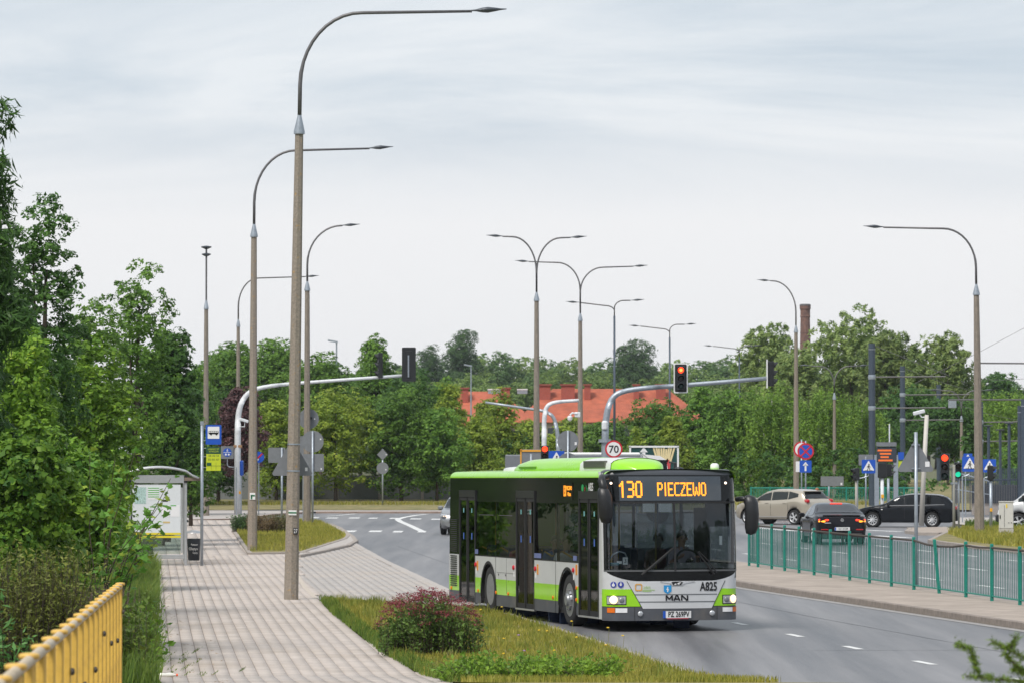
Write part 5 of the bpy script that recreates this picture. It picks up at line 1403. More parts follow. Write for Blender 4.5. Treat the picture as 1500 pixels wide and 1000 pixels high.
pp(197, 214, 713, 737, M_pg, 'map'); pp(217, 233, 713, 731, M_pap, 'timetable')
for k in range(5): pp(217, 233, 713.5 + 3.2 * k, 714.8 + 3.2 * k, M_tg, 'green_line', .037)
pp(237, 248, 739, 756, M_pap, 'timetable'); pp(250, 263, 739, 756, M_pap, 'timetable'); pp(237, 245, 739, 740.5, M_tg, 'green_line', .037); pp(250, 258, 739, 740.5, M_tg, 'green_line', .037); pp(238, 246, 731, 734, M_figure, 'print'); pp(239, 249, 763, 765.5, mat('print_ochre', (.6, .45, .2), rough=.5), 'print')
xl, xr = (183 - 231) / s, (291 - 231) / s; roof = []; rib = []
for k in range(13):
    t = k / 12; x_ = xl + (xr - xl) * t; z_ = zat(700, D) - .06 + (.30 * math.sin(PI * (t * .82 + .12)) ** .8) - .0 + (-.07 if t > .9 else 0)
    roof.append([(x_, -.15, z_), (x_, LEN + .15, z_)]); rib.append((x_, -.12, z_))
MB().grid(roof).build('roof', glassmat('roof_glass', (.62, .60, .58), 1.12), o, smooth=True)
MB().tube(rib, .035, 6).build('roof_rib', M_alu, o, smooth=True); MB().tube([(a, LEN + .12, c_) for a, _, c_ in rib], .035, 6).build('roof_rib', M_alu, o, smooth=True)
MB().box((.95, -.05, zr - .02), (.44, .06, .09)).build('roof_bracket', mat('bracket_brown', (.25, .19, .15), rough=.5, metal=.3), o)
for s_ in (-1, 1): MB().box((s_ * W2, 0, zr - .02), (.10, .14, .2)).build('corner_block', M_black, o)
MB().box((-.45, LEN / 2, .45), (.4, 2.6, .05)).build('bench', mat('bench_wood', (.25, .14, .07), rough=.6), o)
D = 116; c = AT(284, 800, D); b_ = thing('litter_bin', 'dark litter bin with silver hood hanging beside the bus stop pole', 'litter bin', (c.x, D, .06))
s = FPX / D
zb0 = zat(820, D) - .06; zb1 = zat(788, D) - .06
MB().lathe([(.15, zb0), (.165, zb0 + .02), (.185, zb1 - .02), (.185, zb1)], 18).build('bucket', mat('bin_dark', (.02, .024, .032), rough=.45), b_, smooth=True, angle=40)
MB().tube([(-.2, 0, 0), (-.2, 0, zb1 + .18), (.2, 0, zb1 + .18), (.2, 0, zb1 - .2)], .018, 6).build('frame', M_galvd, b_)
MB().lathe([(.23, zb1 + .15), (.2, zb1 + .2), (.06, zb1 + .235)], 16).build('hood', M_alu, b_, smooth=True, angle=50)
flat_text('lettering', 'Pozostaw', .08, M_signwhite, b_, (.03, -.192, zb1 - .17), (PI / 2, 0, 0), sx=.62); flat_text('lettering', 'Olsztyn', .11, M_signwhite, b_, (-.0, -.192, zb1 - .29), (PI / 2, 0, 0), sx=.75); flat_text('lettering', 'Czysty', .075, M_signwhite, b_, (.05, -.192, zb1 - .40), (PI / 2, 0, 0), sx=.7)
c = G(247, 992, .06); bt = thing('plastic_bottle', 'crushed clear plastic bottle with orange cap lying on the footway', 'bottle', (c.x, c.y, .065), .1)
TY = Matrix.Rotation(PI / 2, 4, 'Y')
MB().lathe([(.02, -.12), (.034, -.10), (.026, -.03), (.036, .03), (.030, .07), (.013, .11), (.013, .13)], 10, Matrix.Translation((-.02, 0, .034)) @ TY).build('bottle_body', mat('clear_plastic', (.75, .74, .68), rough=.15, spec=.6), bt, smooth=True)
MB().lathe([(.018, .125), (.018, .15)], 10, Matrix.Translation((-.02, 0, .034)) @ TY).build('cap', mat('cap_orange', (.8, .12, .03), rough=.4), bt)

# --- brick chimney and red-roofed house
M_brick = mat('chimney_brick', (.21, .115, .09), rough=.9, var=.25, vscale=1.2, col2=(.14, .08, .07), fac=(.4, .62))
p = AT(1179.5, 446, 520); o = thing('brick_chimney', 'tall red brick chimney stack above the willows', 'chimney', (p.x, 520, 0)); zt = p.z
MB().tube([(0, 0, 0), (0, 0, zt - 1.7)], [1.0, .60], 12).build('shaft', M_brick, o); MB().lathe([(.6, zt - 1.72), (.66, zt - 1.5), (.62, zt - 1.4), (.62, zt - .75), (.70, zt - .55), (.70, zt - .2), (.5, zt - .05), (.48, zt)], 12).build('crown_band', M_brick, o)
rg_ = MB().lathe([(.72, zt - .18), (.72, zt - .06), (.6, zt + .05)], 12).build('cap', M_galvd, o)
hoop = MB().lathe([(1, -.08), (1.03, 0), (1, .08)], 12).mesh('hoop'); hoop.materials.append(mat('hoop_dark', (.12, .07, .06), rough=.9))
for k in range(9): z_ = 8 + k * 1.25; r_ = 1.0 + (.6 - 1.0) * z_ / (zt - 1.7) + .01; link('hoop', hoop, o, (0, 0, z_), None, (r_, r_, .6))
D = 400; s = FPX / D
M_roof = mat('roof_tiles', (.44, .115, .06), rough=.85, var=.2, vscale=.5, col2=(.34, .095, .055), fac=(.4, .7), bump=.6, bscale=3)
M_wall = mat('house_wall', (.50, .42, .34), rough=.9, var=.1)
def hip_house(label, x0, x1, yridge, yeave, D, depth, chim):
    a, b = AT(x0, yeave, D).x, AT(x1, yeave, D).x; zr_, ze = zat(yridge, D + depth / 2), zat(yeave, D)
    o = thing('red_roofed_house', label, 'house', ((a + b) / 2, D, 0)); hw = (b - a) / 2; hp = min(hw * .8, 4.0)
    MB().box((0, depth / 2, ze / 2), (2 * hw - .6, depth - .6, ze)).build('wall', M_wall, o)
    mb = MB(); mb.add([(-hw, 0, ze), (hw, 0, ze), (hw, depth, ze), (-hw, depth, ze), (-hw + hp, depth / 2, zr_), (hw - hp, depth / 2, zr_)], [(0, 1, 5, 4), (1, 2, 5), (2, 3, 4, 5), (3, 0, 4), (0, 3, 2, 1)])
    rf_ = mb.build('roof', M_roof, o)
    # rows of tiles as thin ledges across the slope
    n = 24; rows = MB()
    for k in range(n):
        t = k / n; z_ = ze + (zr_ - ze) * t; y_ = depth / 2 * t; w_ = hw - hp * t
        rows.box((0, y_ + .05, z_ + .05), (2 * w_, .32, .06), M=Matrix.Rotation(math.atan2(zr_ - ze, depth / 2), 4, 'X'))
    stuff(rows.build('tile_courses', M_roof, rf_))
    for cx, cw, ytop in chim:
        q = AT(cx, ytop, D + depth * .35); zb_ = ze + (zr_ - ze) * .5
        MB().box((q.x - o.location.x, depth * .36, (q.z + zb_) / 2), (cw * D / FPX, 1.1, q.z - zb_)).build('chimney', mat('chimney_red', (.34, .085, .06), rough=.9, var=.15, vscale=2), o)
        MB().box((q.x - o.location.x, depth * .36, q.z + .06), (cw * D / FPX + .25, 1.35, .16)).build('chimney_cap', mat('chimney_cap', (.25, .07, .05), rough=.9), o)
    for k in range(8):
        xx = -hw + (k + .7) * 2 * hw / 8.4
        MB().box((xx, .28, ze - 1.3), (1.1, .1, 1.5)).build('window', mat('house_window', (.05, .06, .07), rough=.1), o)
hip_house('long house with a red tiled hip roof and chimneys behind the double lamps', 752, 1040, 569, 618, 400, 15, [(798, 17, 564), (832, 20, 564), (860.5, 9, 564), (932, 8, 564), (968, 14, 564)])
hip_house('lower red-roofed wing left of the long red-roofed house', 600, 790, 573, 622, 412, 14, [(681, 10, 569), (740, 14, 569)])
for x, w_, lab in ((725, 1.35, 'left white roof light on the red roof'), (765, 1.0, 'right white roof light on the red roof')):
    q = AT(x, 570, 420); MB()
    ob = thing('roof_light', lab, 'roof light', (q.x, 419, q.z - .25)); MB().box((0, 0, .0), (w_ * 1.05, 1.2, .4)).build('curb', M_galv, ob); MB().box((0, 0, .24), (w_ * 1.1, 1.3, .12)).build('lid', M_signwhite, ob)
# grey panel fence under the far trees
pf = thing('panel_fence', 'grey concrete panel fence seen under the far trees beyond the junction', 'fence', (0, 0, 0)); D = 240
pn = MB().box((0, 0, .85), (2.35, .08, 1.6)).mesh('fence_panel'); pn.materials.append(mat('fence_grey', (.17, .18, .18), rough=.9, var=.15)); ps_ = MB().box((0, -.02, .95), (.16, .18, 1.9)).mesh('fence_post'); ps_.materials.append(M_kerb)
for k in range(10):
    x = -24 + k * 2.5; link('fence_panel', pn, pf, (x, D, .1)); link('fence_post', ps_, pf, (x + 1.25, D, .1))
# ------------------------------------------------------------------ the bus
TH = R(14.6)
bus = thing('city_bus', 'green, silver and black city bus with lit orange destination display, pulling out of the bay', 'bus', (2.92, 73.3, 0), -(PI / 2 - TH))
# the body stands a little lower at the rear than at the front; wheels keep to the ground
PB = Matrix.Rotation(R(-.42), 4, 'Y')
def bput(mb, nm, m, par=None, smooth=False, angle=None, sink=True):
    if sink: mb.v = [tuple(PB @ Vector(p)) for p in mb.v]
    return mb.build(nm, m, bus if par is None else par, smooth=smooth, angle=angle)
M_lime_p = mat('bus_green', (.30, .66, .012), rough=.3, coat=.5, var=.06, vscale=.9, rvar=.08)
M_silver = mat('bus_silver', (.66, .67, .69), rough=.34, metal=.2, coat=.4, var=.05, vscale=.9, rvar=.08)
M_bgrey = mat('bus_grey', (.075, .08, .094), rough=.5, var=.12, vscale=1.5, col2=(.135, .125, .115), fac=(.5, .78))
M_bblack = mat('bus_black', (.007, .008, .009), rough=.12, spec=.3)
M_rubber = mat('rubber', (.012, .012, .013), rough=.7)
M_tyre = mat('tyre', (.018, .018, .019), rough=.85, var=.2, vscale=8)
M_rim = mat('wheel_rim', (.30, .31, .33), rough=.4, metal=.6, var=.15, vscale=5)
M_dark = mat('bus_underside', (.01, .01, .011), rough=.9)
M_bglass = glassmat('bus_side_glass', (.24, .27, .28), 1.25)
M_wind = glassmat('bus_windscreen', (.55, .61, .64), 1.6)
M_lampglass = mat('headlamp_glass', (.55, .57, .6), rough=.08, metal=.4)
M_headlit = mat('headlamp_lit', (1, .9, .7), rough=.3, emit=(1.0, .66, .34), estr=1.5)
M_orange = mat('marker_orange', (.75, .16, .01), rough=.35)
M_ledo = mat('destination_led', (.9, .3, .02), rough=.5, emit=(1.0, .33, .02), estr=1.25)
M_poleY = mat('handrail_yellow', (.75, .42, .02), rough=.35)
M_inside = mat('bus_interior', (.05, .053, .06), rough=.8)
M_seat = mat('seat_blue', (.03, .05, .12), rough=.8, var=.3, vscale=20)

UF = .95; RC = .30
def plan(u):
    s_ = 1 if u >= 0 else -1; a = abs(u)
    if a <= UF: return -.10 * (a / UF) ** 2, u, Vector((1, .21 * u, 0)).normalized()
    t = min(PI / 2, (a - UF) / RC)
    return -.10 - RC * (1 - math.cos(t)), s_ * (UF + RC * math.sin(t)), Vector((math.cos(t), s_ * math.sin(t), 0))
UMAX = UF + RC * PI / 2
def rake(z): return -max(0, z - 1.0) * .02 - max(0, z - 1.0) ** 2 * .035 - max(0, .55 - z) * -.0 - max(0, z - 2.72) ** 2 * 3.0
def FS(u, z, off=0.0):
    x, y, n = plan(u)
    return (x + rake(z) + n.x * off, y + n.y * off, z)
def fpatch(zs, fl, fr, n=14, off=0.0):
    mb = MB()
    mb.grid([[FS(fl(z) + (fr(z) - fl(z)) * i / n, z, off) for i in range(n + 1)] for z in zs])
    return mb
def lin(*pts):
    return lambda z: float(np.interp(z, [p[0] for p in pts], [p[1] for p in pts]))
def lsp(a, b, n): return list(np.linspace(a, b, n))
# front: bumper, green corners, silver centre and A-posts, black mask
bput(fpatch(lsp(.20, .445, 5), lambda z: -UMAX, lambda z: UMAX, 36), 'front_bumper', M_bgrey, smooth=True)
dl = lin((.44, -.62), (.77, -.80)); dr = lin((.44, .72), (.77, .88))
bput(fpatch(lsp(.455, .765, 6), lambda z: -UMAX, dl, 14), 'corner_panel', M_lime_p, smooth=True)
bput(fpatch(lsp(.455, .765, 6), dr, lambda z: UMAX, 14), 'corner_panel', M_lime_p, smooth=True)
zb_edge = lambda u: .90 + .16 * max(0, (abs(u) - .55) / .7) ** 2.2
# silver: flap in the middle and the two upper corners that run into the A-posts
fl2 = lin((.42, -.60), (.92, -.885)); fr2 = lin((.42, .70), (.92, .97))
def colpatch(u0, u1, n, zlo, zhi, off=0.0, m=6):
    mb = MB()
    mb.grid([[FS(u, zlo(u) + (zhi(u) - zlo(u)) * j / m, off) for j in range(m + 1)] for u in lsp(u0, u1, n)][::-1])
    return mb
flap = bput(fpatch(lsp(.415, .905, 8), fl2, fr2, 24, .004), 'front_flap', M_silver, smooth=True)
for sg in (-1, 1):
    bput(colpatch(sg * .60, sg * UMAX, 22, lambda u: .76, zb_edge) if sg > 0 else colpatch(-UMAX, -.60, 22, lambda u: .76, zb_edge), 'corner_panel', M_silver, smooth=True)
    # A-post
    mb = MB(); rows = []
    for z in lsp(.95, 2.86, 18):
        w0 = UMAX - .10 - .12 * max(0, (1.35 - z) / .4) ** 1.5 if z < 1.35 else UMAX - .10
        us = lsp(w0, UMAX, 5)
        rows.append([FS(sg * u, z, .003) for u in (us if sg > 0 else us[::-1])])
    mb.grid(rows)
    bput(mb, 'a_post', M_silver if sg < 0 else M_bblack, smooth=True)
# black mask under the windscreen, windscreen, display window
US = UMAX - .10
bput(colpatch(-US, US, 40, zb_edge, lambda u: 1.13, .001), 'black_mask', M_bblack, smooth=True)
ws = []
for u0, u1 in ((-US, -.012), (.012, US)):
    ws.append(bput(fpatch(lsp(1.10, 2.30, 12), lambda z, a=u0: a, lambda z, b=u1: b, 18, .006), 'windscreen', M_wind, smooth=True))
bput(fpatch([1.08, 1.5, 1.9, 2.31], lambda z: -.02, lambda z: .02, 2, .012), 'windscreen_bar', M_rubber)
bput(fpatch([1.075, 1.105], lambda z: -US, lambda z: US, 30, .011), 'windscreen_seal', mat('seal_grey', (.10, .105, .11), rough=.5))
bput(fpatch([2.29, 2.325], lambda z: -US, lambda z: US, 30, .011), 'windscreen_seal', M_rubber)
# dark band round the glass edge
for sg in (-1, 1):
    a, b = (-US, -US + .10) if sg < 0 else (US - .10, US)
    bput(fpatch(lsp(1.10, 2.31, 6), lambda z: a, lambda z: b, 4, .009), 'glass_border', M_bblack)
bput(fpatch(lsp(2.32, 2.80, 6), lambda z: -US, lambda z: US, 36, .003), 'display_housing', M_bblack, smooth=True)
bput(fpatch(lsp(2.34, 2.775, 5), lambda z: -.98, lambda z: .92, 24, .010), 'display_window', mat('display_glass', (.018, .026, .036), rough=.05, spec=.8, coat=1.0), smooth=True)
# rounded front roof edge
rows = []
for t in lsp(0, PI / 2, 6):
    z = 2.80 + .10 * math.sin(t); back = .14 * (1 - math.cos(t))
    rows.append([(lambda p, n: (p[0] - n.x * back, p[1] - n.y * back, z))(FS(u, 2.80), plan(u)[2]) for u in lsp(-UMAX, UMAX, 40)])
bput(MB().grid(rows), 'roof_edge', mat('roof_edge_grey', (.05, .055, .066), rough=.35), smooth=True)
# roof front plate
# --- sides
XF = -.40 + rake(1.0); YS = 1.25; XR = -11.9
def sidey(z): return YS - max(0, z - 1.25) * .015
AX = (-2.72, -8.62); RA = .60; RW = .485
def arch(x, zlo):
    z = zlo
    for a in AX:
        d = abs(x - a)
        if d < RA: z = max(z, .46 + math.sqrt(RA * RA - d * d))
    return z
def side_strip(x0, x1, zlo, zhi, sg, off=0.0, arches=True, m=2):
    n = max(1, int(abs(x1 - x0) / .05)) if arches else max(1, int(abs(x1 - x0) / .4))
    mb = MB(); rows = []
    for x in lsp(x0, x1, n + 1):
        a = arch(x, zlo) if arches else zlo; b = max(zhi, a)
        a = min(a, b)
        rows.append([(x, sg * (sidey(a + (b - a) * j / m) + off), a + (b - a) * j / m) for j in range(m + 1)])
    if sg < 0: rows = [r[::-1] for r in rows]
    return mb.grid(rows)
doors = [(-.60, -1.95), (-5.09, -6.47), (-9.70, -11.05)]
segs_r = [(XF, -.60), (-1.95, -5.09), (-6.47, -9.70), (-11.05, XR)]
def zt_win(x): return 1.22
for sg in (-1, 1):
    segs = segs_r if sg < 0 else [(XF, XR)]
    for a, b in segs:
        if abs(a - b) < .25:
            bput(side_strip(a, b, .22, 2.84, sg, arches=False), 'front_side_panel', M_silver if a == XF and sg < 0 else M_bblack); continue
        bput(side_strip(a, b, .24, .46, sg), 'skirt', M_bgrey)
        bput(side_strip(a, b, .463, .765, sg, .002), 'green_band', M_lime_p)
        bput(side_strip(a, b, .765, 1.20, sg, .002), 'silver_band', M_silver)
        bput(side_strip(a, b, 2.28, 2.76, sg, -.004, False), 'top_band', M_bblack)
        if a < -11:
            bput(side_strip(a, b, 1.20, 2.28, sg, -.004, False), 'rear_quarter', M_bblack)
            # louvres
            for k in range(15): bput(MB().box(((a + b) / 2 - .02, sg * (YS + .006), .56 + k * .043), (.52, .02, .018)), 'louvre', M_dark)
            for k in range(17): bput(MB().box(((a + b) / 2 - .02, sg * (YS + .0), 1.26 + k * .04), (.52, .02, .018)), 'louvre', mat('louvre_black', (.02, .02, .022), rough=.5))
        else:
            cuts = [x for x in ((-3.5,) if b > -5.2 else (-8.05,)) if sg < 0] or [-2, -3.6, -5.2, -6.8, -8.4, -10]
            ed = [a] + cuts + [b]
            for x0, x1 in zip(ed, ed[1:]):
                wdw = bput(side_strip(x0 - .015, x1 + .015, 1.20, 2.28, sg, -.004, False), 'side_window', M_bglass)
            for x1 in ed: bput(MB().box((x1 - .02 if x1 == a else x1 + (.02 if x1 == b else 0), sg * (sidey(1.75) - .03), 1.74), (.05, .05, 1.09)), 'window_post', M_bblack)
            bput(MB().box(((a + b) / 2, sg * (YS - .002), 1.205), (abs(a - b) - .02, .012, .02)), 'window_seal', M_rubber)
    # green roof cove over the windows
    rows = []
    for t in lsp(0, PI / 2, 6):
        rows.append([(x, sg * (1.085 + .145 * math.cos(t)), 2.755 + .125 * math.sin(t)) for x in (-.30, -4, -8, XR)])
    bput(MB().grid(rows if sg > 0 else rows[::-1]), 'roof_cove', M_lime_p, smooth=True)
# roof skin, floor and rear
bput(MB().grid([[(x, y, 2.88 + .03 * (1 - (y / 1.08) ** 2)) for y in lsp(-1.09, 1.09, 9)] for x in (-.10 - .14, -4, -8, XR)]), 'roof', M_lime_p, smooth=True)
bput(MB().box((-6.05, 0, .30), (11.2, 2.40, .10)), 'floor', M_dark)
bput(MB().box((-10.4, 0, .62), (2.6, 2.36, .70)), 'engine_bay', M_dark)
bput(MB().box((XR - .03, 0, 1.55), (.10, 2.42, 2.5), bev=.04), 'rear_wall', M_lime_p)
bput(MB().box((XR - .085, -1.13, 1.2), (.03, .14, .5)), 'rear_light', M_red); bput(MB().box((XR - .085, 1.13, 1.2), (.03, .14, .5)), 'rear_light', M_red)
bput(MB().box((XR - .06, 0, .42), (.12, 2.46, .42), bev=.03), 'rear_bumper', M_bgrey)
bput(MB().box((XR - .085, 0, 1.85), (.02, 1.9, .7)), 'rear_window', M_bblack)
bput(MB().box((-6.0, 0, 2.70), (11.4, 2.2, .04)), 'ceiling', mat('bus_ceiling', (.10, .10, .105), rough=.7))
bput(MB().box((-6.5, 1.17, .85), (10, .03, .68)), 'inner_wall', M_inside); 
# doors: two leaves of dark glass each
for k, (a, b) in enumerate(doors):
    d = bput(MB().box(((a + b) / 2, -(YS - .02), 2.44), (abs(a - b), .05, .14)).box((a - .02, -(YS - .02), 1.32), (.045, .05, 2.18)).box((b + .02, -(YS - .02), 1.32), (.045, .05, 2.18)), 'door', mat('door_frame', (.018, .018, .02), rough=.4))
    bput(MB().box(((a + b) / 2, -(YS - .015), .235), (abs(a - b), .06, .03)), 'door_step', M_alu, d)
    bput(side_strip(a, b, 2.50, 2.76, -1, -.004, False), 'top_band', M_bblack)
    mid = (a + b) / 2
    for x0, x1 in ((a, mid), (mid, b)):
        lf = bput(MB().box((x0 - .065, -(YS - .025), 1.31), (.05, .04, 2.12)).box((x1 + .045, -(YS - .025), 1.31), (.05, .04, 2.12)).box(((x0 + x1) / 2, -(YS - .025), .30), (abs(x0 - x1) - .04, .04, .10)).box(((x0 + x1) / 2, -(YS - .025), 2.34), (abs(x0 - x1) - .04, .04, .08)), 'door_leaf', M_rubber, d)
        bput(MB().box(((x0 + x1) / 2, -(YS - .022), 1.33), (abs(x0 - x1) - .1, .012, 1.98)), 'door_glass', M_bglass, d)
        xm = (x0 + x1) / 2
        bput(MB().tube([(xm + .05, -1.12, .6), (xm + .05, -1.12, 1.05), (xm, -1.10, 1.32), (xm + .12, -1.10, 1.36)], .016, 6), 'handrail', M_poleY, d)
        bput(MB().box((xm, -(YS - .012), 2.10), (.04, .006, .09)), 'sticker', mat('sticker_cyan', (.25, .6, .6), rough=.4), d); bput(MB().box((xm, -(YS - .012), 1.58), (.045, .006, .13)), 'sticker', mat('sticker_blue', (.08, .18, .6), rough=.4), d)
# --- wheels
for xa in AX:
    for sg in (-1, 1):
        whl = MB(); MY = Matrix.Translation((xa, sg * 1.08, RW)) @ Matrix.Rotation(-sg * PI / 2, 4, 'X')
        whl.lathe([(.30, -.14), (.44, -.145), (.475, -.11), (RW, -.07), (RW, .07), (.475, .11), (.44, .14), (.31, .135)], 32, MY, cap=False)
        w_ = bput(whl, 'tyre', M_tyre, smooth=True, sink=False, angle=45)
        deep = xa < -5
        pr = [(.315, .135), (.295, .125), (.278, .0), (.19, -.03), (.16, .0), (.14, .07), (.05, .08)] if deep else [(.31, .13), (.285, .12), (.26, .06), (.20, .10), (.17, .165), (.12, .17), (.10, .205), (.04, .21)]
        r_ = bput(MB().lathe(pr, 28, MY), 'rim', M_rim, w_, smooth=True, sink=False, angle=40)
        mb = MB()
        for k in range(10):
            t = k * PI / 5; rr_ = .15 if deep else .185
            mb.lathe([(.016, .0), (.016, .05), (.008, .06)], 6, MY @ Matrix.Translation((rr_ * math.cos(t), rr_ * math.sin(t), .0 if deep else .11)))
        bput(mb, 'wheel_nuts', M_galvd, r_, sink=False)
        # arch liner
        rows = [[(xa + math.cos(t) * RA, sg * 1.245, .46 + math.sin(t) * RA), (xa + math.cos(t) * RA, sg * .80, .46 + math.sin(t) * RA)] for t in lsp(-.25, PI + .25, 18)]
        bput(MB().grid(rows), 'arch_liner', M_dark, smooth=True)
        rows = [[(xa + math.cos(t) * r2, sg * (YS + .006), .46 + math.sin(t) * r2) for r2 in (RA - .005, RA + .05)] for t in lsp(-.1, PI + .1, 20)]
        bput(MB().grid(rows), 'arch_rim', M_rubber, smooth=True)
        bput(MB().box((xa, sg * .80, .8), (1.2, .02, .9)), 'arch_liner', M_dark)
# --- side details
for x, z in ((-2.08, .74), (-2.08, .52), (-3.72, .52), (-7.05, .50), (-8.0, .50), (-9.45, .50), (-11.7, .50)):
    bput(MB().lathe([(.035, 0), (.035, .015), (.02, .022)], 10, Matrix.Translation((x, -YS - .002, z)) @ Matrix.Rotation(PI / 2, 4, 'X')), 'side_marker', M_orange)
for x, z, m in ((-2.28, 1.06, 'r'), (-2.08, 1.07, 'o'), (-4.98, 1.03, 'r'), (-4.83, 1.02, 'o'), (-6.62, 1.02, 'r'), (-9.62, 1.02, 'r'), (-9.50, 1.0, 'o')):
    if m == 'r': bput(MB().lathe([(.045, 0), (.045, .02), (.03, .03)], 12, Matrix.Translation((x, -YS - .004, z)) @ Matrix.Rotation(PI / 2, 4, 'X')), 'door_button', M_red); bput(MB().box((x, -YS - .005, z - .13), (.05, .006, .10)), 'button_label', M_sticker)
    else: bput(MB().box((x, -YS - .006, z), (.085, .012, .19)), 'button_plate', mat('plate_amber', (.7, .28, .02), rough=.4))
for x0, n in ((-2.15, 3), (-4.80, 6), (-9.55, 3)):
    for k in range(n): bput(MB().box((x0 + k * .085 - n * .04, -YS - .004, 1.28), (.06, .005, .09)), 'pictogram', mat('sticker_bluewhite', (.16, .20, .42), rough=.4))
for x0, x1, z0, z1 in ((-6.47, -8.05, .47, 1.2), (-3.55, -3.53, .24, 1.2), (-8.05, -8.03, .24, 1.2)):
    if abs(x0 - x1) > .5:
        bput(MB().box(((x0 + x1) / 2, -YS - .004, z1 - .30), (abs(x0 - x1) - .2, .004, .006)).box((-7.2, -YS - .004, .84), (.006, .004, .7)), 'panel_gap', M_galvd)
    else: bput(MB().box(((x0 + x1) / 2, -YS - .004, (z0 + z1) / 2), (.008, .006, z1 - z0)), 'panel_gap', M_rubber)
for x in (-7.25, -7.8): bput(MB().lathe([(.02, 0), (.02, .01)], 8, Matrix.Translation((x, -YS - .004, .86)) @ Matrix.Rotation(PI / 2, 4, 'X')), 'lock', M_galvd)
# light reflected hopper windows: thin frames on the upper side glass
for x0, x1 in ((-6.75, -7.9), (-8.2, -9.45)):
    bput(MB().box(((x0 + x1) / 2, -YS + .012, 2.02), (abs(x0 - x1) - .1, .01, .012)), 'window_frame', M_galvd)
# side destination display and logo lettering on the upper band
bput(MB().box((-2.72, -(sidey(2.5) + .002), 2.50), (.62, .006, .32)), 'side_display', M_bblack)
def side_text(nm, txt, size, m, x, z, sx=.7, bold=0.0):
    me = text_mesh(txt, size, sx, bold); me.materials.append(m)
    for v in me.vertices: q = PB @ Vector((x + v.co.x, -(sidey(z) + .012), z + v.co.y)); v.co = q
    return link(nm, me, bus)
side_text('side_led', '130', .28, M_ledo, -2.93, 2.50, .5, .006); side_text('side_led', 'PIECZEWO', .10, M_ledo, -2.62, 2.56, .75, .003); side_text('side_led', 'Witosa', .10, M_ledo, -2.62, 2.45, .75, .003)
side_text('fleet_number', 'A825', .20, M_signwhite, -1.15, 2.58, .75, .004)
bput(MB().lathe([(.075, 0), (.075, .004)], 16, Matrix.Translation((-1.72, -(sidey(2.55) + .004), 2.56)) @ Matrix.Rotation(PI / 2, 4, 'X')), 'logo_dot', mat('logo_green', (.02, .35, .10), rough=.4))
side_text('logo_lettering', 'g', .2, mat('logo_red', (.5, .03, .04), rough=.4), -1.55, 2.55, 1); side_text('logo_lettering', '3a', .16, mat('logo_green', (.02, .35, .10)), -1.42, 2.55, 1)
# --- destination display on the front, built of small lit blocks
FONT = {'1': '00100 01100 10100 00100 00100 00100 00100 00100 00100', '3': '11110 00001 00001 00001 01110 00001 00001 00001 11110', '0': '01110 10001 10001 10001 10001 10001 10001 10001 01110',
        'P': '11110 10001 10001 10001 11110 10000 10000 10000 10000', 'I': '010 010 010 010 010 010 010 010 010', 'E': '11111 10000 10000 10000 11110 10000 10000 10000 11111', 'C': '01111 10000 10000 10000 10000 10000 10000 10000 01111',
        'Z': '11111 00001 00010 00010 00100 01000 01000 10000 11111', 'W': '1000001 1000001 1000001 1001001 1001001 1001001 1010101 1010101 0100010', 'O': '01110 10001 10001 10001 10001 10001 10001 10001 01110'}
def led(txt, u0, zc, px, pz, thick):
    mb = MB(); u = u0
    for ch in txt:
        rows_ = FONT[ch].split(); wdt = len(rows_[0])
        for r_, row in enumerate(rows_):
            for c_, bit in enumerate(row):
                if bit == '1':
                    zc_ = zc + (4 - r_) * pz; uc = u + c_ * px; hu, hz = px * thick, pz * .56
                    mb.add([FS(uc - hu, zc_ - hz, .016), FS(uc + hu, zc_ - hz, .016), FS(uc + hu, zc_ + hz, .016), FS(uc - hu, zc_ + hz, .016)], [(0, 1, 2, 3)])
        u += (wdt + 1.1) * px
    return mb
def led_line(txt, u, zc, px, pz, nm):
    for ch in txt:
        bput(led(ch, u, zc, px, pz, .66), nm, M_ledo); u += (len(FONT[ch].split()[0]) + 1.1) * px
led_line('130', -.965, 2.545, .0235, .0325, 'route_digit')
led_line('PIECZEWO', -.285, 2.545, .0192, .0265, 'destination_letter')
for u in (-1.12, 1.02): bput(MB().lathe([(.022, 0), (.02, .02)], 10, Matrix.Translation(FS(u, 2.655, .004)) @ Matrix.Rotation(PI / 2, 4, 'Y')), 'marker_lamp', mat('marker_lamp', (1, .85, .7), emit=(1, .75, .6), estr=2.0))
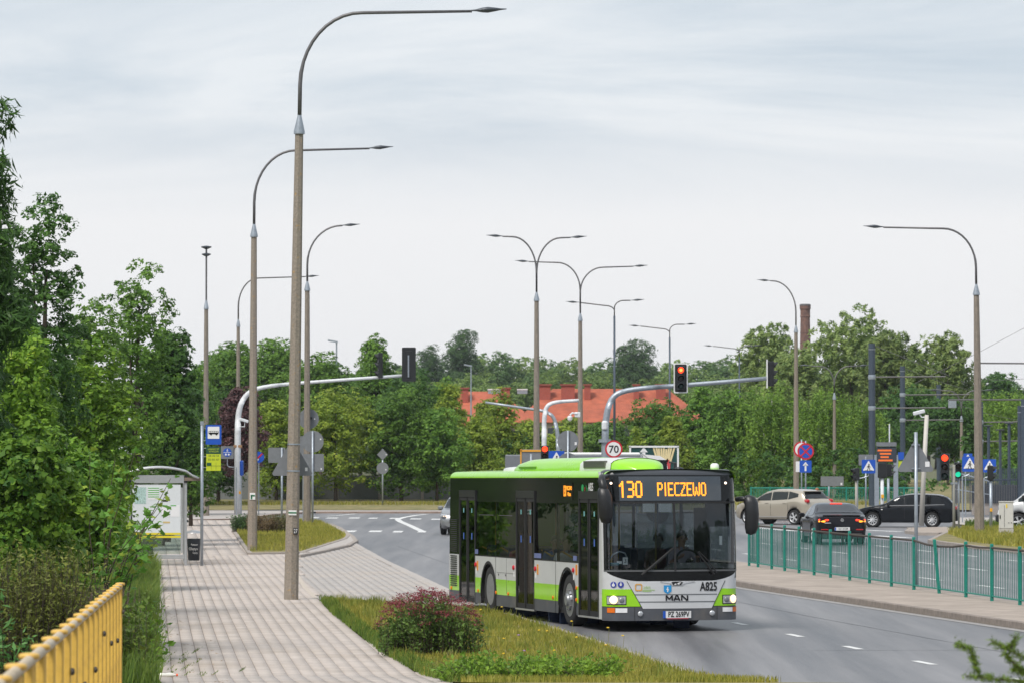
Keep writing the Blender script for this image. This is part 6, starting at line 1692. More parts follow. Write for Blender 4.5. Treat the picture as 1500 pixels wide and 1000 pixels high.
# --- lamps
for sg in (-1, 1):
    def uo(a): return -a if sg < 0 else a - (-.0)
    ua, ub = (-1.24, -.90) if sg < 0 else (.92, 1.26)
    hl = bput(fpatch(lsp(.50, .635, 5), lambda z: ua + (.03 if sg > 0 else 0) * 0, lambda z: ub, 10, .012), 'headlamp', M_lampglass, smooth=True)
    uc = -1.11 if sg < 0 else 1.13
    mb = MB(); c0 = Vector(FS(uc, .575, .016)); nn = plan(uc)[2]
    mb.lathe([(.075, 0), (.07, .012), (.035, .02)], 16, Matrix.Translation(c0) @ nn.to_track_quat('Z', 'Y').to_matrix().to_4x4()); bput(mb, 'headlamp_bulb', M_headlit, hl, smooth=True)
    uc2 = -.97 if sg < 0 else .99
    mb = MB(); c0 = Vector(FS(uc2, .57, .016)); nn = plan(uc2)[2]
    mb.lathe([(.05, 0), (.045, .01), (.02, .012)], 14, Matrix.Translation(c0) @ nn.to_track_quat('Z', 'Y').to_matrix().to_4x4()); bput(mb, 'headlamp_reflector', M_rim, hl, smooth=True)
    bput(fpatch(lsp(.485, .65, 3), lambda z: ua - .015, lambda z: ub + .015, 10, .006), 'headlamp_surround', M_rubber)
    a, b = (-1.24, -1.09) if sg < 0 else (1.13, 1.28)
    bput(fpatch([.345, .43], lambda z: a, lambda z: b, 6, .008), 'indicator', M_orange)
    a, b = (-1.08, -.87) if sg < 0 else (.91, 1.12)
    bput(fpatch([.345, .425], lambda z: a, lambda z: b, 6, .008), 'day_lamp', mat('day_lamp', (.8, .8, .82), rough=.2))
    uc = -.64 if sg < 0 else .70
    bput(MB().lathe([(.05, 0), (.048, .02), (.02, .026)], 16, Matrix.Translation(FS(uc, .325, .004)) @ Matrix.Rotation(PI / 2, 4, 'Y')), 'fog_lamp', M_lampglass, smooth=True)
    # bumper panel gaps
    a = -.74 if sg < 0 else .80
    bput(fpatch([.20, .44], lambda z: a - .004, lambda z: a + .004, 1, .006), 'panel_gap', M_rubber)
# flap grooves
for z, w0, w1 in ((.665, -.74, .80), (.535, -.67, .76)): bput(fpatch([z - .008, z + .008], lambda z: w0, lambda z: w1, 16, .009), 'groove', mat('groove', (.14, .15, .16), rough=.5), flap)
for f0 in (fl2, fr2): bput(fpatch(lsp(.415, .905, 5), lambda z, f=f0: f(z) - .006, lambda z, f=f0: f(z) + .006, 1, .008), 'flap_gap', M_rubber, flap)
# front lettering and emblems (flat print and badges)
def ftext(nm, txt, size, m, u, z, sx=.7, bold=0.0, off=.012, sz=1.0):
    me = text_mesh(txt, size, sx, bold); me.materials.append(m)
    for v in me.vertices: v.co = PB @ Vector(FS(u + v.co.x, z + v.co.y * sz, off))
    return link(nm, me, bus)
M_chrome = mat('badge_dark_chrome', (.045, .045, .05), rough=.25, metal=.8)
def letter(strokes, u0, z0, wd, hg, th):
    mb = MB()
    for k_, (a, b) in enumerate(strokes):
        A, B = Vector((u0 + a[0] * wd, z0 + a[1] * hg)), Vector((u0 + b[0] * wd, z0 + b[1] * hg)); d = (B - A).normalized(); n_ = Vector((-d.y, d.x)) * th / 2; off = .014 + .0008 * k_
        mb.add([FS(q.x, q.y, off) for q in (A - n_, B - n_, B + n_, A + n_)], [(0, 1, 2, 3)])
    return mb
for nm, st, u0 in (('M', [((0, 0), (0, 1)), ((1, 0), (1, 1)), ((0, 1), (.5, .25)), ((.5, .25), (1, 1))], -.17), ('A', [((0, 0), (.4, 1)), ((.6, 1), (1, 0)), ((.2, .32), (.8, .32)), ((.36, .96), (.64, .96))], -.03), ('N', [((0, 0), (0, 1)), ((1, 0), (1, 1)), ((0, 1), (1, 0))], .115)):
    bput(letter(st, u0, .555, .11, .095, .026), 'maker_letter', M_chrome)
ftext('fleet_number', 'A825', .215, M_figure, .635, .795, .72, .006)
# lion badge: dark wing shape with a pale animal
bput(MB().add([FS(u, z, .013) for u, z in ((-.28, .885), (-.12, .865), (-.06, .82), (.13, .82), (.19, .865), (.36, .885), (.36, .900), (-.28, .900))], [(0, 1, 6, 7), (1, 4, 5, 6), (1, 2, 3, 4)]), 'badge_wing', mat('badge_silver', (.6, .6, .62), rough=.25, metal=.6), flap)
bput(MB().add([FS(u, z, .016) for u, z in ((-.075, .885), (-.04, .83), (.10, .83), (.14, .885), (.09, .895), (-.03, .895))], [(0, 1, 2, 3, 4, 5)]), 'badge_shield', M_figure, flap)
bput(MB().add([FS(u, z, .019) for u, z in ((-.03, .845), (-.005, .86), (.03, .855), (.05, .875), (.095, .885), (.10, .87), (.075, .862), (.07, .84), (.055, .842), (.05, .85), (.015, .848), (.0, .838))], [tuple(range(12))]), 'badge_animal', M_sticker, flap)
bput(MB().add([FS(u, z, .013) for u, z in ((-.215, .83), (-.075, .83), (-.075, .72), (-.145, .675), (-.215, .72))], [(0, 4, 3, 2, 1)]), 'town_shield', mat('shield_blue', (.02, .28, .62), rough=.4), flap)
bput(MB().add([FS(u, z, .016) for u, z in ((-.155, .80), (-.135, .80), (-.135, .71), (-.155, .71))], [(0, 3, 2, 1)]).add([FS(u, z, .017) for u, z in ((-.17, .77), (-.12, .755), (-.12, .74), (-.17, .752))], [(0, 3, 2, 1)]), 'town_shield_figure', M_sticker, flap)
def fsquare(u, z, r_, m, nm, hole=True):
    o1, i1 = rrect(2 * r_, 2 * r_, r_ * .45), rrect(2 * r_ * .68, 2 * r_ * .68, r_ * .3)
    mb = MB(); nn = len(o1); mb.v = [FS(u + a, z + b, .013) for a, b in o1] + [FS(u + a, z + b, .013) for a, b in i1]; mb.f = [(i, (i + 1) % nn, nn + (i + 1) % nn, nn + i) for i in range(nn)]
    return bput(mb, nm, m, flap)
fsquare(-.67, .795, .065, mat('logo_orange', (.65, .35, .08), rough=.4), 'operator_logo')
ftext('operator_lettering', 'zdzit', .075, mat('logo_lime', (.35, .55, .15), rough=.5), -.52, .795, .9)
for k in range(2): bput(fpatch([.72 + k * .022, .732 + k * .022], lambda z: -.60, lambda z: -.44 + .06 * k, 2, .012), 'operator_print', mat('logo_lime', (.35, .55, .15)), flap)
for u in (-1.115, -.985):
    mb = MB(); mb.lathe([(.055, 0), (.055, .003)], 20, Matrix.Translation(FS(u, .845, .006)) @ plan(u)[2].to_track_quat('Z', 'Y').to_matrix().to_4x4()); sy = bput(mb, 'access_symbol', mat('access_blue', (.03, .05, .35), rough=.4))
    mb = MB(); c0 = Matrix.Translation(FS(u, .845, .011)) @ plan(u)[2].to_track_quat('Z', 'Y').to_matrix().to_4x4(); q_ = MB()
    if u < -1.05: q_.lathe([(.028, .0), (.028, .002)], 14, c0 @ Matrix.Translation((0, -.008, 0))); 
    else: q_.lathe([(.022, 0), (.022, .002)], 14, c0)
    bput(q_, 'symbol_figure', M_sticker, sy)
    mb = MB(); mb.box(FS(u, .872, .014), (.004, .018, .03)).box(FS(u, .845, .016), (.004, .016, .045)); bput(mb, 'symbol_figure', M_sticker, sy)
# number plate
bput(fpatch([.245, .37], lambda z: -.235, lambda z: .29, 8, .022), 'number_plate', mat('plate_white', (.75, .75, .75), rough=.35))
bput(fpatch([.245, .37], lambda z: -.235, lambda z: -.185, 2, .025), 'plate_band', M_blue); bput(fpatch([.228, .246], lambda z: -.16, lambda z: .24, 6, .02), 'plate_rim', mat('plate_red', (.45, .02, .05), rough=.4))
ftext('plate_text', 'PZ 269PV', .135, M_figure, .055, .308, .72, .003, .027)
# wipers
for p0, p1, p2 in (((-.62, 1.02), (-.05, 1.49), (.0, 1.52)), ((.72, 1.02), (.42, 1.42), (.12, 1.54))):
    A, B = Vector(FS(p0[0], p0[1], .05)), Vector(FS(p1[0], p1[1], .035))
    bput(MB().tube([A, B], [.022, .012], 6), 'wiper_arm', M_rubber); 
    bput(MB().tube([A.lerp(B, .0) + Vector((.01, .05, .03)), A.lerp(B, .55) + Vector((0, .06, .02)), B + Vector((0, .02, .01))], .012, 5), 'wiper_blade', M_rubber)
# mirrors
def blob(path, rads, n=12, sq=1.0):
    mb = MB(); rows = []
    for (x, y, z), (rx, ry) in zip(path, rads):
        rows.append([(x + math.cos(t) * rx, y + math.copysign(abs(math.sin(t)) ** sq, math.sin(t)) * ry, z) for t in lsp(0, 2 * PI, n + 1)])
    return mb.grid(rows[::-1])
ml = bput(blob([(.18, -1.33, 1.93), (.20, -1.34, 1.96), (.22, -1.35, 2.06), (.23, -1.36, 2.25), (.22, -1.37, 2.42), (.20, -1.39, 2.54), (.18, -1.40, 2.59), (.18, -1.40, 2.60)], [(.01, .01), (.08, .085), (.10, .125), (.11, .135), (.11, .130), (.09, .10), (.05, .05), (.01, .01)], 14), 'mirror', M_black, smooth=True)
bput(MB().tube([(-.12, -1.22, 2.77), (.02, -1.36, 2.755), (.14, -1.40, 2.70), (.20, -1.385, 2.58), (.20, -1.37, 2.45)], [.05, .065, .075, .075, .05], 10), 'mirror_arm', M_black, ml, smooth=True)
mr_ = bput(blob([(.06, 1.40, 1.72), (.07, 1.40, 1.75), (.08, 1.41, 1.85), (.09, 1.415, 2.1), (.08, 1.405, 2.3), (.06, 1.385, 2.40), (.05, 1.37, 2.43), (.05, 1.37, 2.44)], [(.01, .01), (.07, .09), (.09, .125), (.10, .13), (.10, .125), (.08, .10), (.04, .05), (.01, .01)], 14), 'mirror', M_black, smooth=True)
bput(MB().tube([(-.15, 1.20, 2.36), (.0, 1.28, 2.37), (.06, 1.36, 2.36)], .045, 8), 'mirror_arm', M_black, mr_, smooth=True)
bput(MB().box((.0, 1.40, 2.33), (.16, .20, .18), bev=.05), 'mirror_cap', M_black, mr_)
# --- roof pods
def pod(prof, nm, m, ny=13):
    rows = []
    for x, y0, y1, h in prof:
        c_, hw = (y0 + y1) / 2, (y1 - y0) / 2
        rows.append([(x, c_ + hw * math.sin(t), 2.875 + h * (max(0, math.cos(t)) ** .42)) for t in lsp(-PI / 2, PI / 2, ny)])
    return bput(MB().grid(rows), nm, m, smooth=True)
pod([(-.80, -.45, -.15, .02), (-.9, -.62, .0, .12), (-1.1, -.74, .12, .19), (-1.42, -.79, .2, .235)], 'roof_pod', M_lime_p)
pw_ = pod([(-1.42, -.80, .21, .245), (-1.5, -.805, .22, .25), (-3.4, -.805, .22, .25), (-3.5, -.80, .21, .245)], 'roof_pod_centre', mat('pod_white', (.62, .63, .62), rough=.4))
pod([(-3.5, -.79, .2, .24), (-3.7, -.80, .22, .26), (-7.0, -.80, .22, .26), (-7.7, -.80, .2, .25), (-8.2, -.78, .15, .20), (-8.5, -.76, .1, .10), (-8.6, -.75, .1, .0)], 'roof_pod', M_lime_p)
bput(MB().box((-2.45, -.79, 3.0), (1.45, .05, .13)), 'pod_grille', mat('grille_dark', (.13, .125, .12), rough=.6), pw_)
for k in range(5): bput(MB().box((-2.45, -.815, 2.955 + k * .022), (1.4, .012, .007)), 'grille_slat', M_galvd, pw_)
bput(MB().box((-7.3, -.785, 2.955), (1.3, .04, .04)), 'pod_slot', mat('slot_green', (.10, .25, .01), rough=.6))
pod([(-8.85, -.6, .3, .0), (-8.9, -.62, .32, .10), (-9.9, -.62, .32, .11), (-10.0, -.6, .3, .0)], 'roof_vent', mat('pod_white', (.62, .63, .62)))
bput(MB().lathe([(.075, 2.90), (.08, 2.93), (.075, 2.985), (.04, 3.01)], 14, Matrix.Translation((-.75, .98, 0))), 'aerial_dome', M_signwhite, smooth=True)
bput(MB().lathe([(.10, 2.89), (.07, 2.93), (.02, 2.945)], 14, Matrix.Translation((-.9, .35, 0))), 'roof_cap', M_black, smooth=True)
# --- inside: dashboard, steering wheel, seats, handrails, screens
bput(MB().box((-.62, .55, 1.06), (.62, 1.05, .32), bev=.12), 'dashboard', mat('dash_dark', (.035, .04, .042), rough=.6))
bput(MB().box((-.55, -.45, .95), (.45, .9, .14), bev=.05), 'dashboard', mat('dash_dark', (.035, .04, .042)))
WM = Matrix.Translation((-.98, .55, 1.25)) @ Matrix.Rotation(R(62), 4, 'Y')
bput(MB().tube([WM @ Vector((math.cos(t) * .22, math.sin(t) * .22, 0)) for t in lsp(0, 2 * PI, 25)], .018, 8), 'steering_wheel', M_rubber, smooth=True)
bput(MB().box((-.95, .55, 1.2), (.16, .10, .16), bev=.04), 'steering_column', M_rubber)
def seat(x, y, face=1, m=M_seat, h=.5):
    s_ = bput(MB().box((x, y, h), (.42, .42, .09), bev=.03).box((x, y, h / 2), (.08, .3, h)), 'seat', m)
    bput(MB().box((x - face * .2, y, h + .36), (.08, .42, .68), bev=.03), 'seat_back', m, s_)
seat(-1.45, .55, 1, h=.78)
for x in (-2.9, -3.8, -4.6, -7.2, -8.0, -8.9):
    for y in (-.95, -.5, .55, 1.0):
        if x > -2.95 and y < 0: continue
        seat(x, y, 1, h=.72)
for x, y in ((-2.05, -.6), (-2.05, .25), (-5.0, -.85), (-5.0, .4), (-6.55, -.85), (-6.55, .4), (-9.6, -.85), (-1.6, -.95)):
    bput(MB().tube([(x, y, .35), (x, y, 2.68)], .018, 7), 'handrail', M_poleY)
for x0, x1 in ((-2.1, -5.0), (-6.6, -9.6)):
    pts = [(x0 + (x1 - x0) * k / 8, -1.13, 1.33 + .05 * math.cos(k * 1.6)) for k in range(9)]
    bput(MB().tube(pts, .017, 6), 'handrail', M_poleY)
bput(MB().box((-1.55, .98, 1.55), (.9, .03, 1.3)), 'cab_partition', M_inside)
bput(MB().box((-1.9, .30, 1.5), (.03, .9, 1.2)), 'cab_partition', glassmat('cab_glass', (.7, .75, .75)))
bput(MB().box((-.42, .93, 2.08), (.02, .42, .42)), 'sun_blind', mat('sun_blind', (.04, .04, .045), rough=.8))
bput(MB().box((-.38, -.82, 1.26), (.006, .09, .13)), 'running_number_card', M_sticker); me = text_mesh('3', .11); me.materials.append(M_figure)
for v in me.vertices: v.co = PB @ Vector((-.372, -.82 + v.co.x, 1.26 + v.co.y))
link('running_number', me, bus)
bput(MB().box((-.38, -.93, 1.235), (.006, .09, .05)), 'windscreen_card', M_sticker)
bput(MB().tube([(-.40, -1.12, 1.26), (-.40, -1.04, 1.38), (-.40, -.92, 1.43), (-.40, -.82, 1.40), (-.40, -.77, 1.30)], .014, 6), 'front_handrail', M_galv, smooth=True)
bput(MB().box((-.45, -1.02, 1.20), (.2, .18, .06), bev=.02), 'cloth', mat('cloth_teal', (.02, .15, .2), rough=.9))
bput(MB().box((-.40, .98, 1.62), (.01, .05, .16)), 'windscreen_card', M_sticker)
# ------------------------------------------------------------------ cars
M_cglass = glassmat('car_glass', (.22, .25, .26), 1.5)
M_cglassd = glassmat('car_glass_dark', (.10, .11, .12), 1.55)
M_cin = mat('car_interior', (.03, .03, .032), rough=.85)
M_trim = mat('car_trim', (.015, .015, .016), rough=.5)
M_alloy = mat('alloy', (.62, .63, .65), rough=.35, metal=.35)
M_tail = mat('tail_lamp', (.50, .012, .02), rough=.12, coat=.8)
M_taillit = mat('tail_lamp_lit', (.7, .03, .02), rough=.2, emit=(1, .05, .02), estr=1.6)
M_indlit = mat('indicator_lit', (.9, .3, .02), rough=.3, emit=(1, .34, .03), estr=1.6)
M_plate = mat('plate_white', (.75, .75, .75), rough=.35)
def smooth_interp(pts):
    xs = np.array([p[0] for p in pts], float); ys = np.array([p[1] for p in pts], float)
    o = np.argsort(xs); xs, ys = xs[o], ys[o]; h = np.diff(xs); d = np.diff(ys) / h
    m = np.zeros(len(xs)); m[0], m[-1] = d[0], d[-1]
    for i in range(1, len(xs) - 1): m[i] = 0 if d[i - 1] * d[i] <= 0 else 2 * d[i - 1] * d[i] / (d[i - 1] + d[i])
    def f(x):
        x = min(max(x, xs[0]), xs[-1]); i = min(len(h) - 1, max(0, int(np.searchsorted(xs, x, side='right') - 1))); t = (x - xs[i]) / h[i]
        return float((2 * t ** 3 - 3 * t * t + 1) * ys[i] + (t ** 3 - 2 * t * t + t) * h[i] * m[i] + (-2 * t ** 3 + 3 * t * t) * ys[i + 1] + (t ** 3 - t * t) * h[i] * m[i + 1])
    return f
class Car:
    """x forward, y left; top: silhouette, belt: shoulder line, hw: half width, wheels at wx with radius wr"""
    def __init__(s, label, loc, heading, top, belt, hw, wx, wr, paint, glass=None, tumble=.28, z0=.22, cat='car', name='car', base=0.0):
        s.o = thing(name, label, cat, (loc[0], loc[1], base), heading)
        s.top, s.belt, s.hw = smooth_interp(top), smooth_interp(belt), smooth_interp(hw)
        s.xf, s.xr = max(p[0] for p in top), min(p[0] for p in top); s.wx, s.wr, s.z0, s.tumble = wx, wr, z0, tumble; s.paint = paint; s.glass = glass or M_cglass
        s.body()
    def bot(s, x):
        z = s.z0 + .10 * max(0, (abs(x - (s.xf + s.xr) / 2) / ((s.xf - s.xr) / 2)) - .85) / .15
        for w_ in s.wx:
            d = abs(x - w_); ra = s.wr + .055
            if d < ra: z = max(z, s.wr + math.sqrt(ra * ra - d * d))
        return z
    def ring(s, x):
        zt, hw = s.top(x), s.hw(x); zb = min(s.belt(x), zt - .03); z0 = min(s.bot(x), zb - .06)
        rw = max(.12, hw * .95 - max(0, zt - zb - .03) * s.tumble); k = min(1, (zt - zb) / .35)
        zm = z0 + (zb - z0) * .5
        return [(0, z0), (hw * .86, z0), (hw * .955, z0 + min(.05, (zb - z0) * .2)), (hw * .995, zm), (hw, zb - (zb - z0) * .22), (hw * .985, zb - .03), (hw * .95, zb), (rw + .015, zt - .10 * k - .004), (rw * .93, zt - .035 * k - .002), (rw * .7, zt - .008), (0, zt)]
    def body(s):
        xs = sorted(set([round(v, 4) for v in lsp(s.xr, s.xf, 70)] + [round(w_ + d, 4) for w_ in s.wx for d in lsp(-s.wr - .055, s.wr + .055, 17)]))
        mb = MB(); rows = []
        for x in xs:
            r_ = s.ring(x); rows.append([(x, y, z) for y, z in r_] + [(x, -y, z) for y, z in r_[-2:0:-1]] + [(x, r_[0][0], r_[0][1])])
        mb.grid(rows); n = len(rows[0]); 
        mb.f.append(tuple(range(n - 2, -1, -1))); k = (len(rows) - 1) * n; mb.f.append(tuple(k + i for i in range(n - 1)))
        s.b = mb.build('body', s.paint, s.o, smooth=True, angle=50)
        for w_ in s.wx:
            for sg in (-1, 1): s.wheel(w_, sg)
    spokes = 5
    def wheel(s, wx, sg):
        r_ = s.wr; y = s.hw(wx) - .115
        MY = Matrix.Translation((wx, sg * y, r_)) @ Matrix.Rotation(-sg * PI / 2, 4, 'X')
        t_ = MB().lathe([(r_ * .64, -.10), (r_ * .93, -.10), (r_, -.06), (r_, .06), (r_ * .93, .10), (r_ * .68, .10)], 26, MY, cap=False).build('tyre', M_tyre, s.o, smooth=True, angle=45)
        rim = MB().lathe([(r_ * .69, .10), (r_ * .64, .092), (r_ * .60, .02)], 26, MY, cap=False).build('rim', M_alloy, t_, smooth=True)
        MB().lathe([(r_ * .60, .0), (r_ * .60, .012)], 20, MY).build('rim_well', M_trim, t_)
        mb = MB(); n = s.spokes
        for k in range(n):
            a = 2 * PI * k / n
            for da in (-.13, .13) if n < 8 else (0,):
                c, s_ = math.cos(a + da), math.sin(a + da); c2, s2 = math.cos(a + da * .3), math.sin(a + da * .3)
                q = [(c2 * r_ * .12, s2 * r_ * .12, .07), (c * r_ * .64, s_ * r_ * .64, .082)]
                mb.tube([MY @ Vector(v) for v in q], [r_ * .075, r_ * .06], 5)
        mb.lathe([(r_ * .17, .05), (r_ * .17, .085), (r_ * .08, .095)], 12, MY); mb.build('spokes', M_alloy, rim)
        rows = [[(wx + math.cos(t) * (r_ + .054), sg * (s.hw(wx) - .01), r_ + math.sin(t) * (r_ + .054)), (wx + math.cos(t) * (r_ + .054), sg * (s.hw(wx) - .3), r_ + math.sin(t) * (r_ + .054))] for t in lsp(-.2, PI + .2, 14)]
        MB().grid(rows).build('arch_liner', M_trim, s.o); MB().lathe([(r_ + .05, -.2), (r_ + .05, -.19)], 18, MY).build('arch_back', M_trim, s.o)
    def side(s, x, z, off):
        r_ = s.ring(x); P_ = sorted(r_[3:10], key=lambda q: q[1]); y = float(np.interp(z, [q[1] for q in P_], [q[0] for q in P_])); return y + off
    def side_glass(s, x0, x1, dz0=.035, dz1=.085, n=14, zl=None, zh=None, sides=(-1, 1), nm='side_window', m=None, taper=0.0):
        for sg in sides:
            mb = MB(); rows = []
            for x in lsp(x0, x1, n):
                a = zl(x) if zl else s.belt(x) + dz0; b = zh(x) if zh else s.top(x) - dz1
                b = max(b, a + .005); rows.append([(x, sg * s.side(x, a + (b - a) * j / 4, .008), a + (b - a) * j / 4) for j in range(5)])
            if (sg > 0) == (x1 > x0): rows = [r[::-1] for r in rows]
            mb.grid(rows).build(nm, m or s.glass, s.o, smooth=True)
    def end_glass(s, x0, x1, nm, w0=.93, w1=.93, m=None, n=10):
        mb = MB(); rows = []
        for k, x in enumerate(lsp(x0, x1, n)):
            r_ = s.ring(x); hw_ = r_[7][0] * (w0 + (w1 - w0) * k / (n - 1))
            dx = .02; sl = (s.top(x + dx) - s.top(x - dx)) / (2 * dx); nx, nz = -sl, 1.0; L = math.hypot(nx, nz); P_ = sorted([(q[0], q[1]) for q in r_[7:]])
            rows.append([(x + nx / L * .010, hw_ * t, float(np.interp(abs(hw_ * t), [q[0] for q in P_], [q[1] for q in P_])) + nz / L * .010) for t in lsp(-1, 1, 13)])
        if x1 < x0: rows = [r[::-1] for r in rows]
        mb.grid(rows[::-1]).build(nm, m or s.glass, s.o, smooth=True)
    def block(s, nm, m, c, d, bev=.02, rz=0, par=None, M=None): return MB().box(c, d, rz, bev, M).build(nm, m, par or s.o)
    def mirrors(s, x, z, m=None):
        for sg in (-1, 1): s.block('door_mirror', m or s.paint, (x, sg * (s.hw(x) + .07), z), (.12, .2, .15), .04)
    def seam(s, x, z0, z1):
        for sg in (-1, 1):
            mb = MB(); rows = [[(x - .006, sg * s.side(x, z, .004), z), (x + .006, sg * s.side(x, z, .004), z)] for z in lsp(z0, z1, 6)]
            mb.grid(rows).build('door_seam', M_trim, s.o)
    def handle(s, x, z):
        for sg in (-1, 1): s.block('door_handle', s.paint, (x, sg * (s.side(x, z, .012)), z), (.2, .03, .035), .012)

# beige people carrier, seen from behind its left side
pb_ = mat('paint_beige', (.47, .42, .34), rough=.3, metal=.4, coat=.8)
D = 177.3; c = G(1163, 768)
hd_ = R(180 - 43)
cs, sn = math.cos(hd_), math.sin(hd_)
# rear left wheel (x -1.32, y +.9) sits at c
ox, oy = c.x - (cs * -1.30 - sn * .85), c.y - (sn * -1.30 + cs * .85)
car = Car('beige people carrier driving left across the junction', (ox, oy), hd_,
          [(2.17, .60), (2.10, .80), (1.7, .94), (1.20, 1.03), (1.0, 1.08), (.25, 1.47), (-.3, 1.55), (-1.0, 1.545), (-1.62, 1.46), (-1.95, 1.12), (-2.10, .98), (-2.17, .74)],
          [(2.17, .58), (1.7, .90), (1.0, .99), (0, 1.02), (-1.4, 1.08), (-2.17, 1.0)], [(2.17, .58), (2.05, .74), (1.6, .87), (.8, .905), (-1.0, .915), (-1.8, .86), (-2.1, .78), (-2.17, .70)], (1.32, -1.31), .325, pb_)
car.side_glass(.92, -.02, zh=lambda x: min(car.top(x) - .085, 1.07 + (.98 - x) * .5)); car.side_glass(-.07, -.95); car.side_glass(-.99, -1.50, zl=lambda x: 1.10 + max(0, (-1.0 - x)) * .22, zh=lambda x: 1.45 - max(0, (-1.0 - x)) * .20)
car.end_glass(-1.66, -1.93, 'rear_window', .95, 1.0, M_cglassd); car.end_glass(1.02, .32, 'windscreen')
for sg in (-1, 1):
    car.block('tail_lamp', M_tail, (-1.96, sg * .78, 1.03), (.34, .16, .17), .05, rz=sg * -.45); car.block('tail_lamp_lens', M_signwhite, (-2.02, sg * .80, 1.0), (.14, .08, .03), .01, rz=sg * -.45)
    car.block('sill_trim', M_alu, (.0, sg * .90, .34), (1.9, .02, .02), .005)
car.block('spoiler', pb_, (-1.70, 0, 1.46), (.25, 1.15, .04), .015); car.block('rear_bumper', M_trim, (-2.12, 0, .36), (.16, 1.35, .22), .05); car.block('number_plate', M_plate, (-2.18, 0, .80), (.02, .52, .11), .004); car.block('rear_wiper', M_trim, (-1.93, .05, 1.17), (.03, .36, .03), .01)
for x in (-.04, -1.0): car.seam(x, .38, 1.05)
for x in (-.82, .18): car.handle(x, .93)
car.mirrors(.72, 1.08); car.block('seat_row', M_cin, (-.2, 0, .95), (1.6, 1.3, .35), .08)
# black saloon from behind
pk = mat('paint_black', (.010, .010, .013), rough=.12, spec=.22)
D = 144.6; c = G(1226, 797); hd_ = R(90 + 4.0)
car = Car('black saloon seen from behind with lit tail lamps, beyond the green railing', (c.x, c.y + 2.1), hd_,
          [(2.34, .58), (2.25, .74), (1.5, .93), (1.1, .98), (.35, 1.34), (-.2, 1.425), (-.8, 1.40), (-1.62, 1.09), (-1.95, 1.01), (-2.25, .98), (-2.34, .90)],
          [(2.34, .56), (1.5, .86), (.6, .93), (-.8, .96), (-1.8, .97), (-2.34, .86)], [(2.34, .62), (2.1, .80), (1.4, .89), (.3, .90), (-1.4, .91), (-2.05, .875), (-2.28, .81), (-2.34, .76)], (1.40, -1.33), .335, pk, M_cglassd, tumble=.42, z0=.20)
car.end_glass(-.86, -1.60, 'rear_window', .88, 1.02, glassmat('car_glass_rear', (.16, .18, .2), 2.2)); car.end_glass(1.05, .42, 'windscreen'); car.side_glass(.75, -.15); car.side_glass(-.2, -1.15, zh=lambda x: min(car.top(x) - .085, 1.40 - max(0, -.6 - x) * .45))
for sg in (-1, 1):
    car.block('tail_lamp', M_taillit, (-2.27, sg * .63, .845), (.13, .36, .085), .03, rz=sg * -.22); car.block('indicator', M_indlit, (-2.30, sg * .69, .80), (.10, .24, .06), .02, rz=sg * -.3); car.block('reflector', M_tail, (-2.335, sg * .60, .52), (.03, .26, .035), .01)
    car.block('exhaust_trim', M_alu, (-2.34, sg * .52, .30), (.05, .24, .07), .02)
car.block('boot_spoiler', pk, (-2.18, 0, 1.005), (.16, 1.30, .03), .01); car.block('number_plate', M_plate, (-2.36, 0, .545), (.02, .52, .115), .004); car.block('plate_band', M_blue, (-2.372, .235, .545), (.004, .045, .11), .001); car.block('diffuser', M_trim, (-2.30, 0, .30), (.16, 1.4, .2), .04); car.block('brake_lamp', M_taillit, (-.93, 0, 1.395), (.05, .42, .03), .01)
car.block('model_lettering', M_alu, (-2.355, .50, .745), (.008, .22, .035), .003)
bd = MB(); RX = Matrix.Translation((-2.352, 0, .845)) @ Matrix.Rotation(-PI / 2, 4, 'Y')
bd.tube([RX @ Vector((math.cos(t) * .048, math.sin(t) * .048, 0)) for t in lsp(0, 2 * PI, 17)], .006, 5)
for t in (0, 2.094, 4.189): bd.tube([RX @ Vector((0, 0, 0)), RX @ Vector((math.cos(t) * .046, math.sin(t) * .046, 0))], .006, 4)
bd.build('badge', M_alu, car.o)
t_ = text_mesh('NX 3320R', .10, .78); t_.materials.append(M_figure); link('plate_text', t_, car.o, (-2.374, -.03, .545), (PI / 2, 0, -PI / 2))
car.mirrors(.62, .98); car.block('seat_row', M_cin, (-.3, 0, .85), (1.5, 1.3, .35), .08)
# black estate car in profile
D = 172; c = G(1278, 771.5); hd_ = R(180 - 8); cs, sn = math.cos(hd_), math.sin(hd_)
ox, oy = c.x - (cs * 1.42 - sn * .85) * .94, c.y - (sn * 1.42 + cs * .85) * .94
Car.spokes = 10
car = Car('black estate car in profile driving left behind the camera post', (ox, oy), hd_,
          [(2.33, .52), (2.22, .70), (1.8, .84), (1.15, .96), (.95, 1.0), (.15, 1.36), (-.5, 1.43), (-1.4, 1.40), (-1.85, 1.31), (-2.18, 1.02), (-2.30, .92), (-2.36, .62)],
          [(2.33, .50), (1.8, .78), (.9, .90), (-.8, .93), (-1.9, .95), (-2.36, .86)], [(2.33, .52), (2.15, .74), (1.5, .865), (.4, .885), (-1.5, .885), (-2.1, .84), (-2.30, .76), (-2.36, .68)], (1.42, -1.23), .325, mat('paint_black_blue', (.012, .014, .018), rough=.16, spec=.22), M_cglass, tumble=.34, z0=.20)
car.side_glass(.80, .02, zh=lambda x: min(car.top(x) - .08, .98 + (.88 - x) * .5)); car.side_glass(-.03, -.78); car.side_glass(-.82, -1.75, zh=lambda x: 1.325 - max(0, -1.45 - x) * .9, m=M_cglassd)
car.end_glass(-1.87, -2.16, 'rear_window', .92, 1.0); car.end_glass(.98, .22, 'windscreen')
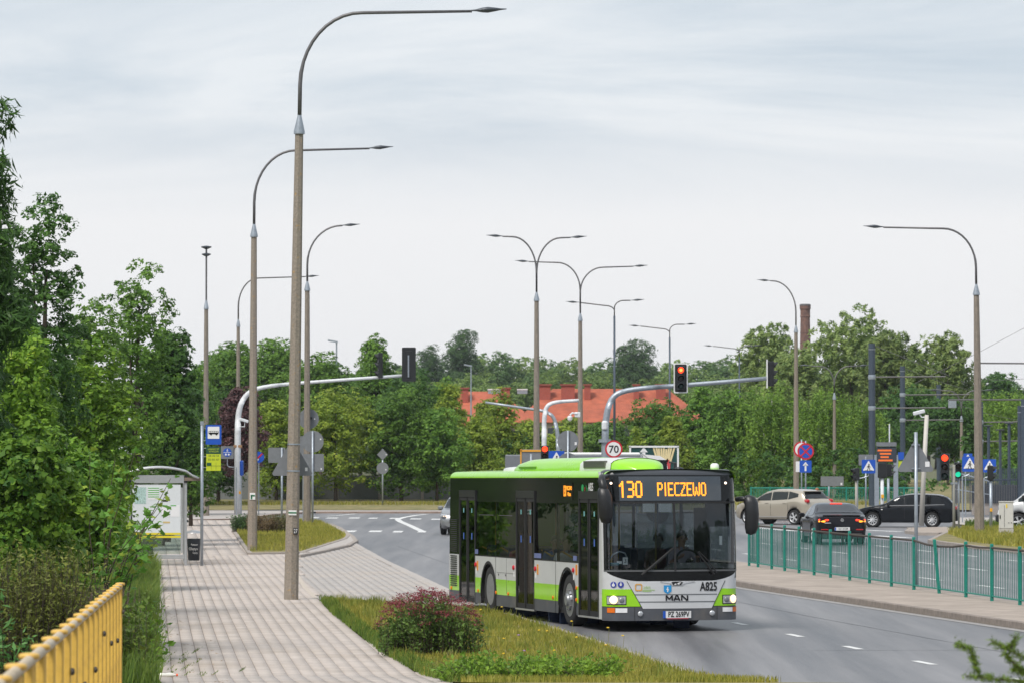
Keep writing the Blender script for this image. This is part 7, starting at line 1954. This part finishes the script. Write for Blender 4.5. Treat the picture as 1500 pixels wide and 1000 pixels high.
for sg in (-1, 1):
    rows = [(x, sg * car.side(x, car.belt(x) + .02, .012), car.belt(x) + .02) for x in lsp(.85, -1.78, 16)]; MB().tube(rows, .014, 5).build('window_trim', M_alu, car.o)
    rows = [(x, sg * (car.ring(x)[8][0] + .01), car.top(x) - .01) for x in lsp(.0, -1.7, 14)]; MB().tube(rows, .022, 5).build('roof_rail', M_alu, car.o)
    car.block('tail_lamp', M_tail, (-2.18, sg * .74, .83), (.30, .16, .15), .03, rz=sg * -.4); car.block('headlamp', M_lampglass, (2.18, sg * .60, .66), (.24, .3, .13), .04, rz=sg * .5); car.block('side_indicator', M_signwhite, (1.0, sg * .892, .76), (.07, .015, .04), .005)
car.block('number_plate', M_plate, (-2.35, 0, .80), (.02, .5, .11), .004); car.block('rear_bumper_trim', M_alu, (-2.345, 0, .60), (.05, 1.3, .03), .01); car.block('rear_bumper', M_trim, (-2.32, 0, .36), (.1, 1.35, .18), .04)
for x in (0.0, -.8): car.seam(x, .36, .92)
for x in (-.6, .22): car.handle(x, .80)
car.mirrors(.72, .98); car.block('seat_row', M_cin, (-.2, 0, .80), (1.6, 1.25, .4), .08)
Car.spokes = 5
car.o.scale = (.94, .94, .98)
# silver car half hidden behind the rear of the bus
c = G(683, 783); car = Car('silver car approaching, half hidden behind the rear of the bus', (c.x, c.y + 2.2), R(-90 - 5),
          [(2.2, .58), (2.1, .80), (1.5, .95), (1.0, 1.02), (.2, 1.42), (-.4, 1.50), (-1.3, 1.44), (-2.1, 1.0), (-2.2, .7)], [(2.2, .56), (1.5, .88), (0, .95), (-2.2, .9)], [(2.2, .62), (2.0, .80), (1.2, .88), (-1.6, .88), (-2.2, .75)], (1.35, -1.3), .32, mat('paint_silver', (.30, .31, .32), rough=.3, metal=.5, coat=.6))
car.end_glass(1.0, .28, 'windscreen'); car.side_glass(.8, -1.4); car.mirrors(.75, 1.02)
for sg in (-1, 1): car.block('headlamp', M_lampglass, (2.05, sg * .66, .72), (.26, .26, .14), .04, rz=sg * .5); car.block('headlamp_bulb', mat('headlamp_soft', (1, .8, .6), emit=(1, .72, .45), estr=1.5), (2.14, sg * .62, .72), (.12, .14, .09), .03)
car.block('grille', M_trim, (2.17, 0, .52), (.1, .9, .2), .03); car.block('number_plate', M_plate, (2.23, 0, .42), (.02, .5, .11), .004)
# orange service vehicle with beacon behind the beige car
D = 188; c = AT(1140, 730, D); car = Car('orange service car with a lit amber beacon behind the beige car', (c.x + .6, D + 1), R(165),
          [(1.7, .5), (1.6, .66), (1.1, .75), (.7, .85), (.3, 1.16), (-.2, 1.21), (-1.3, 1.20), (-1.7, 1.1), (-1.75, .6)], [(1.7, .48), (0, .74), (-1.75, .74)], [(1.7, .6), (1.4, .72), (-1.4, .74), (-1.75, .7)], (1.1, -1.1), .27, mat('paint_orange', (.62, .17, .05), rough=.4, coat=.4), M_cglassd)
car.side_glass(.55, -.3); car.side_glass(-.36, -1.5); car.end_glass(.72, .34, 'windscreen'); MB().lathe([(.05, 1.2), (.05, 1.26), (.075, 1.27), (.07, 1.36), (.03, 1.39)], 10, Matrix.Translation((.35, 0, 0))).build('beacon', mat('beacon_lit', (.9, .4, .02), emit=(1, .45, .03), estr=2.5), car.o)
# white van at the right edge
c = G(1492, 776.5); hd_ = R(180 - 10); cs, sn = math.cos(hd_), math.sin(hd_); ox, oy = c.x - (cs * 1.75 - sn * .85), c.y - (sn * 1.75 + cs * .85)
car = Car('white van entering at the right edge behind the grey cabinet', (ox, oy), hd_, [(2.62, .62), (2.55, .92), (2.3, 1.06), (1.95, 1.20), (1.05, 1.95), (.7, 2.12), (-2.5, 2.2), (-2.62, 2.1), (-2.65, .8)], [(2.62, .6), (2.3, 1.0), (1.5, 1.14), (-2.65, 1.2)], [(2.62, .66), (2.45, .85), (1.8, .96), (-2.3, .99), (-2.65, .95)], (1.75, -1.6), .35, mat('paint_white', (.68, .69, .70), rough=.35, coat=.4), tumble=.12, z0=.3)
car.side_glass(1.75, .75, zh=lambda x: min(1.80, 1.22 + (1.83 - x) * .7)); car.end_glass(1.9, 1.12, 'windscreen'); car.mirrors(1.55, 1.35, M_trim)
car.block('front_bumper', M_trim, (2.58, 0, .5), (.2, 1.6, .3), .06); 
for sg in (-1, 1): car.block('headlamp', M_lampglass, (2.42, sg * .72, .92), (.25, .24, .24), .05, rz=sg * .5)
# lorry whose top shows over the bus roof
D = 182; s = FPX / D; lx = AT(870, 660, D).x
o = thing('lorry', 'white lorry cab and grey box trailer showing over the bus roof', 'lorry', (lx, D, 0)); zt = zat(662, D)
xa, xb = (740 - 870) / s, (940 - 870) / s
MB().box(((xa + xb) / 2, 0, (zt - .12 + .9) / 2 + .02), (xb - xa, 2.4, zt - .12 - .9), bev=.04).build('trailer_box', mat('trailer_grey', (.17, .18, .20), rough=.5, var=.1), o)
MB().box(((xa + xb) / 2 + .35, 0, zt - .07), (xb - xa - .9, 2.36, .14), bev=.05).build('trailer_roof', M_signwhite, o)
MB().box((xb - .06, -1.21, zt - .42), (.06, .02, .7)).build('corner_post', M_alu, o)
x1 = (982 - 870) / s
prof = [(xb - .0, .5), (x1, .5), (x1 + .02, 1.3), (x1 - .12, 2.2), (x1 - .22, zat(673, D)), (x1 - .5, zat(667, D)), (x1 - 1.3, zat(664.5, D)), (xb - .0, zat(664, D))]
MB().prism(prof, 2.3).build('cab', M_signwhite, o); 
MB().box((x1 - .62, -1.16, zat(683, D)), (.85, .03, .62), bev=.02).build('cab_window', M_cglassd, o); MB().tube([(x1 - .1, -1.2, zat(676, D)), (x1 + .15, -1.35, zat(677, D)), (x1 + .18, -1.35, zat(690, D))], .05, 6).build('mirror_arm', M_trim, o); MB().box((x1 + .16, -1.38, zat(683, D)), (.14, .22, .42), bev=.04).build('mirror', M_trim, o)
for x in (xa + .8, xa + 2.0, xb + .7):
    for sg in (-1, 1): MB().lathe([(.3, -.14), (.46, -.14), (.5, -.08), (.5, .08), (.46, .14), (.3, .14)], 20, Matrix.Translation((x, sg * 1.0, .5)) @ Matrix.Rotation(PI / 2, 4, 'X')).build('wheel', M_tyre, o)
MB().box(((xa + xb) / 2, 0, .85), (xb - xa, 1.0, .2)).build('chassis', M_trim, o)
# ------------------------------------------------------------------ people
M_skin = mat('skin', (.46, .27, .19), rough=.55, var=.05, vscale=20)
def person(label, loc, rz, pose, top_col, leg_col, hair_col, hair='short', scale=1.0, name='person'):
    o = thing(name, label, 'person', loc, rz); o.scale = (scale,) * 3
    P_ = {}
    if pose in ('sit', 'drive'):
        P_ = dict(pel=(0, 0, .10), wai=(-.03, 0, .28), che=(-.05, 0, .48), neck=(-.03, 0, .63), hd0=(-.005, 0, .70), hd1=(.01, 0, .80), hd2=(0, 0, .875))
        for s_, k in ((1, 'L'), (-1, 'R')):
            P_['sh' + k] = (-.05, .19 * s_, .55); P_['hip' + k] = (.03, .10 * s_, .08); P_['kn' + k] = (.44, .13 * s_, .10); P_['an' + k] = (.47, .13 * s_, -.32); P_['to' + k] = (.62, .14 * s_, -.36)
            if pose == 'drive': P_['el' + k] = (.13, .27 * s_, .36); P_['wr' + k] = (.37, .18 * s_, .46); P_['ha' + k] = (.44, .16 * s_, .48)
            else: P_['el' + k] = (.03, .25 * s_, .28); P_['wr' + k] = (.26, .15 * s_, .20); P_['ha' + k] = (.34, .11 * s_, .19)
    else:
        P_ = dict(pel=(0, 0, .92), wai=(0, 0, 1.08), che=(0, 0, 1.27), neck=(0, 0, 1.42), hd0=(.02, 0, 1.49), hd1=(.03, 0, 1.585), hd2=(.02, 0, 1.66))
        for s_, k in ((1, 'L'), (-1, 'R')):
            P_['sh' + k] = (0, .18 * s_, 1.34); P_['hip' + k] = (0, .09 * s_, .88); P_['kn' + k] = (.06 * s_, .10 * s_, .48); P_['an' + k] = (-.08 * s_, .10 * s_, .09); P_['to' + k] = (.08 - .08 * s_, .11 * s_, .03)
            P_['el' + k] = (-.06 * s_, .24 * s_, 1.08); P_['wr' + k] = (.06 - .05 * s_, .25 * s_, .86); P_['ha' + k] = (.09 - .05 * s_, .24 * s_, .79)
    Rr = dict(pel=.145, wai=.125, che=.15, neck=.055, hd0=.07, hd1=.09, hd2=.07)
    for k in 'LR':
        Rr.update({'sh' + k: .065, 'hip' + k: .095, 'kn' + k: .06, 'an' + k: .042, 'to' + k: .035, 'el' + k: .043, 'wr' + k: .028, 'ha' + k: .034})
    names = list(P_); E = [('pel', 'wai'), ('wai', 'che'), ('che', 'neck'), ('neck', 'hd0'), ('hd0', 'hd1'), ('hd1', 'hd2')]
    for k in 'LR': E += [('che', 'sh' + k), ('sh' + k, 'el' + k), ('el' + k, 'wr' + k), ('wr' + k, 'ha' + k), ('pel', 'hip' + k), ('hip' + k, 'kn' + k), ('kn' + k, 'an' + k), ('an' + k, 'to' + k)]
    V = [Vector(P_[n_]) for n_ in names]; rad = [Rr[n_] for n_ in names]; ed = [(names.index(a), names.index(b)) for a, b in E]
    # fingers: four and a thumb on each hand
    for k, s_ in (('L', 1), ('R', -1)):
        w_, h_ = Vector(P_['wr' + k]), Vector(P_['ha' + k]); d = (h_ - w_).normalized(); sd_ = Vector((0, 1, 0)) if abs(d.y) < .8 else Vector((1, 0, 0)); cu = d.cross(sd_).normalized()
        hi = names.index('ha' + k)
        for f_ in range(4):
            l_ = (.075, .085, .08, .062)[f_]; a = h_ + d * .035 + sd_ * ((f_ - 1.5) * .021); b = a + d * l_ * .5 - cu * .012 * s_; c_ = b + d * l_ * .35 - cu * .03 * s_
            i0 = len(V); V += [a, b, c_]; rad += [.0095, .0085, .007]; ed += [(hi, i0), (i0, i0 + 1), (i0 + 1, i0 + 2)]
        a = w_.lerp(h_, .6) - sd_ * .035 * s_; b = a + d * .04 - sd_ * .02 * s_; i0 = len(V); V += [a, b]; rad += [.011, .009]; ed += [(hi, i0), (i0, i0 + 1)]
    me = bpy.data.meshes.new('body'); me.from_pydata([tuple(v) for v in V], ed, []); ob = bpy.data.objects.new('body', me); COL.objects.link(ob)
    md = ob.modifiers.new('skin', 'SKIN'); 
    for i, sv in enumerate(me.skin_vertices[0].data): sv.radius = (rad[i], rad[i]); sv.use_root = (i == 0)
    ob.modifiers.new('sub', 'SUBSURF').levels = 1
    dg = bpy.context.evaluated_depsgraph_get(); m2 = bpy.data.meshes.new_from_object(ob.evaluated_get(dg)); bpy.data.objects.remove(ob)
    m2.name = 'body'; m2.materials.clear()
    for m_ in (M_skin, mat('cloth_%s' % str(top_col), top_col, rough=.85, var=.1), mat('cloth_%s' % str(leg_col), leg_col, rough=.85)): m2.materials.append(m_)
    neckz = P_['neck'][2]; shoe = P_['anL'][2]
    for p in m2.polygons:
        c_ = p.center; mi = 1
        if c_.z > neckz - .01 and abs(c_.y) < .11: mi = 0
        elif c_.z < P_['pel'][2] - .01 or (pose != 'stand' and c_.x > .05 and c_.z < .19 and abs(c_.y) > .02 and c_.z < .17): mi = 2
        for k in 'LR':
            w_, e_ = Vector(P_['wr' + k]), Vector(P_['el' + k])
            if (c_ - w_).length < .12 or (c_ - Vector(P_['ha' + k])).length < .14 or (c_ - w_.lerp(e_, .45)).length < .10: mi = 0
        p.material_index = mi
    m2.shade_smooth(); link('body', m2, o)
    hc = Vector(P_['hd1']); mh = mat('hair_%s' % str(hair_col), hair_col, rough=.6, var=.2, vscale=30)
    mb = MB(); rows = []
    for i in range(9):
        t = i / 8 * (PI * .62 if hair == 'short' else PI * .78); row = []
        for j in range(17):
            a = 2 * PI * j / 16; front = max(0, math.cos(a)); tt = t * (1 - .42 * front)
            row.append((hc.x - .012 + math.sin(tt) * math.cos(a) * .112, hc.y + math.sin(tt) * math.sin(a) * .10, hc.z + .015 + math.cos(tt) * .118))
        rows.append(row)
    mb.grid(rows)
    if hair != 'short': mb.lathe([(.06, -.2), (.085, -.1), (.08, .02), (.05, .08)], 12, Matrix.Translation((hc.x - .075, 0, hc.z - .03)))
    mb.build('hair', mh, o, smooth=True)
    MB().add([(hc.x + .078, .014, hc.z - .02), (hc.x + .078, -.014, hc.z - .02), (hc.x + .112, 0, hc.z - .022), (hc.x + .086, 0, hc.z + .02)], [(0, 2, 3), (2, 1, 3), (0, 1, 2)]).build('nose', M_skin, o, smooth=True)
    for s_ in (1, -1):
        MB().lathe([(.003, 0), (.011, .004), (.008, .008)], 8, Matrix.Translation((hc.x + .080, s_ * .034, hc.z + .012)) @ Matrix.Rotation(PI / 2, 4, 'Y')).build('eye', M_figure, o)
        MB().box((hc.x, s_ * .092, hc.z), (.045, .022, .06), bev=.012).build('ear', M_skin, o)
    MB().box((hc.x + .078, 0, hc.z - .052), (.012, .045, .011), bev=.004).build('mouth', mat('lips', (.32, .12, .10), rough=.5), o)
    return o
hb = -(PI / 2 - TH)
def in_bus(x, y, z):
    c_, s_ = math.cos(hb), math.sin(hb); q = PB @ Vector((x, y, z)); return (2.92 + q.x * c_ - q.y * s_, 73.3 + q.x * s_ + q.y * c_, q.z)
person('bus driver in a pale shirt behind the steering wheel', in_bus(-1.40, .55, .84), hb, 'drive', (.42, .37, .42), (.03, .03, .04), (.03, .02, .015))
person('dark-haired woman passenger standing low behind the left half of the windscreen', in_bus(-2.9, -.45, .72), hb, 'sit', (.025, .025, .03), (.04, .04, .06), (.02, .014, .01), 'long')
person('passenger in a dark red top near the middle of the windscreen', in_bus(-2.9, .55, .80), hb, 'sit', (.20, .025, .05), (.03, .03, .04), (.05, .03, .02))
person('passenger in a bright blue top at the window between front and middle doors', in_bus(-4.65, -.95, .74), hb, 'sit', (.02, .13, .42), (.03, .03, .05), (.04, .03, .02))
person('passenger in a white top at the window just behind the front wheel', in_bus(-3.85, -.95, .74), hb, 'sit', (.70, .72, .76), (.10, .14, .25), (.04, .03, .02))
person('passenger in red at the window before the rear wheel', in_bus(-7.2, -.95, .72), hb, 'sit', (.35, .03, .06), (.03, .03, .04), (.03, .02, .02), 'long')
c = AT(1196.5, 714, 183); person('red-haired woman pedestrian whose head shows above the beige car', (c.x, 183, 0), R(-70), 'stand', (.20, .22, .28), (.04, .05, .09), (.28, .10, .04), 'long', scale=c.z / 1.70)
c = AT(1330, 740, 172); 
# ------------------------------------------------------------------ the air: far things fade a little
m = bpy.data.materials.new('air'); m.use_nodes = True
for n in list(m.node_tree.nodes): m.node_tree.nodes.remove(n)
pv = m.node_tree.nodes.new('ShaderNodeVolumePrincipled'); pv.inputs['Density'].default_value = .0001; pv.inputs['Color'].default_value = (.86, .92, 1.0, 1); pv.inputs['Anisotropy'].default_value = .2
mo = m.node_tree.nodes.new('ShaderNodeOutputMaterial'); m.node_tree.links.new(pv.outputs[0], mo.inputs['Volume'])
hz = stuff(MB().box((0, 2300, 18), (7200, 5600, 48)).build('haze', m))
